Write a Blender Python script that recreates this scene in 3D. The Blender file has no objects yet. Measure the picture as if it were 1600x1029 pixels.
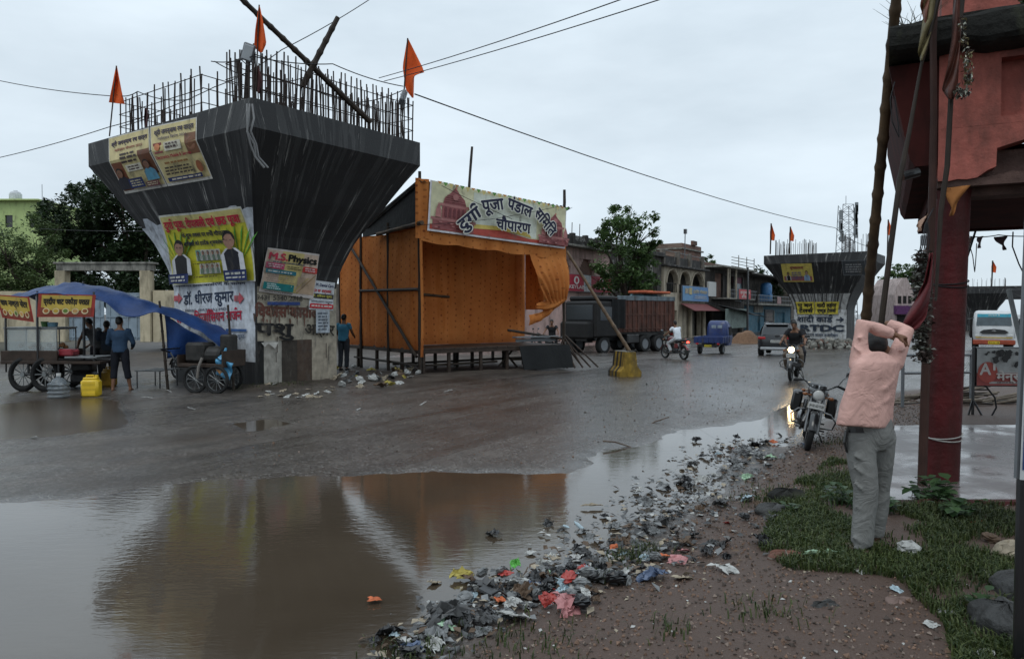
import bpy, math, random
import numpy as np
from mathutils import Vector as V, Matrix as M4, Euler
random.seed(11)
rnd = random.Random(5)
SC = bpy.context.scene
COL = SC.collection
PI = math.pi
R = math.radians
# ------------------------------------------------------------------ camera
FPX, CX, CY, HZ, CAMH = 1150.0, 800.0, 514.5, 488.0, 1.8
PITCH = math.atan((CY-HZ)/FPX)
cam = bpy.data.cameras.new('camera'); camo = bpy.data.objects.new('camera', cam); COL.objects.link(camo)
cam.sensor_width = 36; cam.lens = FPX/1600*36; cam.clip_start = .05; cam.clip_end = 3000
camo.location = (0, 0, CAMH); camo.rotation_euler = (PI/2-PITCH, 0, 0); SC.camera = camo
# ------------------------------------------------------------------ sky, sun, exposure
SUN_EL, SUN_AZ = 58, 200
wd = bpy.data.worlds.new('World'); SC.world = wd; wd.use_nodes = True
nt = wd.node_tree; N = nt.nodes; L = nt.links
bg = N['Background']; bg.inputs[1].default_value = .1
sky = N.new('ShaderNodeTexSky'); sky.sky_type = 'NISHITA'; sky.sun_disc = False
sky.sun_elevation = R(SUN_EL); sky.sun_rotation = R(SUN_AZ)
tc = N.new('ShaderNodeTexCoord')
sep = N.new('ShaderNodeSeparateXYZ'); L.new(tc.outputs['Generated'], sep.inputs[0])
mr = N.new('ShaderNodeMapRange'); mr.inputs[1].default_value = .3; mr.inputs[2].default_value = 1; mr.inputs[3].default_value = 1; mr.inputs[4].default_value = 1.7
L.new(sep.outputs[2], mr.inputs[0])
mp = N.new('ShaderNodeMapping'); mp.inputs['Scale'].default_value = (1, 1, 3.2); L.new(tc.outputs['Generated'], mp.inputs[0])
nz = N.new('ShaderNodeTexNoise'); nz.inputs['Scale'].default_value = 1.7; nz.inputs['Detail'].default_value = 6; nz.inputs['Roughness'].default_value = .55
L.new(mp.outputs[0], nz.inputs[0])
cr = N.new('ShaderNodeValToRGB'); cr.color_ramp.elements[0].position = .3; cr.color_ramp.elements[1].position = .68
cr.color_ramp.elements[0].color = (4.55, 5.35, 6.0, 1); cr.color_ramp.elements[1].color = (6.7, 7.6, 8.3, 1)
L.new(nz.outputs[0], cr.inputs[0])
vm = N.new('ShaderNodeVectorMath'); vm.operation = 'SCALE'; L.new(cr.outputs[0], vm.inputs[0]); L.new(mr.outputs[0], vm.inputs['Scale'])
mx = N.new('ShaderNodeMix'); mx.data_type = 'RGBA'; mx.inputs[0].default_value = .94
L.new(sky.outputs[0], mx.inputs[6]); L.new(vm.outputs[0], mx.inputs[7]); L.new(mx.outputs[2], bg.inputs[0])
sl = bpy.data.lights.new('sun', 'SUN'); sl.energy = .5; sl.angle = R(25); sl.color = (1, .97, .92)
so = bpy.data.objects.new('sun', sl); COL.objects.link(so)
so.rotation_euler = (R(90-SUN_EL), 0, R(180-SUN_AZ))
so.location = (0, 0, 30)
SC.view_settings.view_transform = "Standard"; SC.view_settings.look = "None"; SC.view_settings.exposure = .3; SC.view_settings.gamma = 1
# ------------------------------------------------------------------ pixel <-> world
def ray(px, py):
    u = (px-CX)/FPX; v = (CY-py)/FPX; c, s = math.cos(PITCH), math.sin(PITCH)
    return V((u, c+v*s, -s+v*c))
def P(px, py, d):
    r = ray(px, py); return V((0, 0, CAMH))+r*(d/r.y)
def G(px, py, z=0.0):
    r = ray(px, py); return V((0, 0, CAMH))+r*((z-CAMH)/r.z)
def s(r, g, b):
    f = lambda c: (c/255/12.92 if c/255 <= .04045 else ((c/255+.055)/1.055)**2.4)
    return (f(r), f(g), f(b))
# ------------------------------------------------------------------ materials
MATS = {}
def newmat(name):
    m = bpy.data.materials.new(name); m.use_nodes = True
    nt = m.node_tree; return m, nt, nt.nodes, nt.links, nt.nodes['Principled BSDF']
def noise(N, L, co, scale, detail=4, rough=.55, mapscale=None):
    if mapscale:
        mp = N.new('ShaderNodeMapping'); mp.inputs['Scale'].default_value = mapscale; L.new(co, mp.inputs[0]); co = mp.outputs[0]
    n = N.new('ShaderNodeTexNoise'); n.inputs['Scale'].default_value = scale; n.inputs['Detail'].default_value = detail; n.inputs['Roughness'].default_value = rough
    L.new(co, n.inputs[0]); return n.outputs[0]
def ramp(N, L, fac, p0, p1, c0=(0, 0, 0), c1=(1, 1, 1)):
    r = N.new('ShaderNodeValToRGB'); e = r.color_ramp.elements
    e[0].position = p0; e[1].position = p1; e[0].color = (*c0, 1); e[1].color = (*c1, 1)
    L.new(fac, r.inputs[0]); return r.outputs[0]
def mix(N, L, fac, a, b, mode='MIX'):
    x = N.new('ShaderNodeMix'); x.data_type = 'RGBA'; x.blend_type = mode
    for i, v in ((0, fac), (6, a), (7, b)):
        if isinstance(v, (int, float)): x.inputs[i].default_value = v
        elif isinstance(v, tuple): x.inputs[i].default_value = (*v, 1) if len(v) == 3 else v
        else: L.new(v, x.inputs[i])
    return x.outputs[2]
def bump(N, L, bs, h, strength, dist=.02):
    b = N.new('ShaderNodeBump'); b.inputs['Strength'].default_value = strength; b.inputs['Distance'].default_value = dist
    L.new(h, b.inputs['Height']); L.new(b.outputs[0], bs.inputs['Normal'])
def mat(name, col, rough=.6, var=.3, scale=4, dirt=None, dirt_amt=.5, dscale=(1.5, 1.5, .5), bmp=0, bscale=40, metal=0, spec=.5, attr=False, coat=0, bdist=.01, sss=0, trans=0):
    if name in MATS: return MATS[name]
    m, nt, N, L, bs = newmat(name); MATS[name] = m
    tc = N.new('ShaderNodeTexCoord'); co = tc.outputs['Object']
    if attr:
        a = N.new('ShaderNodeAttribute'); a.attribute_name = 'Col'; base = a.outputs['Color']
    else:
        base = tuple(col)
    n = noise(N, L, co, scale, 5)
    lo = ramp(N, L, n, .3, .7, (1-var,)*3, (1+var*.4,)*3)
    c = mix(N, L, 1.0, base, lo, 'MULTIPLY')
    if dirt:
        d = noise(N, L, co, 2.0, 6, .65, dscale)
        c = mix(N, L, ramp(N, L, d, .62-.3*dirt_amt, .75), c, tuple(dirt))
    L.new(c, bs.inputs['Base Color'])
    bs.inputs['Roughness'].default_value = rough; bs.inputs['Metallic'].default_value = metal
    bs.inputs['Specular IOR Level'].default_value = spec if spec != .5 or rough < .5 else .28
    if coat: bs.inputs['Coat Weight'].default_value = coat; bs.inputs['Coat Roughness'].default_value = .05
    if trans:
        t = N.new('ShaderNodeBsdfTranslucent'); L.new(c, t.inputs[0]); ms = N.new('ShaderNodeMixShader'); ms.inputs[0].default_value = trans
        L.new(bs.outputs[0], ms.inputs[1]); L.new(t.outputs[0], ms.inputs[2]); L.new(ms.outputs[0], N['Material Output'].inputs[0])
    if bmp: bump(N, L, bs, noise(N, L, co, bscale, 5, .6), bmp, bdist)
    return m
def emit(name, col, st):
    m, nt, N, L, bs = newmat(name); bs.inputs['Base Color'].default_value = (*col, 1)
    bs.inputs['Emission Color'].default_value = (*col, 1); bs.inputs['Emission Strength'].default_value = st; return m
def glass(name, col, rough=.05, alpha=.35):
    m, nt, N, L, bs = newmat(name); bs.inputs['Base Color'].default_value = (*col, 1); bs.inputs['Roughness'].default_value = rough
    bs.inputs['Alpha'].default_value = alpha; return m
# ------------------------------------------------------------------ mesh builder
class MB:
    def __init__(s): s.v = []; s.f = []; s.m = []; s.c = None
    def add(s, vs, fs, mi=0, T=None):
        b = len(s.v)
        for p in vs: s.v.append(tuple(T @ V(p)) if T is not None else tuple(p))
        for f in fs: s.f.append([b+i for i in f]); s.m.append(mi)
        return s
    def box(s, c, d, rz=0, bev=0, mi=0, T=None, taper=1.0):
        hx, hy, hz = d[0]/2, d[1]/2, d[2]/2
        Tm = M4.Translation(c) @ (rz.to_matrix().to_4x4() if isinstance(rz, Euler) else M4.Rotation(rz, 4, 'Z'))
        if T is not None: Tm = T @ Tm
        b = min(bev, hx*.9, hy*.9, hz*.9)
        if b <= 0:
            vs = [(sx*hx*(taper if sz > 0 else 1), sy*hy*(taper if sz > 0 else 1), sz*hz) for sz in (-1, 1) for sy in (-1, 1) for sx in (-1, 1)]
            fs = [(0, 2, 3, 1), (4, 5, 7, 6), (0, 1, 5, 4), (2, 6, 7, 3), (0, 4, 6, 2), (1, 3, 7, 5)]
        else:
            vs = []; ix = {}
            for sx in (-1, 1):
                for sy in (-1, 1):
                    for sz in (-1, 1):
                        t = taper if sz > 0 else 1
                        for ax in range(3):
                            p = [sx*(hx*t-b), sy*(hy*t-b), sz*(hz-b)]; p[ax] = (sx*hx*t, sy*hy*t, sz*hz)[ax]
                            ix[sx, sy, sz, ax] = len(vs); vs.append(p)
            fs = []
            for ax in range(3):
                o = [i for i in range(3) if i != ax]
                for sg in (-1, 1):
                    q = []
                    for a, bb in ((-1, -1), (1, -1), (1, 1), (-1, 1)):
                        k = [0, 0, 0]; k[ax] = sg; k[o[0]] = a; k[o[1]] = bb; q.append(ix[(*k, ax)])
                    fl = (sg > 0) == (ax != 1)
                    fs.append(q if fl else q[::-1])
                for a in (-1, 1):
                    for bb in (-1, 1):
                        k0 = [0, 0, 0]; k0[o[0]] = a; k0[o[1]] = bb; k1 = list(k0); k0[ax] = -1; k1[ax] = 1
                        q = [ix[(*k0, o[0])], ix[(*k1, o[0])], ix[(*k1, o[1])], ix[(*k0, o[1])]]
                        fl = (a*bb > 0) == (ax != 1)
                        fs.append(q[::-1] if fl else q)
            for sx in (-1, 1):
                for sy in (-1, 1):
                    for sz in (-1, 1):
                        q = [ix[sx, sy, sz, k] for k in range(3)]; fs.append(q if sx*sy*sz > 0 else q[::-1])
        return s.add(vs, fs, mi, Tm)
    def tube(s, pts, rs, n=8, mi=0, cap=True, T=None, ell=None):
        pts = [V(p) for p in pts]
        if isinstance(rs, (int, float)): rs = [rs]*len(pts)
        vs = []; fs = []; ref = None
        for i, p in enumerate(pts):
            t = (pts[min(i+1, len(pts)-1)]-pts[max(i-1, 0)])
            if t.length < 1e-9: t = V((0, 0, 1))
            t.normalize()
            if ref is None:
                ref = V((0, 0, 1)) if abs(t.z) < .9 else V((1, 0, 0))
            a = (ref-t*ref.dot(t))
            if a.length < 1e-6: a = t.orthogonal()
            a.normalize(); b = t.cross(a); ref = a
            rr = rs[i]; ra, rb = (rr, rr) if not isinstance(rr, (tuple, list)) else rr
            for k in range(n):
                w = 2*PI*k/n; vs.append(p+a*(math.cos(w)*ra)+b*(math.sin(w)*rb))
        for i in range(len(pts)-1):
            for k in range(n):
                k2 = (k+1) % n; fs.append((i*n+k, i*n+k2, (i+1)*n+k2, (i+1)*n+k))
        if cap: fs.append(tuple(range(n))[::-1]); fs.append(tuple(range((len(pts)-1)*n, len(pts)*n)))
        return s.add(vs, fs, mi, T)
    def rings(s, rings, mi=0, cap=True, T=None, close=True):
        n = len(rings[0]); vs = [p for r in rings for p in r]; fs = []
        for i in range(len(rings)-1):
            for k in range(n if close else n-1):
                k2 = (k+1) % n; fs.append((i*n+k, i*n+k2, (i+1)*n+k2, (i+1)*n+k))
        if cap: fs.append(tuple(range(n))[::-1]); fs.append(tuple(range((len(rings)-1)*n, len(rings)*n)))
        return s.add(vs, fs, mi, T)
    def lathe(s, prof, c=(0, 0, 0), axis='z', n=16, mi=0, T=None, cap=True):
        rg = []
        for r, h in prof:
            ring = []
            for k in range(n):
                w = 2*PI*k/n; x, y = r*math.cos(w), r*math.sin(w)
                p = {'z': (x, y, h), 'x': (h, x, y), 'y': (y, h, x)}[axis]
                ring.append((p[0]+c[0], p[1]+c[1], p[2]+c[2]))
            rg.append(ring)
        return s.rings(rg, mi, cap, T)
    def ball(s, c, r, n=12, m=8, mi=0, T=None):
        if isinstance(r, (int, float)): r = (r, r, r)
        rg = []
        for i in range(m+1):
            a = -PI/2+PI*i/m; ca = max(math.cos(a), .02)
            rg.append([(c[0]+r[0]*ca*math.cos(2*PI*k/n), c[1]+r[1]*ca*math.sin(2*PI*k/n), c[2]+r[2]*math.sin(a)) for k in range(n)])
        return s.rings(rg, mi, True, T)
    def prism(s, pts, axis, a, b, mi=0, T=None):
        # polygon pts (2D) extruded along an axis from a to b
        def mk(p, h): return {'z': (p[0], p[1], h), 'y': (p[0], h, p[1]), 'x': (h, p[0], p[1])}[axis]
        n = len(pts); vs = [mk(p, a) for p in pts]+[mk(p, b) for p in pts]
        fs = [tuple(range(n))[::-1], tuple(range(n, 2*n))]+[(i, (i+1) % n, n+(i+1) % n, n+i) for i in range(n)]
        return s.add(vs, fs, mi, T)
    def grid(s, fn, nu, nv, mi=0, T=None):
        vs = [fn(i/nu, j/nv) for j in range(nv+1) for i in range(nu+1)]
        fs = [(j*(nu+1)+i, j*(nu+1)+i+1, (j+1)*(nu+1)+i+1, (j+1)*(nu+1)+i) for j in range(nv) for i in range(nu)]
        return s.add(vs, fs, mi, T)
    def sheet(s, fn, nu, nv, th, mi=0, T=None):
        # thick cloth: fn(u,v) -> point; offset th along the local normal
        g = [[V(fn(i/nu, j/nv)) for i in range(nu+1)] for j in range(nv+1)]
        vs = []; back = []
        for j in range(nv+1):
            for i in range(nu+1):
                a = g[j][min(i+1, nu)]-g[j][max(i-1, 0)]; b = g[min(j+1, nv)][i]-g[max(j-1, 0)][i]
                n = a.cross(b)
                if n.length > 1e-9: n.normalize()
                vs.append(g[j][i]+n*th/2); back.append(g[j][i]-n*th/2)
        q = (nu+1)*(nv+1); W = nu+1
        fs = []
        for j in range(nv):
            for i in range(nu):
                f = (j*W+i, j*W+i+1, (j+1)*W+i+1, (j+1)*W+i); fs.append(f); fs.append(tuple(q+k for k in f[::-1]))
        per = [i for i in range(W)]+[j*W+nu for j in range(1, nv+1)]+[nv*W+i for i in range(nu-1, -1, -1)]+[j*W for j in range(nv-1, 0, -1)]
        for k in range(len(per)):
            a, b = per[k], per[(k+1) % len(per)]; fs.append((b, a, q+a, q+b))
        return s.add(vs+back, fs, mi, T)
    def build(s, name, mats, parent=None, world=False, smooth=False, T=None):
        me = bpy.data.meshes.new(name)
        vs = s.v
        if parent is not None and world:
            Ti = FRAME[parent.name].inverted(); vs = [tuple(Ti @ V(p)) for p in vs]
        me.from_pydata(vs, [], s.f)
        if not isinstance(mats, (list, tuple)): mats = [mats]
        for m in mats: me.materials.append(m)
        if len(mats) > 1: me.polygons.foreach_set('material_index', s.m)
        if smooth:
            me.polygons.foreach_set('use_smooth', [True]*len(s.f))
            if smooth != 'all': me.set_sharp_from_angle(angle=R(40))
        if s.c is not None:
            ca = me.color_attributes.new('Col', 'FLOAT_COLOR', 'CORNER'); arr = []
            for f, c in zip(s.f, s.c): arr += [c[0], c[1], c[2], 1]*len(f)
            ca.data.foreach_set('color', arr)
        me.update()
        return link(name, me, parent)
FRAME = {}
def link(name, me, parent=None):
    o = bpy.data.objects.new(name, me); COL.objects.link(o)
    if parent is not None: o.parent = parent; FRAME[o.name] = FRAME[parent.name]
    else: FRAME[o.name] = M4.Identity(4)
    return o
def tag(o, label, cat, group=None, kind=None):
    o['label'] = label
    if cat: o['category'] = cat
    if group: o['group'] = group
    if kind: o['kind'] = kind
    return o
def thing(name, label, cat, loc=(0, 0, 0), rz=0, group=None):
    o = bpy.data.objects.new(name, None); COL.objects.link(o); o.empty_display_size = .1
    o.location = loc
    o.rotation_euler = rz if isinstance(rz, Euler) else (0, 0, rz)
    FRAME[o.name] = M4.Translation(loc) @ (rz.to_matrix().to_4x4() if isinstance(rz, Euler) else M4.Rotation(rz, 4, 'Z'))
    return tag(o, label, cat, group)
def struct(o): o['kind'] = 'structure'; return o
def solo(mb, name, mats, label, cat, group=None, loc=None, smooth=False, kind=None):
    # one-mesh thing built in world coordinates, origin moved to its base
    if loc is None:
        a = np.array(mb.v); loc = V((a[:, 0].mean(), a[:, 1].mean(), a[:, 2].min()))
    loc = V(loc); mb.v = [tuple(V(p)-loc) for p in mb.v]
    o = mb.build(name, mats, smooth=smooth); o.location = loc; FRAME[o.name] = M4.Translation(loc)
    return tag(o, label, cat, group, kind)
def copy_thing(root, loc, rz=None, label=None):
    def rec(o, par):
        c = o.copy(); COL.objects.link(c)
        if par is not None: c.parent = par
        for ch in list(o.children): rec(ch, c)
        return c
    r = rec(root, None); r.location = loc
    if rz is not None: r.rotation_euler = rz if isinstance(rz, Euler) else (0, 0, rz)
    if label: r['label'] = label
    return r
def bake(o, mods):
    # run modifiers and keep the resulting mesh
    for t, kw in mods:
        m = o.modifiers.new(t, t)
        for k, v in kw.items(): setattr(m, k, v)
    dg = bpy.context.evaluated_depsgraph_get(); dg.update()
    me = bpy.data.meshes.new_from_object(o.evaluated_get(dg)); old = o.data
    mats = list(old.materials); o.modifiers.clear(); o.data = me
    if len(me.materials) == 0:
        for m in mats: me.materials.append(m)
    me.polygons.foreach_set('use_smooth', [True]*len(me.polygons))
    bpy.data.meshes.remove(old); return o
# ------------------------------------------------------------------ printed / painted lettering
TXT = {}
def textgeo(body, bold):
    key = (body, bold)
    if key in TXT: return TXT[key]
    c = bpy.data.curves.new('t', 'FONT'); c.body = body; c.size = 1; c.resolution_u = 3
    o = bpy.data.objects.new('t', c); COL.objects.link(o)
    dg = bpy.context.evaluated_depsgraph_get(); dg.update()
    me = o.evaluated_get(dg).to_mesh()
    vs = [(v.co.x, v.co.y) for v in me.vertices]; fs = [tuple(p.vertices) for p in me.polygons]
    o.evaluated_get(dg).to_mesh_clear(); bpy.data.objects.remove(o); bpy.data.curves.remove(c)
    TXT[key] = (vs, fs); return TXT[key]
class Print:
    # flat artwork in metres (0..w, 0..h), laid on a surface by fn(x, y) -> (point, normal)
    def __init__(s, w, h, fn, step=.004, base=.006):
        s.w, s.h, s.fn, s.step, s.lay = w, h, fn, step, base; s.mb = MB(); s.mb.c = []
    def put(s, vs, fs, col):
        out = []
        for x, y in vs:
            p, n = s.fn(x, y); out.append(V(p)+V(n)*s.lay)
        s.mb.add(out, fs); s.mb.c += [col]*len(fs); s.lay += s.step
    def rect(s, x0, y0, x1, y1, col, nu=1, nv=1):
        vs = [(x0+(x1-x0)*i/nu, y0+(y1-y0)*j/nv) for j in range(nv+1) for i in range(nu+1)]
        fs = [(j*(nu+1)+i, j*(nu+1)+i+1, (j+1)*(nu+1)+i+1, (j+1)*(nu+1)+i) for j in range(nv) for i in range(nu)]
        s.put(vs, fs, col)
    def poly(s, pts, col): s.put(pts, [tuple(range(len(pts)))], col)
    def oval(s, cx, cy, rx, ry, col, n=16): s.poly([(cx+rx*math.cos(2*PI*k/n), cy+ry*math.sin(2*PI*k/n)) for k in range(n)], col)
    def text(s, body, cx, cy, size, col, width=None, bold=.02, rot=0, arc=None, halo=None, align='c'):
        reph = []; clean = ''
        for ch in body:
            if ch == '^': reph.append(len(clean))
            else: clean += ch
        vs, fs = textgeo(clean, 0)
        if not vs: return
        vs = list(vs); fs = list(fs); full = vs; x0 = min(v[0] for v in full); x1 = max(v[0] for v in full)
        for k in reph:
            px = max([v[0] for v in textgeo(clean[:k], 0)[0]]); b = len(vs); wd = .045
            arcp = [(px-.16+.15*math.cos(t)-.02, .74+.13*math.sin(t)) for t in [PI*.05+PI*.95*i/6 for i in range(7)]]
            vs += [(p[0], p[1]+wd) for p in arcp]+[(p[0], p[1]-wd) for p in arcp]
            fs += [(b+i, b+i+1, b+8+i, b+7+i) for i in range(6)]
        sc = size; sx = sc if width is None else width/(x1-x0)
        mid = (x0+x1)/2 if align == 'c' else x0
        def lay(ox, oy, c):
            out = []
            for x, y in vs:
                X = (x+ox-mid)*sx; Y = (y+oy)*sc
                if arc:
                    a = X/arc; X, Y = (arc+Y)*math.sin(a), (arc+Y)*math.cos(a)-arc
                elif rot:
                    X, Y = X*math.cos(rot)-Y*math.sin(rot), X*math.sin(rot)+Y*math.cos(rot)
                out.append((cx+X, cy+Y))
            s.put(out, fs, c); s.lay -= s.step*.88
        if halo:
            for k in range(10): lay((bold+halo[1])*math.cos(k*.628), (bold+halo[1])*math.sin(k*.628), halo[0])
            s.lay += s.step*.6
        for ox, oy in ((0, 0), (bold, 0), (-bold, 0), (0, bold), (0, -bold)) if bold > .008 else ((0, 0),): lay(ox, oy, col)
        s.lay += s.step*.6
    def person(s, cx, y0, h, skin, vest, shirt):
        w = h*.55
        s.poly([(cx-w/2, y0), (cx+w/2, y0), (cx+w*.46, y0+h*.42), (cx+w*.2, y0+h*.56), (cx-w*.2, y0+h*.56), (cx-w*.46, y0+h*.42)], shirt)
        s.poly([(cx-w*.28, y0), (cx+w*.28, y0), (cx+w*.3, y0+h*.45), (cx+w*.08, y0+h*.56), (cx-w*.08, y0+h*.56), (cx-w*.3, y0+h*.45)], vest)
        s.oval(cx, y0+h*.76, h*.135, h*.19, (.02, .018, .016)); s.oval(cx, y0+h*.72, h*.12, h*.16, skin)
        s.rect(cx-h*.05, y0+h*.54, cx+h*.05, y0+h*.6, skin)
        for q in (-1, 1): s.oval(cx+q*h*.045, y0+h*.74, h*.02, h*.012, (.05, .03, .03), 8)
    def lines(s, x0, y0, x1, y1, n, col, seed=0, fill=.55):
        # rows of tiny unreadable print
        r = random.Random(seed); rh = (y1-y0)/n; vs = []; fs = []
        for i in range(n):
            y = y0+rh*(i+.5); x = x0+r.uniform(0, .08)*(x1-x0); e = x1-r.uniform(0, .12)*(x1-x0)
            while x < e:
                w = r.uniform(.5, 1.9)*rh; w = min(w, e-x); b = len(vs); h = rh*fill/2
                vs += [(x, y-h), (x+w, y-h*.8), (x+w, y+h), (x, y+h*.9)]; fs.append((b, b+1, b+2, b+3)); x += w+rh*r.uniform(.2, .4)
        s.put(vs, fs, col)
    def build(s, name, m, label=None, cat=None, group=None, parent=None, world=False):
        if parent is not None: return s.mb.build(name, m, parent, world)
        return solo(s.mb, name, m, label, cat, group)
def quad_fn(c00, c10, c11, c01, w, h, sag=0):
    c00, c10, c11, c01 = map(V, (c00, c10, c11, c01)); n = (c10-c00).cross(c01-c00).normalized()
    def fn(x, y):
        u, v = x/w, y/h; p = (c00*(1-u)+c10*u)*(1-v)+(c01*(1-u)+c11*u)*v
        if sag: p = p+n*(sag*math.sin(u*9+v*4)*math.sin(v*5+u*3))
        return p, n
    return fn
INK = (.012, .014, .04); WHITE = (.78, .78, .76); BLK = (.012, .012, .012); RED = (.45, .03, .03); YEL = (.72, .5, .04); NAVY = (.012, .025, .11)
M_print = mat('printed flex', (1, 1, 1), .5, .22, 5, attr=True, dirt=(.1, .09, .07), dirt_amt=.2, bmp=.15, bscale=6, bdist=.03)
M_paint = mat('painted wall lettering', (1, 1, 1), .75, .35, 5, attr=True, dirt=(.09, .08, .07), dirt_amt=.36, dscale=(2.5, 2.5, .9), bmp=.3, bscale=30)
# ------------------------------------------------------------------ value noise for terrain
_lat = np.random.RandomState(3).rand(256, 256)
def vnoise(x, y, sc):
    x = np.asarray(x, float)/sc; y = np.asarray(y, float)/sc
    xi = np.floor(x).astype(int); yi = np.floor(y).astype(int); fx = x-xi; fy = y-yi
    fx = fx*fx*(3-2*fx); fy = fy*fy*(3-2*fy)
    a = _lat[xi % 256, yi % 256]; b = _lat[(xi+1) % 256, yi % 256]; c = _lat[xi % 256, (yi+1) % 256]; d = _lat[(xi+1) % 256, (yi+1) % 256]
    return (a*(1-fx)+b*fx)*(1-fy)+(c*(1-fx)+d*fx)*fy
def fbm(x, y, sc, o=4):
    t = 0; a = .5; 
    for i in range(o): t = t+a*vnoise(x+i*17.3, y-i*9.1, sc/2**i); a /= 2
    return t
def polysd(x, y, poly):
    # signed distance to a polygon, negative inside
    x = np.asarray(x, float); y = np.asarray(y, float); d = np.full(x.shape, 1e9); ins = np.zeros(x.shape, bool)
    n = len(poly)
    for i in range(n):
        ax, ay = poly[i]; bx, by = poly[(i+1) % n]; ex, ey = bx-ax, by-ay
        t = np.clip(((x-ax)*ex+(y-ay)*ey)/(ex*ex+ey*ey+1e-12), 0, 1)
        d = np.minimum(d, (x-ax-t*ex)**2+(y-ay-t*ey)**2)
        c = ((ay > y) != (by > y)); q = np.where(c, (bx-ax)*(y-ay)/np.where(by == ay, 1e-9, by-ay)+ax, 1e9)
        ins ^= c & (x < q)
    d = np.sqrt(d); return np.where(ins, -d, d)
def sst(a, b, x):
    t = np.clip((x-a)/(b-a), 0, 1); return t*t*(3-2*t)
gp = lambda pts, z=0: [tuple(G(px, py, z)[:2]) for px, py in pts]
# ------------------------------------------------------------------ ground, puddles
PUD = [gp([(-700, 830), (-80, 800), (60, 786), (150, 775), (300, 754), (420, 743), (500, 736), (640, 737), (760, 742), (872, 745), (930, 715), (1000, 692), (1080, 670), (1200, 655), (1215, 662), (1165, 705), (1100, 752), (1040, 800), (965, 862), (880, 915), (770, 950), (700, 1000), (640, 1040), (560, 1150), (-900, 1150)]),
       gp([(1192, 668), (1215, 645), (1260, 628), (1290, 640), (1268, 668), (1240, 700), (1200, 700)]),
       gp([(-200, 640), (-10, 632), (120, 622), (180, 626), (205, 645), (180, 668), (90, 680), (-200, 700)]),
       gp([(370, 662), (420, 657), (455, 662), (400, 671)])]
LANE = gp([(650, 655), (700, 605), (900, 580), (1040, 545), (1500, 535), (1600, 560), (1440, 600), (1300, 640), (1200, 660), (1000, 700), (870, 745), (720, 740)])
VERGE = gp([(560, 1150), (660, 1029), (790, 958), (985, 872), (1070, 800), (1150, 725), (1200, 705), (1250, 690), (1300, 650), (1340, 618), (1460, 605), (1900, 600)])+[(40, 14), (40, -6), (-1.5, -6), (-1.2, 1.5)]
TILE = gp([(1384, 780), (1398, 664)], .16)+[(16, 11.0), (10.7, 6.4)]
def slope(y): return -.8*sst(16, 58, np.asarray(y, float))
def H(x, y):
    x = np.asarray(x, float); y = np.asarray(y, float)
    r = np.hypot(x, y)
    fal = sst(45, 15, r); z = .016+(.009*fbm(x, y, 3.5, 2)+.003*fbm(x+50, y, .5, 3))*fal
    ed = .75*(fbm(x+9, y+4, 2.2, 5)-.46)*2+.12*(vnoise(x, y, .22)-.5)
    for i, p in enumerate(PUD):
        sd = polysd(x, y, p)+ed*(1 if i == 0 else .5)
        z = z+(-.035-z)*sst(.28, -.35, sd)*.999
    sv = -polysd(x, y, VERGE)
    vz = .02+.12*sst(0, 1.6, sv)+.05*(fbm(x, y, .9, 4)-.45)*sst(0, .8, sv)+.02*(fbm(x+3, y, .18, 3)-.45)
    z = z+(vz-z)*sst(-.12, .3, sv+ed)
    # kerb hump of dirt under the pandal and pier
    k = -polysd(x, y, MED)
    z = z+(.06+.05*fbm(x, y, .7, 3))*sst(-.4, .5, k+ed)
    td = polysd(x, y, TILE); z = z+(.03-z)*sst(.05, -.05, td)
    return z+slope(y)
MED = gp([(385, 612), (520, 603), (660, 598), (870, 578), (905, 568), (905, 545), (700, 545), (520, 556), (300, 575)])
HGX, HGY, HST = np.arange(-14, 18, .06), np.arange(2.5, 40, .06), .06
_gx, _gy = np.meshgrid(HGX, HGY); HG = H(_gx, _gy)
def Hs(x, y):
    # height of the ground, read from the table near the camera
    i, j = (x-HGX[0])/HST, (y-HGY[0])/HST
    if 0 <= i < len(HGX)-1 and 0 <= j < len(HGY)-1:
        a, b = int(i), int(j); u, v = i-a, j-b; return float((HG[b, a]*(1-u)+HG[b, a+1]*u)*(1-v)+(HG[b+1, a]*(1-u)+HG[b+1, a+1]*u)*v)
    return float(H(np.array([x]), np.array([y]))[0])
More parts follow.
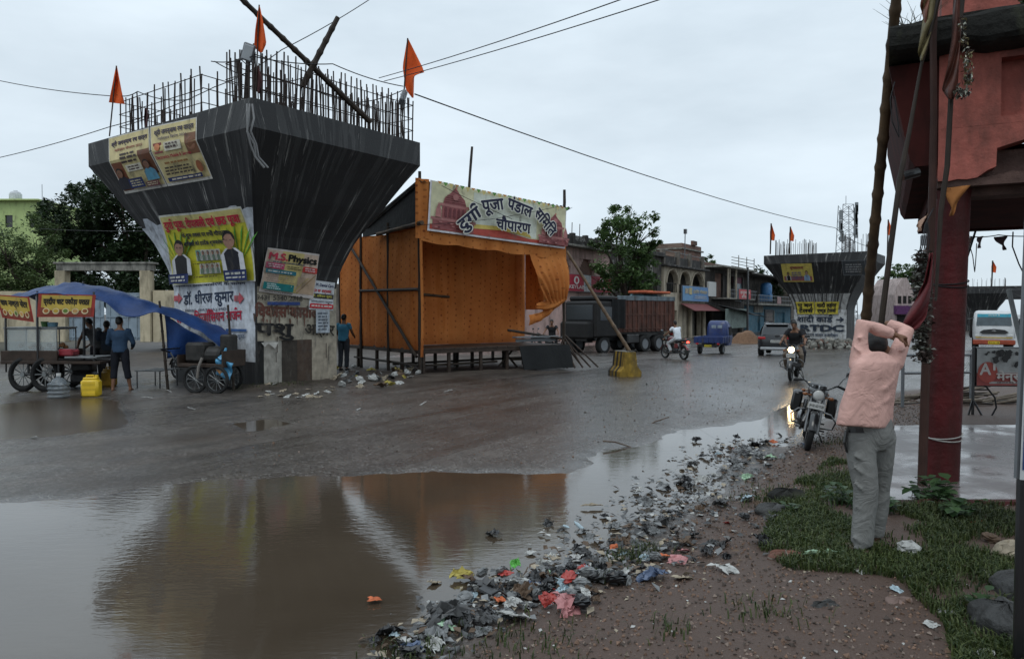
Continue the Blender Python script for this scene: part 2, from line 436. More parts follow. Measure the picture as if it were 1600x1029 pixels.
def ground():
    ang = np.concatenate([np.linspace(-180, -62, 24)[:-1], np.linspace(-62, 62, 420), np.linspace(62, 180, 24)[1:-1]])
    rr = np.concatenate([np.array([.3, .8, 1.4, 2.0]), 2.6*1.0105**np.arange(0, 300), 60*1.12**np.arange(1, 26)])
    A, Rr = np.meshgrid(np.radians(ang), rr); x = Rr*np.sin(A); y = Rr*np.cos(A); z = H(x, y)
    
    n, m = x.shape; vs = np.stack([x, y, z], -1).reshape(-1, 3)
    I, J = np.meshgrid(np.arange(n-1), np.arange(m), indexing='ij'); J2 = (J+1) % m
    f = np.stack([I*m+J, (I+1)*m+J, (I+1)*m+J2, I*m+J2], -1).reshape(-1, 4)[:, ::-1]
    me = bpy.data.meshes.new('ground'); vl = [tuple(v) for v in vs.tolist()]+[(0, 0, .02)]
    c = len(vl)-1; me.from_pydata(vl, [], f.tolist()+[(c, j, (j+1) % m) for j in range(m)])
    xx, yy = np.append(x.ravel(), 0), np.append(y.ravel(), 0); zz = np.append(z.ravel(), .02)
    sv = -polysd(xx, yy, VERGE); med = -polysd(xx, yy, MED)
    ed = .5*(fbm(xx, yy, 1.2, 4)-.45)
    col = np.zeros((len(vl), 4)); col[:, 3] = 1
    col[:, 0] = sst(-.1, .5, sv+ed)
    tl = polysd(xx, yy, TILE); col[:, 0] *= 1
    col[:, 1] = np.maximum(sst(-.8, .4, med+ed*2), sst(20, 27, yy+4*ed)*(xx < -6))
    wet = sst(.03, .0, zz-slope(yy))
    col[:, 2] = wet
    ln = sst(1.2, -1.5, polysd(xx, yy, LANE)+2*(fbm(xx, yy, 2.5, 4)-.45)); col[:, 3] = ln*(1-col[:, 0])
    a = me.attributes.new('zone', 'FLOAT_COLOR', 'POINT'); a.data.foreach_set('color', col.ravel())
    me.polygons.foreach_set('use_smooth', [True]*len(me.polygons))
    m, nt, N, L, bs = newmat('wet road and dirt')
    tc = N.new('ShaderNodeTexCoord'); co = tc.outputs['Object']
    at = N.new('ShaderNodeAttribute'); at.attribute_name = 'zone'; sp = N.new('ShaderNodeSeparateColor'); L.new(at.outputs['Color'], sp.inputs[0])
    big = noise(N, L, co, .35, 6, .6); mid = noise(N, L, co, 1.7, 6, .65); fine = noise(N, L, co, 15, 5, .75); gr = noise(N, L, co, 45, 3, .7)
    asph = mix(N, L, ramp(N, L, mid, .3, .7), (.048, .041, .036), (.092, .079, .069))
    vo = N.new('ShaderNodeTexVoronoi'); vo.inputs['Scale'].default_value = 46; L.new(co, vo.inputs[0]); vs_ = N.new('ShaderNodeSeparateColor'); L.new(vo.outputs['Color'], vs_.inputs[0]); agg = vs_.outputs[0]
    asph = mix(N, L, 1.0, asph, ramp(N, L, agg, .0, 1.0, (.45,)*3, (1.5,)*3), 'MULTIPLY'); asph = mix(N, L, ramp(N, L, agg, .90, .93), asph, (.15, .14, .13))
    asph = mix(N, L, ramp(N, L, big, .5, .68), asph, (.045, .034, .027))
    soil = mix(N, L, ramp(N, L, mid, .32, .66), (.19, .105, .075), (.36, .21, .155))
    soil = mix(N, L, ramp(N, L, fine, .5, .72), soil, (.42, .29, .22))
    soil = mix(N, L, ramp(N, L, noise(N, L, co, .9, 5), .48, .6), soil, (.15, .105, .085)); soil = mix(N, L, 1.0, soil, ramp(N, L, agg, 0, 1, (.45,)*3, (1.45,)*3), 'MULTIPLY'); soil = mix(N, L, ramp(N, L, fine, .36, .28), soil, (.08, .052, .04))
    mud = mix(N, L, ramp(N, L, mid, .35, .65), (.035, .028, .023), (.085, .07, .058))
    c = mix(N, L, sp.outputs[1], asph, mud); c = mix(N, L, sp.outputs[0], c, soil)
    L.new(c, bs.inputs['Base Color'])
    # wet film: smooth streaks lying along the traffic, rougher on the soil
    st = noise(N, L, co, 1.0, 7, .62, (.55, .22, 1))
    mr_ = N.new('ShaderNodeMapping'); mr_.inputs['Rotation'].default_value = (0, 0, R(-57)); L.new(co, mr_.inputs[0]); tr = noise(N, L, mr_.outputs[0], 1.0, 6, .6, (.07, 1.5, 1)); st = mix(N, L, .5, st, tr)
    asph2 = ramp(N, L, tr, .38, .62, (.72,)*3, (1.2,)*3); c = mix(N, L, mix(N, L, sp.outputs[0], (1, 1, 1), (0, 0, 0)), c, mix(N, L, 1.0, c, asph2, 'MULTIPLY')); L.new(c, bs.inputs['Base Color'])
    rg = ramp(N, L, st, .40, .64, (.2,)*3, (.5,)*3)
    rg = mix(N, L, ramp(N, L, gr, .3, .7), rg, mix(N, L, 1.0, rg, (1.35,)*3, 'MULTIPLY'))
    rg = mix(N, L, mix(N, L, 1.0, at.outputs['Alpha'], (.8,)*3, 'MULTIPLY'), rg, (.22,)*3); rg = mix(N, L, sp.outputs[2], rg, (.12,)*3)
    rg = mix(N, L, mix(N, L, 1.0, sp.outputs[1], (.8,)*3, 'MULTIPLY'), rg, (.6,)*3); rg = mix(N, L, sp.outputs[0], rg, (.62,)*3); L.new(rg, bs.inputs['Roughness'])
    spc = mix(N, L, ramp(N, L, mix(N, L, .3, st, fine), .45, .54), (.62,)*3, (.10,)*3)
    spc = mix(N, L, mix(N, L, 1.0, at.outputs['Alpha'], ramp(N, L, st, .62, .45), 'MULTIPLY'), spc, (1.0,)*3); spc = mix(N, L, sp.outputs[2], spc, (.5,)*3); spc = mix(N, L, sp.outputs[1], spc, (.12,)*3); spc = mix(N, L, sp.outputs[0], spc, (.3,)*3); L.new(spc, bs.inputs['Specular IOR Level'])
    h = mix(N, L, .35, mix(N, L, .5, fine, gr), agg); h2 = mix(N, L, .12, h, mid)
    b = N.new('ShaderNodeBump'); b.inputs['Distance'].default_value = .03; L.new(h2, b.inputs['Height'])
    sm = mix(N, L, sp.outputs[0], ramp(N, L, st, .36, .64, (.16,)*3, (.6,)*3), (1,)*3); L.new(sm, b.inputs['Strength']); L.new(b.outputs[0], bs.inputs['Normal'])
    me.materials.append(m)
    o = link('ground', me); return struct(o)
ground()
def water():
    m, nt, N, L, bs = newmat('muddy rain water')
    tc = N.new('ShaderNodeTexCoord'); co = tc.outputs['Object']
    c = mix(N, L, ramp(N, L, noise(N, L, co, .5, 4), .35, .65), (.050, .037, .025), (.070, .053, .037)); L.new(c, bs.inputs['Base Color'])
    bs.inputs['Roughness'].default_value = .075; bs.inputs['IOR'].default_value = 1.8
    w1 = noise(N, L, co, 5.0, 3, .5, (1, 2.2, 1)); w2 = noise(N, L, co, 18, 2, .5, (1, 1.8, 1))
    k = ramp(N, L, noise(N, L, co, .45, 3), .42, .62, (.25,)*3, (1,)*3)
    h = mix(N, L, .3, w1, w2); b = N.new('ShaderNodeBump'); b.inputs['Distance'].default_value = .012; L.new(h, b.inputs['Height'])
    sm = mix(N, L, 1.0, k, (.24,)*3, 'MULTIPLY'); L.new(sm, b.inputs['Strength']); L.new(b.outputs[0], bs.inputs['Normal'])
    m2 = m.copy(); m2.name = 'thin muddy film'; m2.node_tree.nodes['Principled BSDF'].inputs['Roughness'].default_value = .24; m2.node_tree.nodes['Principled BSDF'].inputs['IOR'].default_value = 1.5
    for i, p in enumerate(PUD):
        x = [q[0] for q in p]; y = [q[1] for q in p]
        mb = MB(); e = .5; mb.add([(min(x)-e, min(y)-e, 0.001*i), (max(x)+e, min(y)-e, 0.001*i), (max(x)+e, max(y)+e, 0.001*i), (min(x)-e, max(y)+e, 0.001*i)], [(0, 1, 2, 3)])
        o = mb.build('puddle_water', m2 if i == 2 else m); struct(o)
water()
# ------------------------------------------------------------------ unfinished flyover piers
M_conc = None
def concrete():
    m, nt, N, L, bs = newmat('weathered black concrete')
    tc = N.new('ShaderNodeTexCoord'); co = tc.outputs['Object']
    def mt(op, a, b):
        n = N.new('ShaderNodeMath'); n.operation = op
        for i, v in ((0, a), (1, b)):
            if isinstance(v, (int, float)): n.inputs[i].default_value = v
            else: L.new(v, n.inputs[i])
        return n.outputs[0]
    # run-off streaks follow the fall line of each face: one coordinate across the face, one down it
    sp = N.new('ShaderNodeSeparateXYZ'); L.new(co, sp.inputs[0]); sn = N.new('ShaderNodeSeparateXYZ'); L.new(tc.outputs['Normal'], sn.inputs[0])
    k = mt('GREATER_THAN', mt('ABSOLUTE', sn.outputs[1], 0), mt('ABSOLUTE', sn.outputs[0], 0)); u = mt('ADD', mt('MULTIPLY', sp.outputs[0], k), mt('MULTIPLY', sp.outputs[1], mt('SUBTRACT', 1.0, k)))
    u = mt('DIVIDE', u, mt('ADD', 1.0, mt('MULTIPLY', mt('MAXIMUM', mt('SUBTRACT', sp.outputs[2], 2.6), 0.0), .3))); cb = N.new('ShaderNodeCombineXYZ'); L.new(u, cb.inputs[0]); L.new(k, cb.inputs[1]); L.new(sp.outputs[2], cb.inputs[2]); fl = cb.outputs[0]
    a = noise(N, L, fl, 1.0, 6, .6, (3, 5, .3)); c = mix(N, L, ramp(N, L, a, .3, .7), (.011, .0115, .012), (.048, .048, .048))
    s1 = noise(N, L, fl, 1.0, 7, .7, (9, 5, .35)); lo = noise(N, L, co, .55, 3)
    f = mix(N, L, 1.0, ramp(N, L, s1, .55, .62), ramp(N, L, lo, .36, .5), 'MULTIPLY')
    c = mix(N, L, f, c, (.26, .255, .24))
    s2 = noise(N, L, fl, 1.0, 5, .7, (6, 5, .2)); c = mix(N, L, ramp(N, L, s2, .48, .36), c, (.012, .012, .013))
    L.new(c, bs.inputs['Base Color']); bs.inputs['Roughness'].default_value = .62
    bump(N, L, bs, noise(N, L, co, 22, 6, .7), .35, .02); return m
M_conc = concrete()
M_rebar = mat('rusty rebar', (.035, .024, .02), .7, .4, 8)
M_string = mat('black cable', (.012, .012, .013), .6, .1)
M_saffron = mat('saffron flag cloth', (.78, .13, .025), .75, .2, 3, bmp=.3, bscale=8, bdist=.03, trans=.25)
M_bamboo = mat('old bamboo', (.12, .075, .04), .6, .5, 5, dirt=(.03, .022, .016), dirt_amt=.7)
M_bamboo_dark = mat('dark wet bamboo', (.035, .025, .018), .55, .5, 5)
class Pier:
    ZB = [(0, 0), (2.4, 0), (2.7, .03), (3.0, .08), (3.3, .15), (3.6, .225), (3.85, .31), (4.1, .41), (4.4, .53), (4.8, .67), (5.2, .82), (5.64, 1), (6.24, 1)]
    def __init__(s, c, yaw, b=(1.05, 2.1), cap=(2.35, 3.4), k=1.0):
        s.c = V((*c, 0)); s.yaw = yaw; s.b = b; s.cap = cap; s.k = k
        s.F = M4.Translation(s.c) @ M4.Rotation(yaw, 4, 'Z'); s.Fi = s.F.inverted()
    def half(s, z):
        z /= s.k; f = 1
        for (z0, f0), (z1, f1) in zip(s.ZB, s.ZB[1:]):
            if z <= z1: f = f0+(f1-f0)*(z-z0)/(z1-z0); break
        return (s.b[0]+(s.cap[0]-s.b[0])*f, s.b[1]+(s.cap[1]-s.b[1])*f)
    def surf(s, face, a, z):
        hx, hy = s.half(z); h2 = s.half(z+.05)
        if face == 'L': p = V((-hx, a, z)); n = V((-1, 0, -(h2[0]-hx)/.05)).normalized()
        else: p = V((a, -hy, z)); n = V((0, -1, -(h2[1]-hy)/.05)).normalized()
        return s.F @ p, (s.F.to_3x3() @ n)
    def hit(s, px, py, face):
        o = s.Fi @ V((0, 0, CAMH)); d = s.Fi.to_3x3() @ ray(px, py)
        def g(t):
            p = o+d*t; hx, hy = s.half(max(0, min(6.23*s.k, p.z))); return (p.x+hx) if face == 'L' else (p.y+hy)
        lo, hi = 1.0, 200.0
        t = lo; prev = g(lo)
        st = .05*s.k
        while t < hi:
            t2 = t+st; q = g(t2)
            if prev < 0 <= q: 
                a, b = t, t2
                for _ in range(30):
                    m = (a+b)/2
                    if g(m) < 0: a = m
                    else: b = m
                p = o+d*a; return (p.y, p.z) if face == 'L' else (p.x, p.z)
            prev = q; t = t2
        raise ValueError((px, py, face))
    def patch(s, face, quad, w, h, corners='px', flip=False):
        # quad: BL, BR, TR, TL as seen by the camera -> fn for Print
        c = [s.hit(*q, face) for q in quad] if corners == 'px' else quad
        def fn(x, y):
            u, v = x/w, y/h; a = [(c[0][i]*(1-u)+c[1][i]*u)*(1-v)+(c[3][i]*(1-u)+c[2][i]*u)*v for i in (0, 1)]
            return s.surf(face, *a)
        fn.c = c; return fn
    def build(s, label, nreb, seed, group, cols=None, extra=None):
        t = thing('unfinished_flyover_pier', label, 'pier', s.c, s.yaw, group)
        mb = MB(); rg = []
        zs = [z*s.k for z, f in s.ZB]
        for z in zs:
            hx, hy = s.half(z); c = .05*s.k
            rg.append([(-hx, -hy+c, z), (-hx+c, -hy, z), (hx-c, -hy, z), (hx, -hy+c, z), (hx, hy-c, z), (hx-c, hy, z), (-hx+c, hy, z), (-hx, hy-c, z)])
        mb.rings(rg); o = mb.build('shaft_and_cap', M_conc, t)
        r = random.Random(seed); proto = None; top = s.ZB[-1][0]*s.k
        q = MB(); q.tube([(0, 0, -.05), (0, 0, .5), (0.004, 0, 1)], .017, 6)
        for x, y, hh in cols(r):
            if proto is None: b = q.build('rebar', M_rebar, t); proto = b
            else: b = proto.copy(); COL.objects.link(b); b.parent = t
            b.location = (x, y, top); b.scale = (s.k, s.k, hh); b.rotation_euler = (r.gauss(0, .025), r.gauss(0, .025), r.uniform(0, 6))
        s.t = t
        mb = MB()
        for x, y, hh in (extra(r) if extra else []):
            e = (r.gauss(0, .02), r.gauss(0, .02)); mb.tube([(x, y, top-.04), (x+e[0]*.5, y+e[1]*.5, top+hh*.5), (x+e[0], y+e[1], top+hh)], .015*s.k, 5)
        for cx, cy, hx, hy in ((0, -2.95, 2.38, .52), (-.9, .5, 1.4, 1.9)) if extra else ():
            for z in (.3, .62, .95): mb.tube([(cx+a*hx, cy+b*hy, top+z+r.gauss(0, .015)) for a, b in ((-1, -1), (0, -1), (1, -1), (1, 1), (0, 1), (-1, 1), (-1, -1))], .011, 5)
        if extra: b = mb.build('inner_rebar', M_rebar, t); b['kind'] = 'stuff'
        return t
def rebar_rect(cx, cy, hx, hy, n, h, r, jag=.08):
    out = []; per = 4*(hx+hy)
    for i in range(n):
        d = per*i/n+r.uniform(-.03, .03); 
        if d < 2*hx: x, y = -hx+d, -hy
        elif d < 2*hx+2*hy: x, y = hx, -hy+d-2*hx
        elif d < 4*hx+2*hy: x, y = hx-(d-2*hx-2*hy), hy
        else: x, y = -hx, hy-(d-4*hx-2*hy)
        out.append((cx+x, cy+y, h*(1-abs(r.gauss(0, jag)))))
    return out
PIER = Pier((-6.79, 19.47), R(54), (1.23, 1.8), (2.55, 3.6), 1.0)
def cols1(r):
    o = rebar_rect(0, -2.95, 2.38, .52, 66, 1.22, r, .045)
    return o+rebar_rect(-.9, .5, 1.4, 1.9, 32, 1.15, r, .08)
def extra1(r): return rebar_rect(0, -2.9, 2.2, .38, 84, 1.12, r, .07)+rebar_rect(-1.0, .5, 1.25, 1.7, 56, 1.05, r, .1)
# ------------------------------------------------------------------ nearest pier with its paint, posters, flags and poles
PIER.build('nearest black concrete flyover pier with flared cap, plastered with posters beside the orange pandal', 96, 4, 'unfinished flyover piers', cols1, extra1)
def inv_patch(pier, face, to):
    return lambda px, py: to(*pier.hit(px, py, face))
def ptext(pr, inv, body, l, r, hpx, col, **kw):
    a, b = inv(*l), inv(*r); m = ((a[0]+b[0])/2, (a[1]+b[1])/2); q = inv((l[0]+r[0])/2, (l[1]+r[1])/2-hpx)
    hgt = abs(q[1]-m[1]); rot = math.atan2(b[1]-a[1], b[0]-a[0])
    pr.text(body, m[0], m[1], hgt/.74, col, width=abs(b[0]-a[0]), rot=rot, **kw)
def pier_paint():
    P1 = PIER
    # white painted left face
    Z0, Z1 = .62, 4.25; Wd = 3.6
    def fn(x, y):
        z = Z0+y; hy = P1.half(z)[1]*.985; return P1.surf('L', hy*(1-2*x/Wd), z)
    pr = Print(Wd, Z1-Z0, fn); inv = inv_patch(P1, 'L', lambda a, z: (Wd/2*(1-a/P1.half(z)[1]), z-Z0))
    r = random.Random(2); top = [(Wd*i/24, Z1-Z0-.0-.25*r.random()) for i in range(25)]
    pr.rect(0, 0, Wd, Z1-Z0-.3, (.55, .58, .62), 24, 40)
    vs = []; fs = []
    for i, (x, y) in enumerate(top): vs += [(x, Z1-Z0-.3), (x, y)]
    for i in range(24): fs.append((2*i, 2*i+2, 2*i+3, 2*i+1))
    pr.lay -= pr.step; pr.put(vs, fs, (.5, .53, .57))
    ptext(pr, inv, 'डॉ. धीरज कुमार', (287, 476), (366, 470), 17, (.02, .035, .07), bold=.035)
    ptext(pr, inv, 'मेडिकल हॉल चौपारण के सामने', (272, 448), (385, 444), 6, (.03, .04, .07), bold=.02)
    ptext(pr, inv, 'MBBS (PATNA) MD', (290, 487), (355, 484), 4, (.15, .16, .2), bold=.02)
    ptext(pr, inv, 'जनरल िफजििसयन सज^न', (276, 505), (380, 499), 15, (.42, .02, .05), bold=.03)
    for px, q in ((279, 1), (376, 1)):
        c = inv(px, 466); 
        pr.poly([(c[0]-.2, c[1]-.07), (c[0], c[1]-.07), (c[0], c[1]-.15), (c[0]+.2, c[1]), (c[0], c[1]+.15), (c[0], c[1]+.07), (c[0]-.2, c[1]+.07)], (.5, .1, .12))
    a, b = inv(355, 517), inv(388, 514); pr.rect(a[0], a[1], b[0], a[1]+.06, (.05, .12, .3)); 
    ptext(pr, inv, 'प्रतिदिन सुबह', (352, 530), (386, 527), 6, (.1, .13, .2), bold=.02)
    pr.build('painted_notice', M_paint, parent=P1.t, world=True)
    # right face: cream and black bands with lettering
    Wr = 2.46
    def fr(x, y): return P1.surf('R', x-Wr/2, y)
    pr = Print(Wr, 2.5, fr); inv = inv_patch(P1, 'R', lambda a, z: (a+Wr/2, z))
    def xs(px): return inv(px, 560)[0]
    cream = (.40, .35, .27); brown = (.045, .032, .024)
    pr.rect(.03, 1.12, Wr-.03, 2.42, (.36, .32, .25), 4, 6)
    e = [.03, xs(412), xs(440), xs(464), xs(487), Wr-.03]
    for i, c in enumerate((BLK, (.33, .31, .27), (.05, .04, .032), (.075, .05, .036), (.36, .31, .24))):
        pr.lay -= pr.step if i else 0; pr.rect(e[i], .03, e[i+1]-.004, 1.12, c, 2, 6)
    r = random.Random(8); pr.lay += .004
    def blot(px, py, w, h, col):
        c = inv(px, py); n = 14
        pr.poly([(c[0]+w*math.cos(2*PI*k/n)*r.uniform(.6, 1.1), c[1]+h*math.sin(2*PI*k/n)*r.uniform(.6, 1.1)) for k in range(n)], col)
    ptext(pr, inv, 'िवकास कायालय', (398, 494), (508, 496), 17, (.13, .05, .035), bold=.05)
    for _ in range(34):
        c = inv(r.uniform(393, 515), r.uniform(474, 500)); w = r.uniform(.02, .07); h = r.uniform(.06, .3); pr.poly([(c[0], c[1]), (c[0]+w*.5, c[1]+.02), (c[0]+w, c[1]-h*.2), (c[0]+w*.7, c[1]-h), (c[0]+w*.2, c[1]-h*.6)], r.choice([(.13, .06, .04), (.17, .08, .055), (.2, .14, .1), (.09, .06, .045)])); pr.lay -= pr.step*.85
    for _ in range(10):
        c = inv(r.uniform(396, 515), r.uniform(470, 560)); pr.rect(c[0], c[1]-r.uniform(.1, .45), c[0]+r.uniform(.012, .03), c[1], (.06, .045, .035)); pr.lay -= pr.step*.8
    pr.lay += .004
    ptext(pr, inv, 'पशु', (397, 523), (456, 524), 21, BLK, bold=.03)
    ptext(pr, inv, 'आहार', (474, 522), (520, 524), 18, (.03, .025, .02), bold=.02)
    ptext(pr, inv, '9431 5340 2718', (398, 468), (470, 470), 8, (.04, .035, .03), bold=.02)
    a, b = inv(415, 473), inv(466, 474); pr.rect(a[0], a[1]-.05, b[0], a[1]+.03, (.03, .06, .2))
    a, b = inv(491, 520), inv(512, 484); pr.rect(a[0], a[1], b[0], b[1], (.42, .46, .5)); pr.lines(a[0]+.05, a[1]+.05, b[0]-.05, b[1]-.05, 6, (.1, .12, .15), 3)
    a, b = inv(405, 535), inv(432, 541); pr.poly([(a[0], a[1]), (b[0], a[1]), (b[0]-.1, b[1]-.05), (a[0]+.2, a[1]-.02), (a[0]+.1, b[1])], (.5, .48, .44))
    pr.build('painted_band', M_paint, parent=P1.t, world=True)
pier_paint()
def posters():
    P1 = PIER
    def banner(quad, w, h, seed, label, face='L'):
        fn = P1.patch(face, quad, w, h); pr = Print(w, h, fn); return pr
    # two yatra banners folded over the cap edge
    cream = (.62, .52, .26)
    pr = banner([(196, 303), (262, 291), (233.5, 199), (170, 216)], 1.5, 2.1, 1, '')
    pr.rect(0, 0, 1.5, 2.1, (.6, .58, .52), 10, 18); pr.rect(.03, .1, 1.47, 2.06, cream, 10, 18)
    pr.rect(.03, .1, .4, 1.1, (.20, .07, .035), 6, 10); pr.lay -= .004; pr.rect(1.05, .5, 1.47, 1.35, (.16, .06, .03), 6, 10)
    pr.text('श्री जगन्नाथ रथ यात्रा', .78, 1.72, .22, (.05, .03, .06), 1.3, .04); pr.text('महोत्सव चौपारण 2025', .75, 1.5, .12, (.3, .06, .05), 1.0)
    pr.lines(.42, 1.0, 1.02, 1.4, 3, (.05, .03, .03), 1); pr.rect(.5, .72, 1.05, .95, (.66, .62, .5)); pr.lines(.55, .75, 1.0, .92, 2, (.08, .05, .05), 2)
    pr.person(.22, .15, .8, (.25, .13, .08), (.02, .02, .03), (.03, .03, .04)); pr.person(1.27, .32, .75, (.22, .11, .07), (.10, .30, .42), (.12, .32, .45))
    pr.rect(.45, .15, .95, .5, NAVY); pr.lines(.5, .2, .9, .45, 3, (.5, .45, .3), 4)
    pr.rect(1.0, .12, 1.45, .3, (.15, .04, .05)); pr.lines(1.02, .15, 1.42, .28, 2, (.5, .45, .3), 5)
    pr.build('yatra_banner', M_print, 'cream festival banner folded over the pier cap edge, outer one with a seated blue figure', 'banner', 'yatra banners on the pier cap')
    pr = banner([(263, 291), (333, 279), (308, 183), (235, 198.5)], 1.6, 2.1, 2, '')
    pr.rect(0, 0, 1.6, 2.1, (.62, .6, .55), 10, 18); pr.rect(.03, .1, 1.57, 2.06, cream, 10, 18)
    pr.rect(1.2, .9, 1.57, 1.6, (.22, .1, .05), 6, 8); pr.oval(1.38, 1.25, .14, .22, (.3, .14, .08)); pr.rect(.1, 1.1, .4, 1.45, (.25, .05, .05)); pr.oval(.25, 1.3, .1, .13, (.55, .2, .08))
    pr.text('श्री जगन्नाथ रथ यात्रा', .85, 1.74, .24, (.04, .03, .06), 1.35, .04); pr.text('महोत्सव िवशेष 2025', .8, 1.54, .12, (.08, .06, .1), 1.0)
    pr.rect(.5, 1.14, 1.08, 1.42, (.66, .62, .5)); pr.lines(.55, 1.18, 1.03, 1.4, 2, (.08, .05, .05), 12)
    pr.text('Electronics, Mobile & Service', .72, .92, .15, (.45, .03, .06), 1.2, .03); pr.lines(.3, .7, 1.2, .82, 1, (.3, .15, .05), 13); pr.lines(.2, .35, 1.25, .66, 3, (.06, .04, .03), 14)
    pr.rect(.2, .14, 1.4, .28, NAVY); pr.lines(.25, .16, 1.35, .26, 1, (.55, .5, .4), 15); pr.oval(1.43, .5, .1, .2, (.3, .1, .04))
    pr.build('yatra_banner', M_print, 'cream festival banner on the pier cap, inner one with red shop lettering across its middle', 'banner', 'yatra banners on the pier cap')
    # festival greetings poster
    fn0 = P1.patch('L', [(272, 446), (403, 439), (377, 322), (248, 337)], 2.6, 2.0)
    fn = lambda x, y: (lambda p, n: (p+n*(.03+.03*math.sin(x*3+y*2)), n))(*fn0(x, y))
    pr = Print(2.6, 2.0, fn); pr.rect(0, 0, 2.6, 2.0, (.62, .62, .56), 14, 12); pr.rect(.04, .04, 2.56, 1.95, (.58, .55, .05), 14, 12)
    pr.rect(.04, 1.6, 2.56, 1.95, (.60, .52, .2), 10, 3)
    for cx in (.35, 2.25):
        for k in range(7):
            a = -.9+.3*k; pr.poly([(cx, .55), (cx+math.sin(a)*.6-.05, .9+math.cos(a)*.5), (cx+math.sin(a)*.75, .95+math.cos(a)*.62)], (.08, .28, .03)); pr.lay -= .0035
    pr.lay += .02
    pr.text('दुगा^ पूजा, दीपावली एवं छठ पूजा', 1.3, 1.63, .29, (.5, .02, .05), 2.35, .045)
    pr.text('के शुभ अवसर पर सभी चौपारण', 1.32, 1.36, .16, INK, 1.45, .04); pr.text('वािसयों को हािद^क शुभकामनाएँ', 1.32, 1.12, .16, INK, 1.45, .04)
    for j, (y0, n) in enumerate(((.68, 5), (.3, 4))):
        for k in range(n):
            x0 = .92+k*.17+(.08 if n == 4 else 0); pr.rect(x0, y0, x0+.155, y0+.31, random.Random(k+j).choice([(.5, .46, .4), (.2, .36, .3), (.45, .4, .33)])); pr.person(x0+.078, y0+.01, .29, (.3, .17, .11), (.15, .2, .14), (.5, .5, .45)); pr.lay -= .028
    pr.lay += .02
    pr.person(.5, .3, 1.1, (.34, .19, .13), (.02, .02, .02), (.6, .6, .6)); pr.person(2.15, .3, 1.25, (.36, .2, .14), (.015, .015, .02), (.68, .68, .7))
    pr.rect(.1, .06, .75, .36, NAVY); pr.lines(.14, .1, .7, .33, 2, (.55, .55, .5), 6); pr.rect(1.85, .06, 2.54, .38, NAVY); pr.lines(1.9, .1, 2.5, .35, 2, (.55, .55, .5), 7); pr.lines(.9, .2, 1.75, .28, 1, (.15, .12, .02), 8); pr.lines(.9, .6, 1.75, .66, 1, (.15, .12, .02), 9)
    pr.build('greeting_poster', M_print, 'large yellow greeting poster with two standing men, above the white painted notice on the pier', 'poster')
    # coaching class poster and dental poster
    cs = [PIER.surf('R', *P1.hit(*q, 'R')) for q in ((402, 455), (487, 467), (497, 396), (416, 385))]
    fn = quad_fn(*[p+n*.05 for p, n in cs], 1.7, 1.35, .015); pr = Print(1.7, 1.35, fn)
    pr.rect(0, 0, 1.7, 1.35, (.55, .5, .47), 8, 6); pr.rect(.02, .1, 1.68, 1.3, (.55, .42, .33), 8, 6); pr.rect(.5, .1, 1.2, 1.3, (.56, .46, .19), 4, 4); pr.rect(1.1, .12, 1.66, .6, (.5, .36, .25))
    pr.text('M.S.', .38, 1.03, .28, (.5, .04, .08), .58, .05); pr.text('Physics', 1.17, 1.03, .28, BLK, .92, .055); pr.lines(.2, .93, 1.35, 1.0, 1, (.1, .1, .12), 21)
    pr.rect(.03, .76, .6, .93, (.5, .07, .16)); pr.rect(1.2, .76, 1.67, .93, (.5, .06, .05)); pr.lines(.66, .78, 1.15, .9, 2, (.12, .1, .05), 22); pr.lines(.08, .79, .55, .91, 2, (.6, .5, .5), 23); pr.lines(1.25, .79, 1.63, .91, 2, (.6, .5, .5), 24)
    pr.rect(.04, .62, 1.0, .74, (.02, .15, .2)); pr.lines(.08, .64, .95, .72, 1, (.5, .55, .55), 25); pr.lines(.06, .36, 1.0, .6, 4, (.25, .2, .18), 26, .3)
    pr.rect(.04, .12, .98, .34, (.02, .2, .2)); pr.lines(.1, .14, .93, .32, 3, (.5, .6, .58), 27); pr.lines(.1, .04, 1.0, .09, 1, (.1, .1, .1), 28)
    pr.poly([(1.05, .12), (1.1, .12), (1.62, .72), (1.6, .74)], (.3, .2, .1)); pr.poly([(1.0, .2), (1.03, .2), (1.4, .62), (1.38, .62)], (.4, .33, .08))
    pr.build('coaching_poster', M_print, 'pinkish cream M.S. Physics coaching poster pasted on the flare of the pier', 'poster')
    fn = P1.patch('R', [(481, 483), (519.5, 485), (523, 441.5), (488, 437)], .8, .95); pr = Print(.8, .95, fn, base=.02)
    pr.rect(0, 0, .8, .95, (.58, .6, .62), 3, 4); pr.text('R. M. Dental Care', .4, .78, .13, (.02, .03, .1), .72, .035); pr.text('दंत का अस्पताल', .4, .58, .14, (.5, .03, .04), .6, .035)
    pr.rect(.03, .38, .78, .53, BLK); pr.text('डॉ. अिवनाश कुमार', .4, .42, .1, (.55, .5, .1), .66, .02); pr.text('NATIONAL HIGHWAY, CHAUPARAN', .4, .25, .08, (.06, .06, .1), .7, .02)
    pr.rect(.02, .05, .78, .2, (.5, .03, .04)); pr.lines(.06, .08, .75, .17, 1, (.6, .55, .5), 31)
    pr.build('dental_poster', M_print, 'small white, black and red dental clinic poster at the right edge of the pier face', 'poster')
posters()
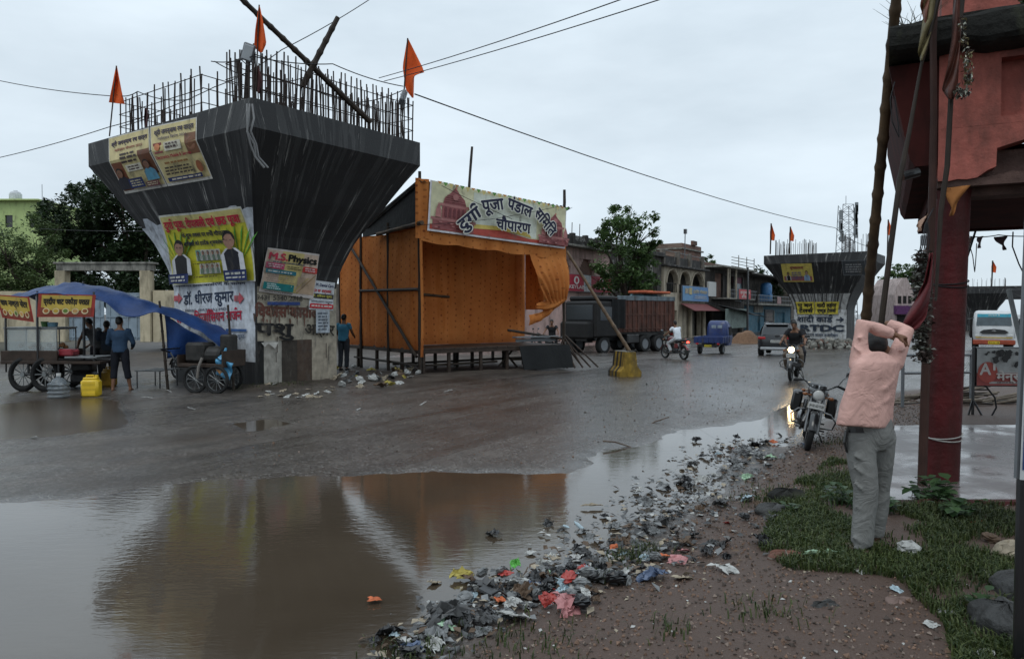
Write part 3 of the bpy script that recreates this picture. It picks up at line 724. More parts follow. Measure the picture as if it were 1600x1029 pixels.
# flags on the rebar cages
def flag(left, right, d, label, group, pole=None, name='saffron_flag', m=None, depth=.12, rag=False):
    n = 10
    def lerp(pl, t):
        t *= len(pl)-1; i = min(int(t), len(pl)-2); a, b = pl[i], pl[i+1]; t -= i; return (a[0]+(b[0]-a[0])*t, a[1]+(b[1]-a[1])*t)
    ph = rnd.random()*6
    t = thing(name, label, 'rag' if rag else 'flag', P(*left[-1], d), 0, group)
    def fn(u, v):
        a, b = lerp(left, v), lerp(right, v); k = (a[0]+(b[0]-a[0])*u, a[1]+(b[1]-a[1])*u)
        return P(k[0], k[1], d+depth*math.sin(u*6+v*3+ph)*(.2+u)*min(1, v*3))
    mb = MB(); mb.sheet(fn, 8, 14, .008); mb.build('cloth', m or M_saffron, t, True, True)
    if pole: q = MB(); q.tube([P(*pole[0], d), P(*pole[1], d)], .018*d/18, 6); q.build('pole', M_bamboo_dark, t, True)
    return t
GF = 'saffron flags on the flyover piers'
flag([(181.5, 103), (176, 130), (170, 160)], [(182.5, 103), (190, 143), (195, 163)], 18.6, 'saffron pennant drooping at the far left corner of the nearest pier', GF, ((182, 103), (171, 213)))
flag([(404.5, 8), (399, 45), (397, 74), (406, 82)], [(405.5, 8), (412, 40), (416, 68), (410, 82)], 15.5, 'saffron pennant hanging furled above the grey floodlight on the nearest pier', GF, ((405, 8), (399, 162)))
flag([(636.5, 60), (629, 104), (634, 140), (644, 153)], [(637.5, 60), (664, 113), (647, 117), (646, 153)], 18.9, 'saffron pennant blown open at the right corner of the nearest pier', GF, ((637, 60), (627, 207)))
M_rag = mat('dark maroon rag', (.06, .02, .02), .85, .4, 6)
flag([(399, 104), (398, 125), (401, 143)], [(404, 104), (411, 128), (406, 147)], 15.55, 'dark maroon rag hanging under the furled flag', 'rags tied to the rebar', name='hanging_rag', m=M_rag, rag=True)
flag([(226, 170), (225, 185), (226, 199)], [(229, 168), (232, 180), (230, 199)], 18.2, 'dark maroon rag on the far cage of the nearest pier', 'rags tied to the rebar', name='hanging_rag', m=M_rag, rag=True)
# poles and floodlights
def pole(a, b, r, name, label, cat, m, n=8, nodes=True, group=None, seed=1, bend=0):
    a, b = V(a), V(b); k = max(6, int((b-a).length/.32)) if nodes else 6; pts = []; rs = []; q = random.Random(seed)
    side = (b-a).cross(V((0, 0, 1))).normalized() if abs((b-a).normalized().z) < .99 else V((1, 0, 0))
    for i in range(k+1):
        t = i/k; p = a.lerp(b, t)+side*(math.sin(t*PI)*bend); rr = r*(1-.25*t)
        if nodes and 0 < i < k:
            d = (b-a).normalized()*r*.5; pts += [p-d*2, p-d, p, p+d, p+d*2]; rs += [rr, rr*1.12, rr*1.22, rr*1.1, rr*.98]
            pass
        else: pts.append(p); rs.append(rr)
    mb = MB(); mb.tube(pts, rs, n); return solo(mb, name, m, label, cat, group, loc=a, smooth=True)
pole(P(579, 191, 17.9), P(362, -16, 15.4), .07, 'bamboo_pole', 'long black bamboo pole leaning across the rebar out of the top of the picture', 'pole', M_bamboo_dark)
pole(P(472, 136, 16.6), P(528, 27, 16.6), .075, 'bamboo_pole', 'short black bamboo pole crossing the long one above the pier', 'pole', M_bamboo_dark)
M_grey = mat('grey lamp housing', (.16, .17, .18), .5, .15); M_lens = mat('floodlight glass', (.42, .45, .47), .25, .1)
def floodlight(px, py, d, rot, label):
    t = thing('floodlight', label, 'floodlight', P(px, py, d), Euler(rot), 'floodlights on the rebar')
    mb = MB(); mb.box((0, 0, 0), (.24, .09, .36), bev=.02); 
    for i in range(5): mb.box((-.08+i*.04, .06, 0), (.012, .05, .3))
    mb.build('housing', M_grey, t); mb = MB(); mb.box((0, -.05, 0), (.19, .02, .3), bev=.008); mb.build('lens', M_lens, t)
    mb = MB(); mb.tube([(-.14, 0, 0), (-.14, .1, -.2), (0, .12, -.26), (.14, .1, -.2), (.14, 0, 0)], .012, 6); mb.build('bracket', M_grey, t)
floodlight(388, 82, 15.5, (R(20), R(18), R(10)), 'grey floodlight under the furled flag on the nearest pier'); floodlight(629, 152, 18.8, (R(-20), R(-25), R(-70)), 'grey floodlight at the right corner of the nearest pier, turned sideways')
# ------------------------------------------------------------------ overhead cables
def cable(pts, r, label, sag=0, name='overhead_cable', group='overhead cables', cat='cable'):
    w = [P(*p) for p in pts]; out = []
    for i in range(len(w)-1):
        for k in range(10):
            t = k/10; p = w[i].lerp(w[i+1], t); out.append(p-V((0, 0, sag*4*t*(1-t))))
    out.append(w[-1]); mb = MB(); mb.tube(out, r, 5); return solo(mb, name, M_string, label, cat, group, loc=w[0])
cable([(-60, 112, 22), (172, 150, 18.7)], .011, 'thin cable from the left edge to the leftmost flag', .1)
cable([(-60, 258, 24), (172, 198, 19), (335, 136, 17.5), (440, 78, 17), (620, -30, 20)], .011, 'thin cable rising from left edge behind the rebar to the sky', .08)
cable([(592, 122, 19.5), (980, -4, 12)], .010, 'upper of the two cables running from the pier to the top right', .05)
cable([(600, 127, 19.5), (1042, -4, 12)], .010, 'lower of the two cables running from the pier to the top right', .05)
cable([(648, 147, 19), (1305, 356, 50), (1372, 386, 57)], .018, 'long cable dropping from the pier towards the distant second pier', .35)
cable([(330, 96, 16.6), (395, 88, 15.4), (520, 100, 16.8), (630, 135, 18.6)], .012, 'festoon wire strung along the rebar tops of the nearest pier', .06, 'festoon_wire', 'wires strung round the rebar', 'wire')
cable([(335, 96, 16.6), (430, 128, 18), (500, 108, 18.5)], .012, 'wire slung low through the inner side of the rebar', .1, 'festoon_wire', 'wires strung round the rebar', 'wire')
cable([(490, 140, 18), (560, 160, 19), (632, 140, 18.8)], .012, 'wire slung between the right end rebars', .06, 'festoon_wire', 'wires strung round the rebar', 'wire')
cable([(175, 145, 18.8), (215, 143, 18), (300, 155, 16.8)], .012, 'wire strung along the far cage of the nearest pier', .1, 'festoon_wire', 'wires strung round the rebar', 'wire')
cable([(60, 357, 44), (232, 361, 30), (330, 360, 17.5)], .012, 'thin wire from the trees to the poster on the pier', .05)
# the wire and rag bundle hanging down the near edge of the pier cap
mb = MB(); q = random.Random(3)
for k in range(3):
    pts = [P(386+k*4, 163, 15.2)]
    for i, (x, y) in enumerate([(388, 185), (386, 205), (392, 225), (398, 245), (412, 262)]): pts.append(P(x+k*3+q.uniform(-3, 3), y, 15.05+.12*max(0, i-1)+.03*k))
    mb.tube(pts, .022, 6)
solo(mb, 'wire_bundle', mat('grey flex', (.2, .2, .2), .6), 'grey bundle of flex hanging over the front edge of the pier cap', 'cable', loc=P(386, 205, 15.1), smooth=True)
# ------------------------------------------------------------------ festival pandal
def clothmat():
    m, nt, N, L, bs = newmat('orange dotted festival cloth')
    tc = N.new('ShaderNodeTexCoord'); co = tc.outputs['Object']; sp = N.new('ShaderNodeSeparateXYZ'); L.new(co, sp.inputs[0])
    def mth(op, a, b=None):
        n = N.new('ShaderNodeMath'); n.operation = op
        for i, v in ((0, a), (1, b)):
            if v is None: continue
            if isinstance(v, (int, float)): n.inputs[i].default_value = v
            else: L.new(v, n.inputs[i])
        return n.outputs[0]
    h = mth('ADD', sp.outputs[0], sp.outputs[1]); wob = N.new('ShaderNodeMath'); wob.operation = 'MULTIPLY'; L.new(noise(N, L, co, 1.1, 3), wob.inputs[0]); wob.inputs[1].default_value = .22; u = mth('DIVIDE', mth('ADD', h, wob.outputs[0]), .27); v = mth('DIVIDE', sp.outputs[2], .19)
    row = mth('MULTIPLY', mth('FLOOR', u), .5); fu = mth('SUBTRACT', mth('FRACT', u), .5); fv = mth('SUBTRACT', mth('FRACT', mth('ADD', v, row)), .5)
    d = mth('SQRT', mth('ADD', mth('POWER', mth('MULTIPLY', fu, .27), 2), mth('POWER', mth('MULTIPLY', fv, .16), 2)))
    dot = ramp(N, L, d, .022, .032, (1, 1, 1), (0, 0, 0)); dot = mix(N, L, 1.0, dot, ramp(N, L, noise(N, L, co, 3, 3), .3, .6), 'MULTIPLY')
    n = noise(N, L, co, 1.6, 5); base = mix(N, L, ramp(N, L, n, .3, .7), (.56, .195, .05), (.68, .27, .075))
    st = noise(N, L, co, 1.0, 5, .6, (3, 3, .35)); base = mix(N, L, ramp(N, L, st, .55, .75), base, (.5, .15, .025))
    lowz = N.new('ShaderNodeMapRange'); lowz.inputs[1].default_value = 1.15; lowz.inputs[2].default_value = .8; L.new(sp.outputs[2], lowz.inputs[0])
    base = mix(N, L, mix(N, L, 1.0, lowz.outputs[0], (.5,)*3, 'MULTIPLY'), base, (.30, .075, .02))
    c = mix(N, L, mix(N, L, 1.0, dot, (.75,)*3, 'MULTIPLY'), base, (.19, .03, .012)); L.new(c, bs.inputs['Base Color']); bs.inputs['Roughness'].default_value = .8; bs.inputs['Specular IOR Level'].default_value = .2
    bump(N, L, bs, mix(N, L, .45, noise(N, L, co, 5, 4, .6), noise(N, L, co, 1.5, 4, .6, (5, 5, .5))), .75, .06)
    t = N.new('ShaderNodeBsdfTranslucent'); L.new(c, t.inputs[0]); ms = N.new('ShaderNodeMixShader'); ms.inputs[0].default_value = .35
    L.new(bs.outputs[0], ms.inputs[1]); L.new(t.outputs[0], ms.inputs[2]); L.new(ms.outputs[0], N['Material Output'].inputs[0]); return m
M_cloth = clothmat()
M_tarpblack = mat('black tarpaulin', (.008, .0085, .009), .55, .4, 3, spec=.15, bmp=.3, bscale=5, bdist=.05)
M_tin = mat('old corrugated tin', (.2, .23, .25), .5, .4, 3, dirt=(.08, .05, .035), dirt_amt=.5)
M_wood = mat('wet dark timber', (.045, .03, .022), .6, .5, 6)
PA, PB = P(657, 588, 20.7), P(882, 577, 23.8)
PYAW = math.atan2(PB.y-PA.y, PB.x-PA.x); PW = math.hypot(PB.y-PA.y, PB.x-PA.x)
def pandal():
    t = thing('festival_pandal', 'orange cloth festival pandal on a raised stage between the black pier and the road', 'pandal', (PA.x, PA.y, 0), PYAW)
    D, B = 2.15, 5.6; dk = .78
    F = FRAME[t.name]; Fi = F.inverted()
    def front(px, py, y=0.0):
        o = Fi @ V((0, 0, CAMH)); d = Fi.to_3x3() @ ray(px, py); k = (y-o.y)/d.y; p = o+d*k; return p
    # posts and rails
    def bam(a, b, r=.05, m=M_bamboo_dark, nm='bamboo_post'):
        q = MB(); n = max(3, int((V(b)-V(a)).length/.4)); pts = [V(a).lerp(V(b), i/n)+V((rnd.uniform(-.01, .01), rnd.uniform(-.01, .01), 0)) for i in range(n+1)]
        q.tube(pts, [r*(1-.12*i/n)*(1+.1*(i % 2)) for i in range(n+1)], 8); return q.build(nm, m, t, smooth=True)
    bam((0, .03, 0), (0, .03, 5.75)); bam((PW, .03, 0), (PW, .03, 5.75))
    bam((-.03, 1.95, .0), (-.03, 1.95, 4.5)); bam((-.03, 3.9, 0), (-.03, 3.9, 4.4)); bam((-.03, B, 0), (-.03, B, 4.3)); bam((PW, D+.1, 0), (PW, D+.1, 5.0)); bam((2.6, D+.1, 0), (2.6, D+.1, 5.2)); bam((2.9, D-.1, 5.3), (3.05, D-.1, 7.2), .045, nm='roof_pole')
    bam((-.07, 0, 2.45), (-.07, 3.9, 2.5), .045, nm='bamboo_rail'); bam((-.08, .1, .55), (-.08, 4.6, 4.0), .045, nm='bamboo_rail'); bam((-.1, -.3, 4.28), (-.1, 2.5, 4.2), .065, M_bamboo, 'bamboo_rail')
    bam((.05, .05, 4.15), (PW, .05, 3.9), .05, nm='bamboo_rail'); bam((.05, D, 2.45), (2.2, D-.06, 2.3), .045, M_bamboo, 'bamboo_rail'); bam((0, D, 4.6), (PW, D, 4.4), .05, nm='bamboo_rail')
    bam((PW-1.9, .5, 1.25), (PW+.05, .2, .95), .04, nm='bamboo_rail')
    # stage deck on legs
    q = MB(); r = random.Random(4)
    for i in range(14): q.box((PW*(i+.5)/14, B/2*.5+.7, dk-.03+r.uniform(-.006, .006)), (PW/14-.015, B*.5+1.4, .05), bev=.008)
    q.build('stage_deck', M_wood, t)
    q = MB(); q.box((PW/2, .04, dk-.1), (PW, .07, .1), bev=.01); q.box((PW/2, 2.6, dk-.11), (PW, .07, .1), bev=.01); q.box((.03, B/2, dk-.11), (.07, B, .1), bev=.01); q.build('stage_beam', M_wood, t)
    for (x, y) in ((.15, .1), (1.0, .12), (2.1, .1), (3.1, .15), (4.2, .1), (PW-.1, .12), (.2, 1.5), (1.4, 1.6), (2.7, 1.5), (4.0, 1.6), (PW-.2, 1.6), (0.05, 2.9), (.05, 4.3), (1.6, 3.4), (3.2, 3.4), (4.8, 3.4)):
        q = MB(); q.box((x, y, (dk-.15)/2), (.09, .09, dk-.15), bev=.01); q.build('stage_leg', M_wood, t)
    for a, b in (((0, .2, .28), (2.8, .25, .3)), ((2.9, .3, .15), (3.5, .3, .7)), ((3.6, .3, .1), (3.0, .32, .7)), ((.0, 1.7, .25), (PW, 1.7, .28)), ((.0, .1, .3), (.05, 4.6, .33)), ((3.3, .2, .35), (PW, .2, .3))):
        q = MB(); q.tube([a, b], .035, 6); q.build('stage_brace', M_bamboo_dark, t)
    # cloth walls
    def wall(nm, fn, nu, nv): q = MB(); q.sheet(fn, nu, nv, .012); return q.build(nm, M_cloth, t, smooth=True)
    def rip(a, z, k=.02): return k*(math.sin(a*6.5+math.sin(a*2.3)*1.5)+.5*math.sin(a*17+z*1.5))*(1-.45*(z-dk)/3.6)
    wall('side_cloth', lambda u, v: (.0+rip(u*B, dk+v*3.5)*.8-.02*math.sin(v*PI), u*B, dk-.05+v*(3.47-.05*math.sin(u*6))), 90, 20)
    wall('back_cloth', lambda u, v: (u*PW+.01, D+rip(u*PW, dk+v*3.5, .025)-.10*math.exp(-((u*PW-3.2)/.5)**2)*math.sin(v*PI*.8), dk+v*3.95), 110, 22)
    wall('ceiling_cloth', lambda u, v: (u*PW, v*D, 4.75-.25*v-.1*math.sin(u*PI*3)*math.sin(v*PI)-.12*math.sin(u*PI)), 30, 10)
    # valance under the sign, corner wrap
    bl, br = front(655, 357, -.05), front(884, 386, -.05); vl, vr = front(655, 376, -.05), front(884, 406, -.05)
    wall('valance', lambda u, v: (bl.x+(br.x-bl.x)*u, -.05-.03*math.sin(u*40)*v, (bl.z+(br.z-bl.z)*u)*(1-v)+(vl.z+(vr.z-vl.z)*u-.05*abs(math.sin(u*13)))*v+.02), 110, 5)
    c0, c1 = front(650, 278, -.07), front(670, 281, -.07); c2, c3 = front(649, 372, -.07), front(667, 376, -.07)
    wall('corner_wrap', lambda u, v: (c2.x+(c1.x-c2.x)*u, -.075-.03*math.sin(u*9), c2.z+(c0.z-c2.z)*v), 10, 12)
    wall('corner_strip', lambda u, v: (-.03+.09*u+.02*math.sin(v*5), -.06-.02*math.sin(u*6), .55+v*3.6), 4, 20)
    # drape gathered on the right: hangs from the lintel and bellies towards the right post
    lf = [front(828, 398, -.02), front(834, 425, -.06), front(843, 450, -.06), front(851, 470, -.04)]; rt = [front(883.5, 400, -.06), front(887, 425, -.1), front(888, 448, -.1), front(886, 466, -.06)]
    def pl(l, t_): t_ *= 3; i = min(int(t_), 2); return l[i].lerp(l[i+1], t_-i)
    def dr(u, v):
        w_ = u**.8; p = pl(lf, v).lerp(pl(rt, v), w_); f = math.sin(PI*min(1, v*1.05)); fold = math.sin(u*30-v*(1-u)*14)
        return p+V((0, -.10*f-.035*fold*(.3+v), -.10*math.sin(PI*u)*v-.02*fold*v))
    wall('gathered_drape', dr, 60, 30)
    def knot(u, v):
        a = 2*PI*u; p = front(838, 478, .15).lerp(front(884, 466, -.05), v); r_ = .16*math.sin(PI*min(1, .12+v*.8))+.02*math.sin(u*30+v*6); return p+V((0, r_*math.cos(a)*.7, r_*math.sin(a)-.08*math.sin(PI*v)))
    q = MB(); q.grid(knot, 28, 16); q.build('bunched_cloth', M_cloth, t, smooth='all')
    def dr2(u, v):
        a = front(826, 492, .35).lerp(front(866, 474, .05), u); b = front(826, 508, .35).lerp(front(866, 484, .05), u); p = a.lerp(b, v); p.y -= .06*math.sin(v*PI)+.03*math.sin(u*18); p.z -= .08*math.sin(u*PI); return p
    wall('swag', dr2, 30, 8)
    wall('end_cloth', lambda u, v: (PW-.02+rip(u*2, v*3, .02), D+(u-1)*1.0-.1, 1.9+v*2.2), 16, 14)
    # roof: tin sheets over black tarpaulin
    q = MB(); q.grid(lambda u, v: (-.12+u*(PW+.35), -.12+v*3.6, 5.47-u*.30-v*1.0+.02*math.sin(u*PW*42)), 240, 3); q.build('tin_roof', M_tin, t)
    q = MB(); q.sheet(lambda u, v: (-.02, .05+u*3.7, 4.2+.02*u+v*(1.33-u*.98)), 8, 4, .012); q.build('gable_tarpaulin', M_tarpblack, t)
    q = MB(); q.sheet(lambda u, v: (u*PW, .12+v*3.4, 5.38-u*.30-v*1.0), 8, 4, .012); q.build('roof_tarpaulin', M_tarpblack, t)
    # dark skirt boards at the right end of the stage and the leaning props
    q = MB(); q.sheet(lambda u, v: (3.35+u*(PW-3.3)+.0, -.15-.25*(1-v)+.02*math.sin(u*11), .05+v*.72), 16, 6, .02); q.build('skirt_board', M_tarpblack, t)
    for k in range(7):
        q = MB(); q.tube([(PW+.2+.12*k-.5*(k % 2), -.3-.05*k, .03), (PW-.1+.02*k, .05, .8+.05*k)], .028, 6); q.build('prop_pole', M_wood, t)
    q = MB(); q.box((PW-.9, .35, 1.02), (1.7, .25, .05), bev=.01); q.box((PW-.9, .35, .92), (1.6, .05, .1), bev=.01); q.build('bench_plank', M_grey, t)
    # sign banner, hung on the front: a thing of its own
    BL, BR, TR, TL = front(667.5, 360, -.14), front(882.5, 388.5, -.14), front(885, 325, -.14), front(672, 281, -.14)
    w, h = 5.1, 1.4; fn = quad_fn(F @ BL, F @ BR, F @ TR, F @ TL, w, h, .006); pr = Print(w, h, fn)
    pr.rect(0, 0, w, h, (.66, .64, .66), 24, 8); pr.rect(.06, .06, w-.03, h-.02, (.60, .58, .38), 24, 8); pr.rect(1.5, .2, 3.9, 1.3, (.60, .63, .55), 10, 6)
    pr.poly([(.06, .06), (w-.03, .06), (w-.03, .2), (3.6, .16), (2.6, .3), (1.6, .24), (.06, .2)], (.42, .07, .05)); pr.poly([(1.5, .24), (2.6, .3), (3.7, .2), (3.6, .34), (2.6, .42), (1.4, .36)], (.6, .46, .12))
    def temple(cx, sc, seed):
        r = random.Random(seed); c1, c2, c3 = (.27, .085, .085), (.38, .16, .15), (.14, .035, .04)
        pr.rect(cx-.72*sc, .08, cx+.72*sc, .34*sc+.06, c1); pr.rect(cx-.78*sc, .34*sc, cx+.78*sc, .42*sc, c2)
        pr.rect(cx-.42*sc, .42*sc, cx+.42*sc, .78*sc, c1); pr.rect(cx-.5*sc, .76*sc, cx+.5*sc, .84*sc, c2)
        pr.poly([(cx-.4*sc, .84*sc), (cx+.4*sc, .84*sc), (cx+.34*sc, 1.02*sc), (cx+.16*sc, 1.16*sc), (cx, 1.34*sc), (cx-.16*sc, 1.16*sc), (cx-.34*sc, 1.02*sc)], c1)
        pr.lay += .004
        for k in (-2, -1, 0, 1, 2):
            x = cx+k*.15*sc; pr.rect(x-.045*sc, .46*sc, x+.045*sc, .68*sc, c3); pr.oval(x, .68*sc, .045*sc, .06*sc, c3, 10); pr.lay -= .0075
        pr.lay += .008
        for k in (-1, 1):
            x = cx+k*.55*sc; pr.poly([(x-.1*sc, .42*sc), (x+.1*sc, .42*sc), (x+.09*sc, .62*sc), (x, .86*sc), (x-.09*sc, .62*sc)], c2); pr.lay -= .0038
        pr.lay += .004
        for k in range(8): pr.rect(cx-.36*sc+.01*k, (.88+.03*k)*sc, cx+.36*sc-.01*k-k*.02*sc, (.89+.03*k)*sc, c2 if k % 2 else c3); pr.lay -= .0038
        pr.lay += .005
        for k in range(14): x = cx+r.uniform(-.7, .6)*sc; y = r.uniform(.1, .3)*sc; pr.rect(x, y, x+.1*sc, y+.04, r.choice((c2, c3))); pr.lay -= .0038
        pr.lay += .006; pr.oval(cx, 1.05*sc, .1*sc, .09*sc, c2); pr.oval(cx, 1.32*sc, .035*sc, .05*sc, (.5, .2, .15), 10)
    temple(.84, .98, 1); temple(4.55, .82, 2)
    for k in range(26): x = .15+k*.19; pr.poly([(x, h-.02), (x+.17, h-.02), (x+.09, h-.09-.04*(k % 3))], [(.55, .24, .03), (.10, .26, .05), (.6, .5, .2)][k % 3]); pr.lay -= .0038
    pr.lay += .006
    halo = ((.7, .7, .62), .05)
    Rr = 1.9
    for body, cx, cy, rot, wd in (('दुगा^', 1.40, .36, 41, .86), ('पूजा', 2.12, .84, 14, .80), ('पंडाल', 3.06, .90, -10, .95), ('सिमित', 3.98, .62, -42, .98)): pr.text(body, cx, cy, .5, INK, rot=R(rot), bold=.035, halo=halo, width=wd)
    pr.text('चौपारण', 2.86, .30, .46, INK, width=1.3, bold=.035, halo=halo)
    pr.build('pandal_sign_banner', M_print, 'cream cloth sign with red temples and dark Hindi lettering hung across the pandal front', 'banner')
    return t, front
pandal_t, pfront = pandal()
pole(P(984, 549, 20.8), P(886, 393, 23.2), .055, 'bamboo_brace', 'slanting bamboo brace from the pandal corner to the yellow concrete block', 'pole', M_bamboo)
cable([(690, 290, 20.6), (800, 342, 21.6)], .008, 'thin cord slanting down over the left half of the pandal sign', .02, 'cord', 'cords over the pandal sign', 'cord'); cable([(600, 355, 20), (770, 342, 21.3), (884, 320, 23)], .008, 'thin cord slanting up over the right half of the pandal sign', .02, 'cord', 'cords over the pandal sign', 'cord')
# ------------------------------------------------------------------ people
SKIN = mat('brown skin', (.17, .085, .05), .55, .15, 6); HAIR = mat('black hair', (.010, .009, .008), .5, .3, 30, bmp=.4, bscale=60)
def clothm(n, c, r=.88):
    m = mat(n, c, r, .2, 7, spec=.2); N, L = m.node_tree.nodes, m.node_tree.links; bs = N['Principled BSDF']; co = N.new('ShaderNodeTexCoord').outputs['Object']
    d = N.new('ShaderNodeVectorMath'); d.operation = 'ADD'; L.new(co, d.inputs[0]); w = N.new('ShaderNodeTexNoise'); w.inputs['Scale'].default_value = 3; L.new(co, w.inputs[0]); L.new(w.outputs['Color'], d.inputs[1])
    a = noise(N, L, d.outputs[0], 2.2, 4, .5, (2.2, 2.2, 7)); b = noise(N, L, d.outputs[0], 5, 4, .55, (3, 1.5, 4)); h = mix(N, L, .4, a, b)
    for l in list(bs.inputs['Normal'].links): L.remove(l)
    bump(N, L, bs, h, .6, .035); return m
STAND = dict(hipR=(.09, 0, .92), hipL=(-.09, 0, .92), kneeR=(.10, .02, .50), kneeL=(-.10, .02, .50), ankR=(.105, -.02, .08), ankL=(-.105, -.02, .08),
             spine=[(0, 0, .94), (0, .01, 1.15), (0, 0, 1.36)], shR=(.185, -.01, 1.39), shL=(-.185, -.01, 1.39), elR=(.235, -.03, 1.11), elL=(-.235, -.03, 1.11),
             wrR=(.24, .07, .87), wrL=(-.24, .07, .87), neck=(0, .005, 1.46), head=(0, .025, 1.60), look=(0, 1, 0))
def hand(mb, wr, d, up, side, k=1.0, curl=.5):
    # palm and five separate curled fingers; d = pointing direction, up = back of the hand, side = +1 thumb towards d x up
    d = V(d).normalized(); up = (V(up)-d*V(up).dot(d)).normalized(); s_ = d.cross(up)*side; wr = V(wr)
    mb.tube([wr-d*.02*k, wr+d*.02*k, wr+d*.05*k, wr+d*.085*k], [(.016*k, .024*k), (.016*k, .034*k), (.016*k, .040*k), (.013*k, .038*k)] if abs(up.z) > .5 else [.026*k, .031*k, .033*k, .028*k], 10)
    for i, ln in enumerate((.068, .078, .072, .055)):
        b = wr+d*.082*k+s_*(.030-.020*i)*k; p = [b]; dd = d.copy()
        for j, f in enumerate((.45, .32, .23)):
            dd = (dd*math.cos(curl)-up*math.sin(curl)).normalized(); p.append(p[-1]+dd*ln*f*k)
        mb.tube(p, [.0095*k, .009*k, .008*k, .006*k], 8)
    b = wr+d*.03*k+s_*.03*k; mb.tube([b, b+(d*.5+s_*.7)*.04*k, b+(d*.9+s_*.55)*.062*k-up*.012*k, b+(d*1.2+s_*.3)*.07*k-up*.03*k], [.013*k, .0115*k, .010*k, .008*k], 8)
def person(label, loc, rz, J=None, shirt=None, trousers=None, sleeve=.5, leg=1.0, shoe=None, vox=.016, scale=1.0, group=None, hair=True, skin=SKIN, sh_loose=.008, tr_loose=.014, srings=None, ridge_s=(), ridge_t=(), beard=False, bag=None, hems=-.06):
    j = dict(STAND); j.update(J or {}); j = {k: ([V(q) for q in v] if k == 'spine' else V(v)) for k, v in j.items()}
    if isinstance(rz, (int, float)): rz = Euler((0, 0, rz))
    t = thing('person', label, 'person', loc, rz, group); t.scale = (scale,)*3
    right = (j['shR']-j['shL']).normalized(); hr = (j['hipR']-j['hipL']).normalized()
    def torso(mb, prof, inf=0):
        sp = j['spine']; rg = []
        for f, w, d in prof:
            k = max(0, min(1.999, f*2)); i = int(k); p = sp[i].lerp(sp[i+1], k-i) if 0 <= f <= 1 else (sp[0]+(sp[0]-sp[1])*(-f*2) if f < 0 else sp[2]+(j['neck']-sp[2])*(f-1)*2)
            ax = hr.lerp(right, max(0, min(1, f))).normalized(); tn = (sp[2]-sp[1]).normalized() if f > .5 else (sp[1]-sp[0]).normalized()
            fw = tn.cross(ax).normalized()
            rg.append([p+ax*math.cos(a)*(w+inf)+fw*math.sin(a)*(d+inf) for a in [2*PI*q/14 for q in range(14)]])
        mb.rings(rg)
    prof = [(-.2, .13, .09), (0, .155, .11), (.25, .145, .10), (.5, .150, .105), (.75, .17, .11), (.95, .175, .10), (1.15, .13, .08), (1.45, .06, .06)]
    mb = MB(); torso(mb, prof)
    h = j['head']; lk = j['look'].normalized(); up = (h-j['neck']).normalized(); sd = lk.cross(up).normalized(); fwd = up.cross(sd).normalized()
    T = M4.Translation(h) @ M4((sd.to_4d(), fwd.to_4d(), up.to_4d(), (0, 0, 0, 1))).transposed(); T[3][0] = T[3][1] = T[3][2] = 0; T = M4.Translation(h) @ M4([[sd[i], fwd[i], up[i], 0] for i in range(3)]+[[0, 0, 0, 1]])
    mb.tube([j['spine'][2]+(j['neck']-j['spine'][2])*.4, j['neck'], h-up*.06], [.062, .056, .056], 12)
    mb.ball((0, -.005, .02), (.076, .095, .10), 14, 10, T=T); mb.ball((0, .03, -.055), (.055, .06, .065), 12, 8, T=T)
    mb.tube([(0, .085, .025), (0, .103, -.012), (0, .112, -.025), (0, .09, -.034)], [.009, .012, .014, .01], 8, T=T)
    for q in (-1, 1): mb.ball((q*.079, -.008, -.005), (.012, .022, .032), 8, 6, T=T)
    mb.tube([(-.022, .087, -.062), (0, .094, -.061), (.022, .087, -.062)], [.007, .009, .007], 8, T=T)
    for S, q in (('R', 1), ('L', -1)):
        sh, el, wr, hp, kn, an = j['sh'+S], j['el'+S], j['wr'+S], j['hip'+S], j['knee'+S], j['ank'+S]
        mb.tube([sh-right*q*.04, sh, sh.lerp(el, .5), el, el.lerp(wr, .35), wr], [.055, .056, .046, .039, .040, .026], 10)
        d = (wr-el).normalized(); u = j.get('palm'+S, V((q, 0, 0)) if abs(d.x) < .8 else V((0, 0, 1)))
        hand(mb, wr, j.get('pt'+S, d), u, j.get('thumb'+S, V((-q, 0, 0))).x or 1, 1.0, j.get('curl'+S, V((.45, 0, 0))).x)
        mb.tube([hp+V((0, 0, .06)), hp, hp.lerp(kn, .5), kn, kn.lerp(an, .35), an, an+V((0, 0, -.03))], [.085, .09, .072, .054, .052, .036, .036], 12)
        td = j.get('toe'+S, V((q*.05, 1, 0))).normalized(); mb.tube([an+V((0, 0, -.045))-td*.05, an+V((0, 0, -.045))+td*.06, an+V((0, 0, -.055))+td*.13, an+V((0, 0, -.06))+td*.18], [(.03, .035), (.03, .04), (.02, .042), (.012, .03)], 10)
    b = mb.build('body', skin, t); bake(b, [('REMESH', dict(mode='VOXEL', voxel_size=vox)), ('SMOOTH', dict(iterations=4, factor=.5))])
    for q in (-1, 1):
        e = MB(); e.ball((q*.031, .083, .02), (.013, .008, .008), 8, 6, T=T); e.build('eye', HAIR, t, smooth='all')
    if hair:
        mb = MB(); mb.ball((0, -.016, .04), (.084, .098, .092), 14, 10, T=T); mb.ball((0, -.05, 0), (.074, .062, .08), 12, 8, T=T); o = mb.build('hair', HAIR, t)
        bake(o, [('REMESH', dict(mode='VOXEL', voxel_size=vox)), ('SMOOTH', dict(iterations=3))])
        if beard: mb = MB(); mb.ball((0, .045, -.085), (.058, .055, .05), 12, 8, T=T); mb.build('beard', HAIR, t, smooth='all')
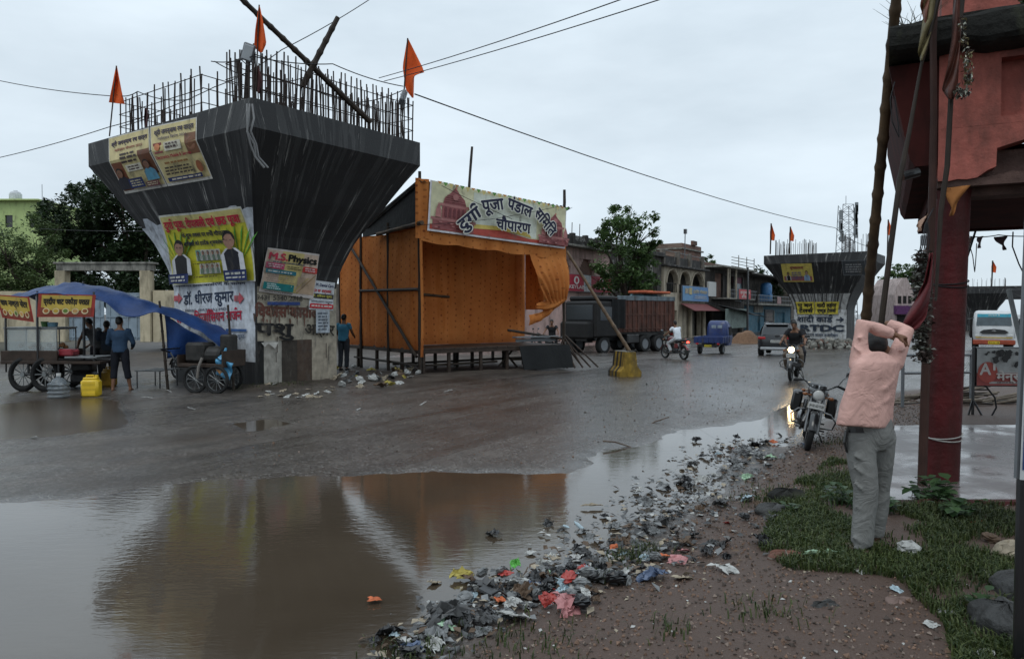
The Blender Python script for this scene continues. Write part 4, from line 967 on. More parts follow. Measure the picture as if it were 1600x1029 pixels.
    def fold(o, st, sz): 
        tx = bpy.data.textures.get('folds%g' % sz) or bpy.data.textures.new('folds%g' % sz, 'CLOUDS'); tx.noise_scale = sz; tx.noise_depth = 3
        return [('REMESH', dict(mode='VOXEL', voxel_size=vox)), ('SMOOTH', dict(iterations=5, factor=.5)), ('DISPLACE', dict(texture=tx, strength=st, mid_level=.5, texture_coords='LOCAL'))]
    if trousers:
        mb = MB(); torso(mb, [(-.22, .12, .09), (-.1, .15, .11), (0, .16, .118), (.2, .155, .112), (.27, .15, .108)], .008)
        for S, q in (('R', 1), ('L', -1)):
            hp, kn, an = j['hip'+S], j['knee'+S], j['ank'+S]; L_ = tr_loose
            pts = [hp+V((0, 0, .05)), hp, hp.lerp(kn, .5), kn, kn.lerp(an, .5), kn.lerp(an, .97)]; rs = [.09, .095+L_*.5, .078+L_, .06+L_*1.2, .056+L_*1.2, .05+L_*1.2]
            if leg < 1: n_ = 4 if leg > .5 else 3; pts = pts[:n_+1]; rs = rs[:n_+1]
            mb.tube(pts, rs, 14)
        for pl_, rr in ridge_t: mb.tube(pl_, [rr*.3]+[rr]*(len(pl_)-2)+[rr*.3], 8)
        o = mb.build('trousers', trousers, t); bake(o, fold(o, .02, .16))
    if shirt:
        mb = MB(); torso(mb, [(hems*2, .165, .125), (0, .165, .122), (.25, .155, .115), (.5, .160, .118), (.75, .18, .122), (.95, .178, .108), (1.12, .13, .085), (1.3, .07, .066)], sh_loose) if not srings else mb.rings(srings)
        for S, q in (('R', 1), ('L', -1)):
            sh, el, wr = j['sh'+S], j['el'+S], j['wr'+S]; pts = [sh-right*q*.05, sh, sh.lerp(el, .5)]; rs = [.052+sh_loose, .06+sh_loose, .053+sh_loose]
            if sleeve > .5: pts += [el, el.lerp(wr, .5), el.lerp(wr, .95)]; rs += [.048+sh_loose, .044+sh_loose, .034+sh_loose*.6]
            mb.tube(pts, rs, 12)
        for pl_, rr in ridge_s: mb.tube(pl_, [rr*.3]+[rr]*(len(pl_)-2)+[rr*.3], 8)
        o = mb.build('shirt', shirt, t); bake(o, fold(o, .016, .14))
    if shoe:
        for S, q in (('R', 1), ('L', -1)):
            an = j['ank'+S]; td = j.get('toe'+S, V((q*.05, 1, 0))).normalized(); mb = MB(); z = V((0, 0, -.045))
            mb.tube([an+z-td*.075, an+z-td*.04, an+z+td*.06, an+z+td*.14, an+z+td*.2], [(.03, .028), (.036, .042), (.034, .047), (.026, .048), (.012, .03)], 12); mb.build('shoe', shoe, t, smooth='all')
    return t
# ------------------------------------------------------------------ motorcycles
M_tyre = mat('tyre rubber', (.014, .014, .014), .75, .2, 9); M_chrome = mat('worn chrome', (.17, .17, .17), .3, .2, metal=1); M_black = mat('black enamel', (.012, .012, .013), .28, .1, coat=.4); M_engine = mat('engine alloy', (.06, .06, .06), .5, .4, 12, metal=.6)
M_seat = mat('seat vinyl', (.018, .018, .018), .5, .2); M_tail = mat('red lamp lens', (.35, .01, .01), .3, .1); M_lamp = mat('lamp lens', (.5, .5, .48), .12, .1); M_plate = mat('number plate', (.5, .5, .48), .5, .1)
M_mirror = mat('mirror glass', (.4, .42, .44), .05, .05, metal=1)
E_head = emit('lit headlamp', (1, .72, .38), 22); E_tail = emit('lit tail lamp', (1, .05, .03), 6)
def motorcycle(label, loc, rz, paint=None, lit=False, tail=False, group='motorcycles', plate='JH 02 AB 4615', box=False, guard=True):
    paint = paint or M_black; t = thing('motorcycle', label, 'motorcycle', loc, rz, group)
    def B(nm, mb, m, par=None, sm=True): return mb.build(nm, m, par or t, smooth=sm)
    for y, w in ((.68, .045), (-.66, .058)):
        mb = MB(); n = 28; mb.rings([[((w*math.cos(a)), y+(.255+.05*math.sin(a)+.0*k)*math.cos(2*PI*k/n), .305+(.255+.05*math.sin(a))*math.sin(2*PI*k/n)) for a in [2*PI*q/10 for q in range(10)]] for k in range(n+1)], cap=False)
        ty = B('wheel', mb, M_tyre); mb = MB()
        mb.lathe([(.20, -.02), (.22, -.025), (.22, .025), (.20, .02), (.20, -.02)], (0, y, .305), 'x', 24, cap=False); mb.lathe([(.03, -.06), (.05, -.05), (.05, .05), (.03, .06)], (0, y, .305), 'x', 12)
        for k in range(10): a = 2*PI*k/10; mb.tube([(.02*(-1)**k, y+.03*math.cos(a), .305+.03*math.sin(a)), (0, y+.21*math.cos(a+.1), .305+.21*math.sin(a+.1))], .006, 4)
        mb.lathe([(.06, .05), (.12, .052), (.12, .058), (.06, .06)], (0, y, .305), 'x', 16); B('rim', mb, M_chrome, ty)
        mb = MB(); r_ = .34; a0, a1 = (.25, 2.5) if y > 0 else (.5, 2.7)
        mb.rings([[(x, y+(r_-ab*.02)*math.cos(a), .305+(r_-ab*.02)*math.sin(a)) for x, ab in ((-.06, 1), (-.03, 0), (.03, 0), (.06, 1), (.055, 1.3), (.03, .35), (-.03, .35), (-.055, 1.3))] for a in [a0+(a1-a0)*k/14 for k in range(15)]]); B('mudguard', mb, paint)
    mb = MB()
    for q in (-1, 1): mb.tube([(q*.085, .68, .305), (q*.085, .56, .68), (q*.085, .50, .86)], [.028, .026, .022], 10)
    mb.box((0, .49, .88), (.24, .07, .03), bev=.01); B('front_fork', mb, M_chrome)
    mb = MB(); mb.tube([(0, .5, .84), (0, .1, .78), (0, -.45, .74), (0, -.75, .72)], .025, 8); mb.tube([(0, .46, .72), (0, .28, .34), (0, -.2, .3), (0, -.35, .7)], .024, 8)
    for q in (-1, 1): mb.tube([(q*.1, -.66, .305), (q*.1, -.2, .32)], .022, 8); mb.tube([(q*.12, -.64, .33), (q*.13, -.5, .66)], [.03, .025], 10)
    B('frame', mb, M_black)
    mb = MB(); rg = []
    for y, w, z0, z1 in ((.42, .07, .80, .90), (.34, .13, .76, .97), (.18, .155, .75, 1.0), (.02, .13, .75, .97), (-.1, .08, .76, .88)): rg.append([(w*math.copysign(abs(math.cos(a))**.7, math.cos(a)), y, (z0+z1)/2+(z1-z0)/2*math.copysign(abs(math.sin(a))**.8, math.sin(a))) for a in [2*PI*k/16 for k in range(16)]])
    mb.rings(rg); B('fuel_tank', mb, paint)
    mb = MB(); rg = []
    for y, w, z0, z1 in ((-.06, .08, .78, .84), (-.15, .12, .76, .86), (-.4, .14, .75, .85), (-.6, .13, .77, .89), (-.82, .10, .8, .90), (-.88, .05, .83, .88)): rg.append([(w*math.cos(a), y, (z0+z1)/2+(z1-z0)/2*math.sin(a)) for a in [2*PI*k/14 for k in range(14)]])
    mb.rings(rg); B('seat', mb, M_seat)
    mb = MB(); mb.box((0, .12, .4), (.22, .3, .2), bev=.03); mb.lathe([(.1, -.14), (.12, -.12), (.12, .12), (.1, .14)], (0, .05, .37), 'x', 14)
    for k in range(6): mb.box((0, .2, .52+.03*k), (.2, .18, .014))
    mb.box((0, .2, .6), (.12, .12, .22)); B('engine', mb, M_engine)
    for q in (-1, 1): mb = MB(); mb.box((q*.125, -.28, .6), (.04, .26, .2), bev=.02); B('side_panel', mb, paint)
    mb = MB(); mb.tube([(.08, .3, .55), (.13, .4, .42), (.15, .3, .28), (.15, 0, .26), (.16, -.3, .3)], .02, 8); mb.tube([(.16, -.28, .3), (.165, -.4, .32), (.165, -.9, .40)], [.03, .045, .042], 12); B('exhaust', mb, M_chrome)
    mb = MB(); mb.tube([(-.38, .3, 1.02), (-.25, .38, 1.06), (-.12, .46, .98), (0, .48, .96), (.12, .46, .98), (.25, .38, 1.06), (.38, .3, 1.02)], .013, 8); hb = B('handlebar', mb, M_black)
    mb = MB()
    for q in (-1, 1): mb.tube([(q*.27, .365, 1.05), (q*.39, .295, 1.015)], .02, 8); mb.tube([(q*.36, .36, 1.03), (q*.2, .44, 1.05)], .007, 5)
    B('grip', mb, M_tyre, hb)
    for q in (-1, 1):
        mb = MB(); mb.tube([(q*.25, .39, 1.06), (q*.30, .42, 1.18), (q*.36, .40, 1.24)], .007, 6); mb.box((q*.40, .39, 1.26), (.14, .03, .085), bev=.02); mi = B('mirror', mb, M_black)
        mb = MB(); mb.box((q*.40, .372, 1.26), (.12, .008, .066), bev=.003); B('mirror_glass', mb, M_mirror, mi)
        for y in (.56, -.8):
            mb = MB(); mb.tube([(q*.08, y, .86 if y > 0 else .78), (q*.17, y, .86 if y > 0 else .78)], .009, 6); mb.ball((q*.19, y, .86 if y > 0 else .78), (.04, .035, .028)); B('indicator', mb, mat('amber lens', (.22, .07, .015), .3))
    mb = MB(); mb.lathe([(.03, -.12), (.075, -.07), (.095, 0), (.098, .02)], (0, .56, .88), 'y', 20); mb.tube([(-.1, .5, .88), (.1, .5, .88)], .02, 8); hl = B('headlight', mb, M_black)
    mb = MB(); mb.lathe([(.088, .0), (.098, .018), (.092, .03), (.084, .026)], (0, .562, .88), 'y', 20, cap=False); B('bezel', mb, M_chrome, hl)
    mb = MB(); mb.lathe([(.086, 0), (.07, .018), (.04, .028), (.005, .032)], (0, .575, .88), 'y', 20); B('lens', mb, E_head if lit else M_lamp, hl)
    mb = MB(); mb.lathe([(.05, 0), (.05, .05), (.045, .055)], (-.05, .47, .97), 'z', 14); mb.lathe([(.04, 0), (.04, .05), (.035, .055)], (.06, .47, .97), 'z', 14); B('gauge', mb, M_black)
    mb = MB(); mb.box((0, -.93, .78), (.12, .06, .07), bev=.02); B('tail_light', mb, E_tail if tail else M_tail)
    for y, sg in ((.66, 1), (-.98, -1)):
        z = .72 if y > 0 else .62; w, h = (.24, .10) if y > 0 else (.2, .14)
        pr = Print(w, h, lambda x, yy, y=y, sg=sg, z=z, w=w, h=h: (V(((w/2-x)*sg, y, z-h/2+yy)), V((0, sg, 0))), .002, .004); pr.rect(0, 0, w, h, (.5, .5, .48)); pr.text(plate, w/2, h*.3, h*.55, BLK, width=w*.85, bold=.02); pr.build('number_plate', M_print, parent=t)
    if guard:
        mb = MB(); mb.tube([(-.06, .36, .62), (-.24, .42, .60), (-.33, .42, .50), (-.30, .40, .38), (-.06, .34, .34)], .014, 8); mb.tube([(.06, .36, .62), (.24, .42, .60), (.33, .42, .50), (.30, .40, .38), (.06, .34, .34)], .014, 8); B('crash_guard', mb, M_chrome)
    mb = MB(); mb.tube([(-.1, .0, .3), (-.26, -.06, .03)], .012, 6); mb.box((-.27, -.06, .015), (.07, .05, .02)); B('side_stand', mb, M_black)
    mb = MB(); mb.tube([(-.22, .02, .27), (.22, .02, .27)], .014, 6); mb.tube([(-.22, -.32, .34), (.22, -.32, .34)], .013, 6); B('footpeg', mb, M_black)
    mb = MB(); mb.tube([(-.12, -.55, .86), (-.13, -.9, .93), (.13, -.9, .93), (.12, -.55, .86)], .012, 6); B('grab_rail', mb, M_chrome)
    if box: mb = MB(); mb.box((.27, -.5, .62), (.16, .42, .34), bev=.03); mb.box((-.27, -.5, .62), (.16, .42, .34), bev=.03); mb.box((0, -.55, .93), (.3, .34, .05), bev=.02); B('pannier', mb, M_black)
    return t
RIDE = dict(spine=[(0, -.22, .92), (0, -.19, 1.13), (0, -.10, 1.33)], hipR=(.1, -.2, .90), hipL=(-.1, -.2, .90), kneeR=(.22, .16, .70), kneeL=(-.22, .16, .70), ankR=(.2, .0, .36), ankL=(-.2, .0, .36),
            shR=(.19, -.09, 1.37), shL=(-.19, -.09, 1.37), elR=(.31, .08, 1.15), elL=(-.31, .08, 1.15), wrR=(.33, .27, 1.06), wrL=(-.33, .27, 1.06), neck=(0, -.05, 1.43), head=(0, -.01, 1.57))
PILLION = dict(spine=[(0, -.58, .97), (0, -.56, 1.18), (0, -.48, 1.38)], hipR=(.1, -.56, .95), hipL=(-.1, -.56, .95), kneeR=(.25, -.2, .78), kneeL=(-.25, -.2, .78), ankR=(.2, -.3, .42), ankL=(-.2, -.3, .42),
               shR=(.19, -.47, 1.42), shL=(-.19, -.47, 1.42), elR=(.29, -.4, 1.14), elL=(-.29, -.4, 1.14), wrR=(.22, -.2, 1.0), wrL=(-.22, -.2, 1.0), neck=(.02, -.44, 1.48), head=(.06, -.40, 1.62))
# ------------------------------------------------------------------ trees
def leafmat(name, a, b, rough=.55):
    m, nt, N, L, bs = newmat(name); g = N.new('ShaderNodeNewGeometry'); tc = N.new('ShaderNodeTexCoord')
    c = mix(N, L, g.outputs['Random Per Island'], a, b); n = noise(N, L, tc.outputs['Object'], .6, 3); c = mix(N, L, 1.0, c, ramp(N, L, n, .3, .7, (.6,)*3, (1.25,)*3), 'MULTIPLY')
    L.new(c, bs.inputs['Base Color']); bs.inputs['Roughness'].default_value = rough; bs.inputs['Specular IOR Level'].default_value = .35
    t = N.new('ShaderNodeBsdfTranslucent'); L.new(c, t.inputs[0]); ms = N.new('ShaderNodeMixShader'); ms.inputs[0].default_value = .25
    L.new(bs.outputs[0], ms.inputs[1]); L.new(t.outputs[0], ms.inputs[2]); L.new(ms.outputs[0], N['Material Output'].inputs[0]); return m
LF_dark = leafmat('dark mango leaves', (.012, .026, .010), (.038, .066, .024)); LF_mid = leafmat('fresh green leaves', (.035, .075, .02), (.10, .16, .05)); LF_light = leafmat('light feathery leaves', (.05, .085, .025), (.12, .17, .06))
M_bark = mat('bark', (.06, .045, .035), .9, .5, 5, bmp=.6, bscale=14)
def leaves(mb, c, rad, n, size, r, flat=.8):
    for _ in range(n):
        d = V((r.gauss(0, 1), r.gauss(0, 1), r.gauss(0, 1))).normalized()*(r.random()**.5); p = V(c)+V((d.x*rad, d.y*rad, d.z*rad*flat))
        e = Euler((r.uniform(-.9, .9), r.uniform(-.9, .9), r.uniform(0, 6.3))).to_matrix(); w = size*r.uniform(.6, 1.3); h = w*r.uniform(.35, .5)
        mb.add([p+e @ V((-w/2, 0, 0)), p+e @ V((0, -h/2, .03*w)), p+e @ V((w/2, 0, -.08*w)), p+e @ V((0, h/2, .03*w))], [(0, 1, 2, 3)])
def tree(label, base, blobs, leafm, seed, dens=60, lsize=.28, trunk=.22, group=None, cat='tree', name='leafy_tree', sub=.55, topz=None):
    # blobs: (x, y, z, r) crown masses relative to the base
    r = random.Random(seed); t = thing(name, label, cat, base, 0, group)
    mb = MB(); cz = min(b[2]-b[3]*.6 for b in blobs); cx = sum(b[0] for b in blobs)/len(blobs)
    fork = V((cx*.4, 0, max(.6, cz*.8))); mb.tube([(0, 0, -.1), (0, 0, .3), fork*.6, fork], [trunk*1.4, trunk, trunk*.85, trunk*.75], 10); tr = mb.build('trunk', M_bark, t, smooth=True)
    mb = MB()
    for b in blobs:
        e = V(b[:3]); m = fork.lerp(e, .5)+V((r.uniform(-.3, .3), r.uniform(-.3, .3), r.uniform(0, .4))); mb.tube([fork-V((0, 0, .1)), m, e], [trunk*.5, trunk*.3, trunk*.1], 6)
        for k in range(4): q = e+V((r.uniform(-1, 1), r.uniform(-1, 1), r.uniform(-.6, .9)))*b[3]; mb.tube([m.lerp(e, .5), q], [trunk*.18, .01], 5)
    mb.build('limb', M_bark, t, smooth=True)
    mb = MB()
    for b in blobs:
        k = max(6, int(9*b[3]**1.3))
        for _ in range(k):
            d = V((r.gauss(0, 1), r.gauss(0, 1), r.gauss(0, 1))).normalized()*r.uniform(.45, 1.08); c = V(b[:3])+d*b[3]; leaves(mb, c, b[3]*sub*r.uniform(.5, 1.0), int(dens*r.uniform(.6, 1.2)), lsize, r)
    mb.build('crown', leafm, t); return t
def px_blobs(base, lst, d, jit=1.2, seed=1):
    r = random.Random(seed); o = []
    for px, py, rp in lst: p = P(px, py, d)-V(base); o.append((p.x, p.y+r.uniform(-jit, jit), p.z, rp*d/FPX))
    return o
# ------------------------------------------------------------------ left side: wall, gate, trees, green house
M_cream = mat('cream lime wash', (.50, .43, .30), .85, .25, 1.2, dirt=(.10, .085, .06), dirt_amt=.45, dscale=(.8, .8, .25)); M_gate = mat('pale blue gate paint', (.25, .31, .36), .6, .2, 2, dirt=(.1, .09, .08), dirt_amt=.3); M_stone = mat('stained cement', (.26, .25, .22), .9, .35, 2, dirt=(.03, .03, .028), dirt_amt=.7)
def facade(mb, x0, x1, z0, z1, holes, y, th, mi=0):
    xs = sorted({x0, x1, *[h[0] for h in holes], *[h[1] for h in holes]}); zs = sorted({z0, z1, *[h[2] for h in holes], *[h[3] for h in holes]})
    for a, b in zip(xs, xs[1:]):
        run = None
        for c, d in zip(zs, zs[1:]):
            m = ((a+b)/2, (c+d)/2); solid = not any(h[0] < m[0] < h[1] and h[2] < m[1] < h[3] for h in holes)
            if solid: run = (run[0], d) if run else (c, d)
            if (not solid or d == z1) and run: mb.box(((a+b)/2, y+th/2, (run[0]+run[1])/2), (b-a, th, run[1]-run[0]), mi=mi); run = None
def left_side():
    d = 45.0; X = lambda px: (px-CX)/FPX*d
    t = thing('boundary_wall', 'cream stained boundary wall with a flat topped gateway portal behind the tea cart', 'wall', (X(160), d, 0))
    mb = MB(); w = lambda a, b, z: mb.box(((X(a)+X(b))/2-X(160), .15, z/2), (X(b)-X(a), .3, z))
    w(-260, 91, 3.1); w(239, 420, 3.15); mb.build('wall', M_cream, t)
    mb = MB(); mb.box((X(165)-X(160), .15, 4.55), (X(238)-X(90), .6, .42), bev=.02); mb.box((X(165)-X(160), .15, 4.8), (X(238)-X(90)+.3, .75, .12), bev=.02); mb.build('lintel', M_stone, t)
    for a in (97, 229): mb = MB(); mb.box((X(a)-X(160), .1, 2.17), (.62, .6, 4.34), bev=.02); mb.build('gate_post', M_cream, t)
    for a, b in ((106, 162), (164, 220)):
        mb = MB(); mb.box(((X(a)+X(b))/2-X(160), .1, 1.55), (X(b)-X(a)-.05, .06, 2.9), bev=.01)
        for k in range(4): mb.box((X(a)+(X(b)-X(a))*(k+.5)/4-X(160), .05, 1.55), (.05, .05, 2.8))
        for z in (.3, 1.55, 2.8): mb.box(((X(a)+X(b))/2-X(160), .04, z), (X(b)-X(a)-.1, .04, .08))
        g = mb.build('gate_leaf', M_gate, t)
    # trees
    b = (X(165), 52, 0); tree('large dark mango tree rising behind the gateway', b, px_blobs(b, [(120, 300, 30), (165, 290, 36), (205, 320, 45), (135, 345, 48), (95, 370, 36), (180, 375, 55), (240, 370, 45), (90, 345, 26), (150, 415, 50), (215, 420, 50), (260, 430, 40), (250, 300, 24)], 52, 1.5, 2), LF_dark, 21, 150, .36, .35, 'trees by the boundary wall')
    b = (X(10), 47.5, 0); tree('pale feathery tree at the left edge in front of the green house', b, px_blobs(b, [(10, 385, 38), (55, 375, 34), (75, 410, 34), (20, 425, 42), (-30, 400, 40), (60, 440, 34), (-20, 445, 40)], 47.5, 1.2, 3), LF_light, 22, 150, .22, .25, 'trees by the boundary wall')
    b = (X(290), 49, 0); tree('dark bushy tree hidden between the gateway and the pier', b, px_blobs(b, [(285, 390, 36), (310, 430, 40), (265, 450, 34), (330, 380, 30), (300, 470, 30)], 49, 1.2, 5), LF_dark, 23, 90, .3, .25, 'trees by the boundary wall')
    b = (X(70), 50, 0); tree('dark low tree standing between the pale tree and the mango tree', b, px_blobs(b, [(70, 480, 34), (120, 460, 36), (20, 470, 34), (60, 440, 30), (-60, 450, 46)], 50, 1.2, 6), LF_dark, 24, 90, .3, .2, 'trees by the boundary wall')
    b = (X(200), 49.5, 0); tree('dark bushy tree directly behind the pale blue gate leaves', b, px_blobs(b, [(180, 445, 30), (215, 440, 30), (150, 460, 30), (200, 475, 34), (240, 470, 30), (125, 440, 26)], 49.5, 1, 7), LF_dark, 25, 110, .3, .2, 'trees by the boundary wall')
    # green house with a water tank
    M_green = mat('pale green house paint', (.42, .52, .22), .85, .15, 1, dirt=(.2, .22, .12), dirt_amt=.3)
    t = thing('green_house', 'flat roofed pale green house with a white water tank, far left', 'house', (P(20, 488, 85).x, 85, 0))
    k = 85/FPX; x = lambda px: (px-20)*k; zt = 1.8+173*k
    mb = MB(); facade(mb, x(-140), x(64), 0, zt, [(x(48), x(57), zt-3.0, zt-1.6), (x(10), x(22), zt-3, zt-1.6), (x(-30), x(-16), zt-3, zt-1.6)], 0, .3); mb.box(((x(-140)+x(64))/2, 4.3, zt/2), (x(64)-x(-140), 8, zt-.02)); mb.build('wall', M_green, t)
    mb = MB(); mb.box(((x(-140)+x(64))/2, 3.9, zt+.1), (x(64)-x(-140)+.5, 9, .2), bev=.03); mb.build('roof', M_green, t)
    for a in (48, 10, -30): mb = MB(); mb.box((x(a+5), .2, zt-2.3), (.8, .1, 1.4)); mb.build('window', M_black, t)
    mb = MB(); mb.lathe([(.0, 0), (.62, 0), (.66, .1), (.66, .9), (.5, 1.15), (.25, 1.25), (.2, 1.35), (0, 1.36)], (x(9), 2, zt+.2), n=18); mb.build('water_tank', mat('white tank plastic', (.5, .52, .54), .5), t, smooth=True)
    mb = MB(); mb.tube([(x(60), 1, zt+.2), (x(60), 1, zt+2.1)], .03, 5); mb.build('aerial_pole', M_black, t)
left_side()
# ------------------------------------------------------------------ tea cart under the blue tarpaulin
M_blue = mat('blue tarpaulin', (.011, .042, .15), .45, .35, 2.5, bmp=.5, bscale=3, bdist=.06, spec=.3, trans=.08); M_steel = mat('dull steel', (.22, .23, .23), .4, .3, 6, metal=.6); M_glass = glass('display glass', (.45, .5, .5), .08, .38)
def cart():
    c = G(80, 612); d = c.y; KK = d/FPX; X = lambda px: (px-80)*KK; Z = lambda py: CAMH+(HZ-py)*KK
    t = thing('tea_cart', 'wheeled snack cart with a glass case and painted sign cloths under a blue sheet', 'cart', (c.x, c.y, 0))
    mb = MB(); mb.box((X(82), .5, Z(566)), (X(160)-X(4), 1.15, .07), bev=.01); mb.box((X(48), -.03, Z(556)), (X(96)-X(8), .05, .25), bev=.01); mb.box((X(48), 1.03, Z(556)), (X(96)-X(8), .05, .25), bev=.01); mb.build('counter', M_wood, t)
    mb = MB(); mb.box((X(130), .25, Z(558)), (X(158)-X(108), .7, .04), bev=.01); mb.build('work_top', M_steel, t)
    for px, y in ((28, .0), (62, .0), (28, 1.0), (62, 1.0)):
        mb = MB(); r0 = .40; n = 28; cz = r0
        mb.rings([[(X(px)+.13+(r0-.07+.07*math.sin(a))*math.cos(2*PI*q/n)*.62, y+.07*math.cos(a)+.12*math.cos(2*PI*q/n), cz+(r0-.07+.07*math.sin(a))*math.sin(2*PI*q/n)) for a in [2*PI*w/8 for w in range(8)]] for q in range(n+1)], cap=False); w = mb.build('wheel', M_tyre, t, smooth=True)
        mb = MB(); mb.lathe([(.0, -.05), (.05, -.05), (.05, .05), (0, .05)], (X(px)+.13, y, cz), 'y', 10)
        for q in range(12): a = 2*PI*q/12; mb.tube([(X(px)+.13, y, cz), (X(px)+.13+.28*.62*math.cos(a), y+.12*math.cos(a), cz+.28*math.sin(a))], .012, 4)
        mb.build('rim', M_steel, w)
    for y in (0, 1.0): mb = MB(); mb.tube([(X(28)+.13, y, .4), (X(62)+.13, y, .4)], .03, 8); mb.tube([(X(45), y, .42), (X(45), y, Z(566))], .03, 6); mb.tube([(X(10), y, .45), (X(10), y, Z(566))], .02, 6); mb.tube([(X(92), y, .1), (X(92), y, Z(566))], .02, 6); mb.build('axle_frame', M_black, t)
    # glass case: three panes in a steel frame on the counter
    x0, x1, z0, z1 = X(8), X(89), Z(549), Z(514); y0, y1 = .02, .75
    mb = MB()
    for x in (x0, X(62), x1):
        for y in (y0, y1): mb.box((x, y, (z0+z1)/2), (.022, .022, z1-z0))
    for z in (z0, z1):
        for y in (y0, y1): mb.box(((x0+x1)/2, y, z), (x1-x0+.02, .024, .024))
        for x in (x0, x1): mb.box((x, (y0+y1)/2, z), (.024, y1-y0, .024))
    mb.box(((x0+x1)/2, (y0+y1)/2, z1+.03), (x1-x0+.06, y1-y0+.06, .03), bev=.008); mb.box(((x0+x1)/2, (y0+y1)/2, z0-.03), (x1-x0+.06, y1-y0+.06, .05), bev=.008); f = mb.build('glass_case', M_steel, t)
    mb = MB(); mb.box(((x0+x1)/2, y0-.004, (z0+z1)/2), (x1-x0-.03, .006, z1-z0-.03)); mb.box((x0-.004, (y0+y1)/2, (z0+z1)/2), (.006, y1-y0-.03, z1-z0-.03)); mb.build('pane', M_glass, f)
    mb = MB(); q = random.Random(5)
    for i in range(16): mb.ball((q.uniform(x0+.1, x1-.1), q.uniform(.2, .6), z0+.05+q.random()*.1), (.06, .06, .045), 8, 6)
    mb.build('snack_pile', mat('fried snacks', (.3, .14, .06), .7, .4), f, smooth=True)
    posts = {'a': (X(10), 0), 'b': (X(62), -.05), 'c': (X(97), .9), 'e': (X(150), -.05), 'f': (X(10), 1.1), 'g': (X(112), .5)}
    for n_, (x, y) in posts.items():
        mb = MB(); zt = {'a': Z(466), 'b': Z(455), 'c': Z(452), 'e': Z(456), 'f': Z(452), 'g': Z(438)}[n_]; mb.tube([(x, y, Z(566)), (x+.01, y, zt)], .024, 7); mb.build('canopy_post', M_black, t)
    # cloth signs
    def sign(q, w, h, dy, seed):
        cs = [V((X(a), dy[i], Z(b))) for i, (a, b) in enumerate(q)]; fn0 = quad_fn(*cs, w, h, .003); F = FRAME[t.name]
        return Print(w, h, lambda x, y: fn0(x, y), .003)
    for j, (q, dy) in enumerate(((((8, 496), (62, 503), (55, 464), (-2, 460)), (-.05, -.15, -.15, -.05)), (((66, 495), (153, 495), (157, 461), (69, 459)), (-.14, -.12, -.12, -.14)))):
        w, h = (.85, .58) if j == 0 else (1.3, .5); pr = sign(q, w, h, dy, j)
        pr.rect(0, 0, w, h, (.28, .035, .025)); pr.rect(w*.06, h*.38, w*.94, h*.95, (.42, .30, .06)); pr.rect(w*.05, h*.06, w*.95, h*.42, (.22, .05, .03)); pr.oval(w*.5, h*.45, w*.4, h*.2, (.5, .36, .07))
        pr.text(['चाय नाश्ता सेंटर', 'प्रदीप चाट पकौड़ा पराठा'][j], w/2, h*.56, h*.34, BLK, width=w*.8, bold=.045)
        for k in range(5): pr.oval(w*(.16+.17*k), h*.26, w*.062, h*.13, (.6, .5, .3)); pr.lay -= .0029
        pr.lay += .003
        for k in range(5): pr.oval(w*(.16+.17*k), h*.27, w*.042, h*.085, [(.35, .12, .03), (.5, .33, .05), (.12, .2, .04), (.55, .3, .1), (.25, .08, .03)][k]); pr.lay -= .0029
        pr.build('sign_cloth', M_print, parent=t)
    # tubs on the case
    mb = MB(); mb.lathe([(0, 0), (.06, 0), (.08, .12), (.075, .12), (.06, .02)], (X(58), .3, z1+.05), n=12); tag_me = mb.build('green_tub', mat('green plastic', (.08, .2, .06), .4), t)
    mb = MB(); mb.lathe([(0, 0), (.1, 0), (.11, .1), (.1, .1), (.09, .02)], (X(71), .3, z1+.05), n=12); mb.build('blue_tub', mat('pale blue plastic', (.16, .32, .42), .4), t)
    mb = MB(); mb.box((X(100), .2, Z(551)), (.34, .3, .16), bev=.03); mb.tube([(X(107), .1, Z(550)), (X(119), .1, Z(548))], .018, 6); mb.build('red_basin', mat('red plastic', (.25, .02, .03), .4), t)
    # blue sheet over everything, tied down to the right beyond the men
    def W(px, py, y): return V((X(px)*(1+y/d*1.0)+c.x*y/d, y, CAMH+(HZ-py)*(KK+y/FPX)))
    ctrl = [[(2, 470, 0), (30, 464, -.1), (66, 459, -.15), (110, 461, -.14), (158, 470, -.1), (200, 494, -.1), (250, 490, 0), (300, 510, .1), (330, 530, .1), (357, 552, .1)],
            [(28, 459, .3), (50, 455, .3), (80, 450, .3), (112, 447, .3), (160, 452, .3), (210, 468, .3), (258, 478, .5), (305, 496, .5), (335, 512, .5), (362, 530, .5)],
            [(40, 459, 1.0), (66, 452, .9), (94, 445, .8), (114, 443, .7), (158, 447, .8), (200, 460, .9), (250, 477, 1.0), (300, 492, 1.0), (338, 508, 1.0), (364, 522, 1.0)],
            [(60, 470, 1.9), (80, 465, 1.9), (104, 462, 1.9), (124, 461, 1.9), (170, 464, 1.9), (210, 472, 1.9), (260, 485, 2.0), (300, 500, 2.0), (338, 515, 2.0), (366, 530, 2.0)]]
    pts = [[W(*q) for q in row] for row in ctrl]
    def cr(a, b, c_, e, t_): return .5*((2*b)+(-a+c_)*t_+(2*a-5*b+4*c_-e)*t_*t_+(-a+3*b-3*c_+e)*t_**3)
    def sp(l, t_):
        t_ *= len(l)-1; i = min(int(t_), len(l)-2); f = t_-i; g = lambda n_: l[max(0, min(len(l)-1, n_))]; return cr(g(i-1), g(i), g(i+1), g(i+2), f)
    mb = MB(); mb.sheet(lambda u, v: sp([sp(r_, u) for r_ in pts], v)+V((0, 0, .018*math.sin(u*31+v*7)+.012*math.sin(u*70-v*9))), 70, 24, .008)
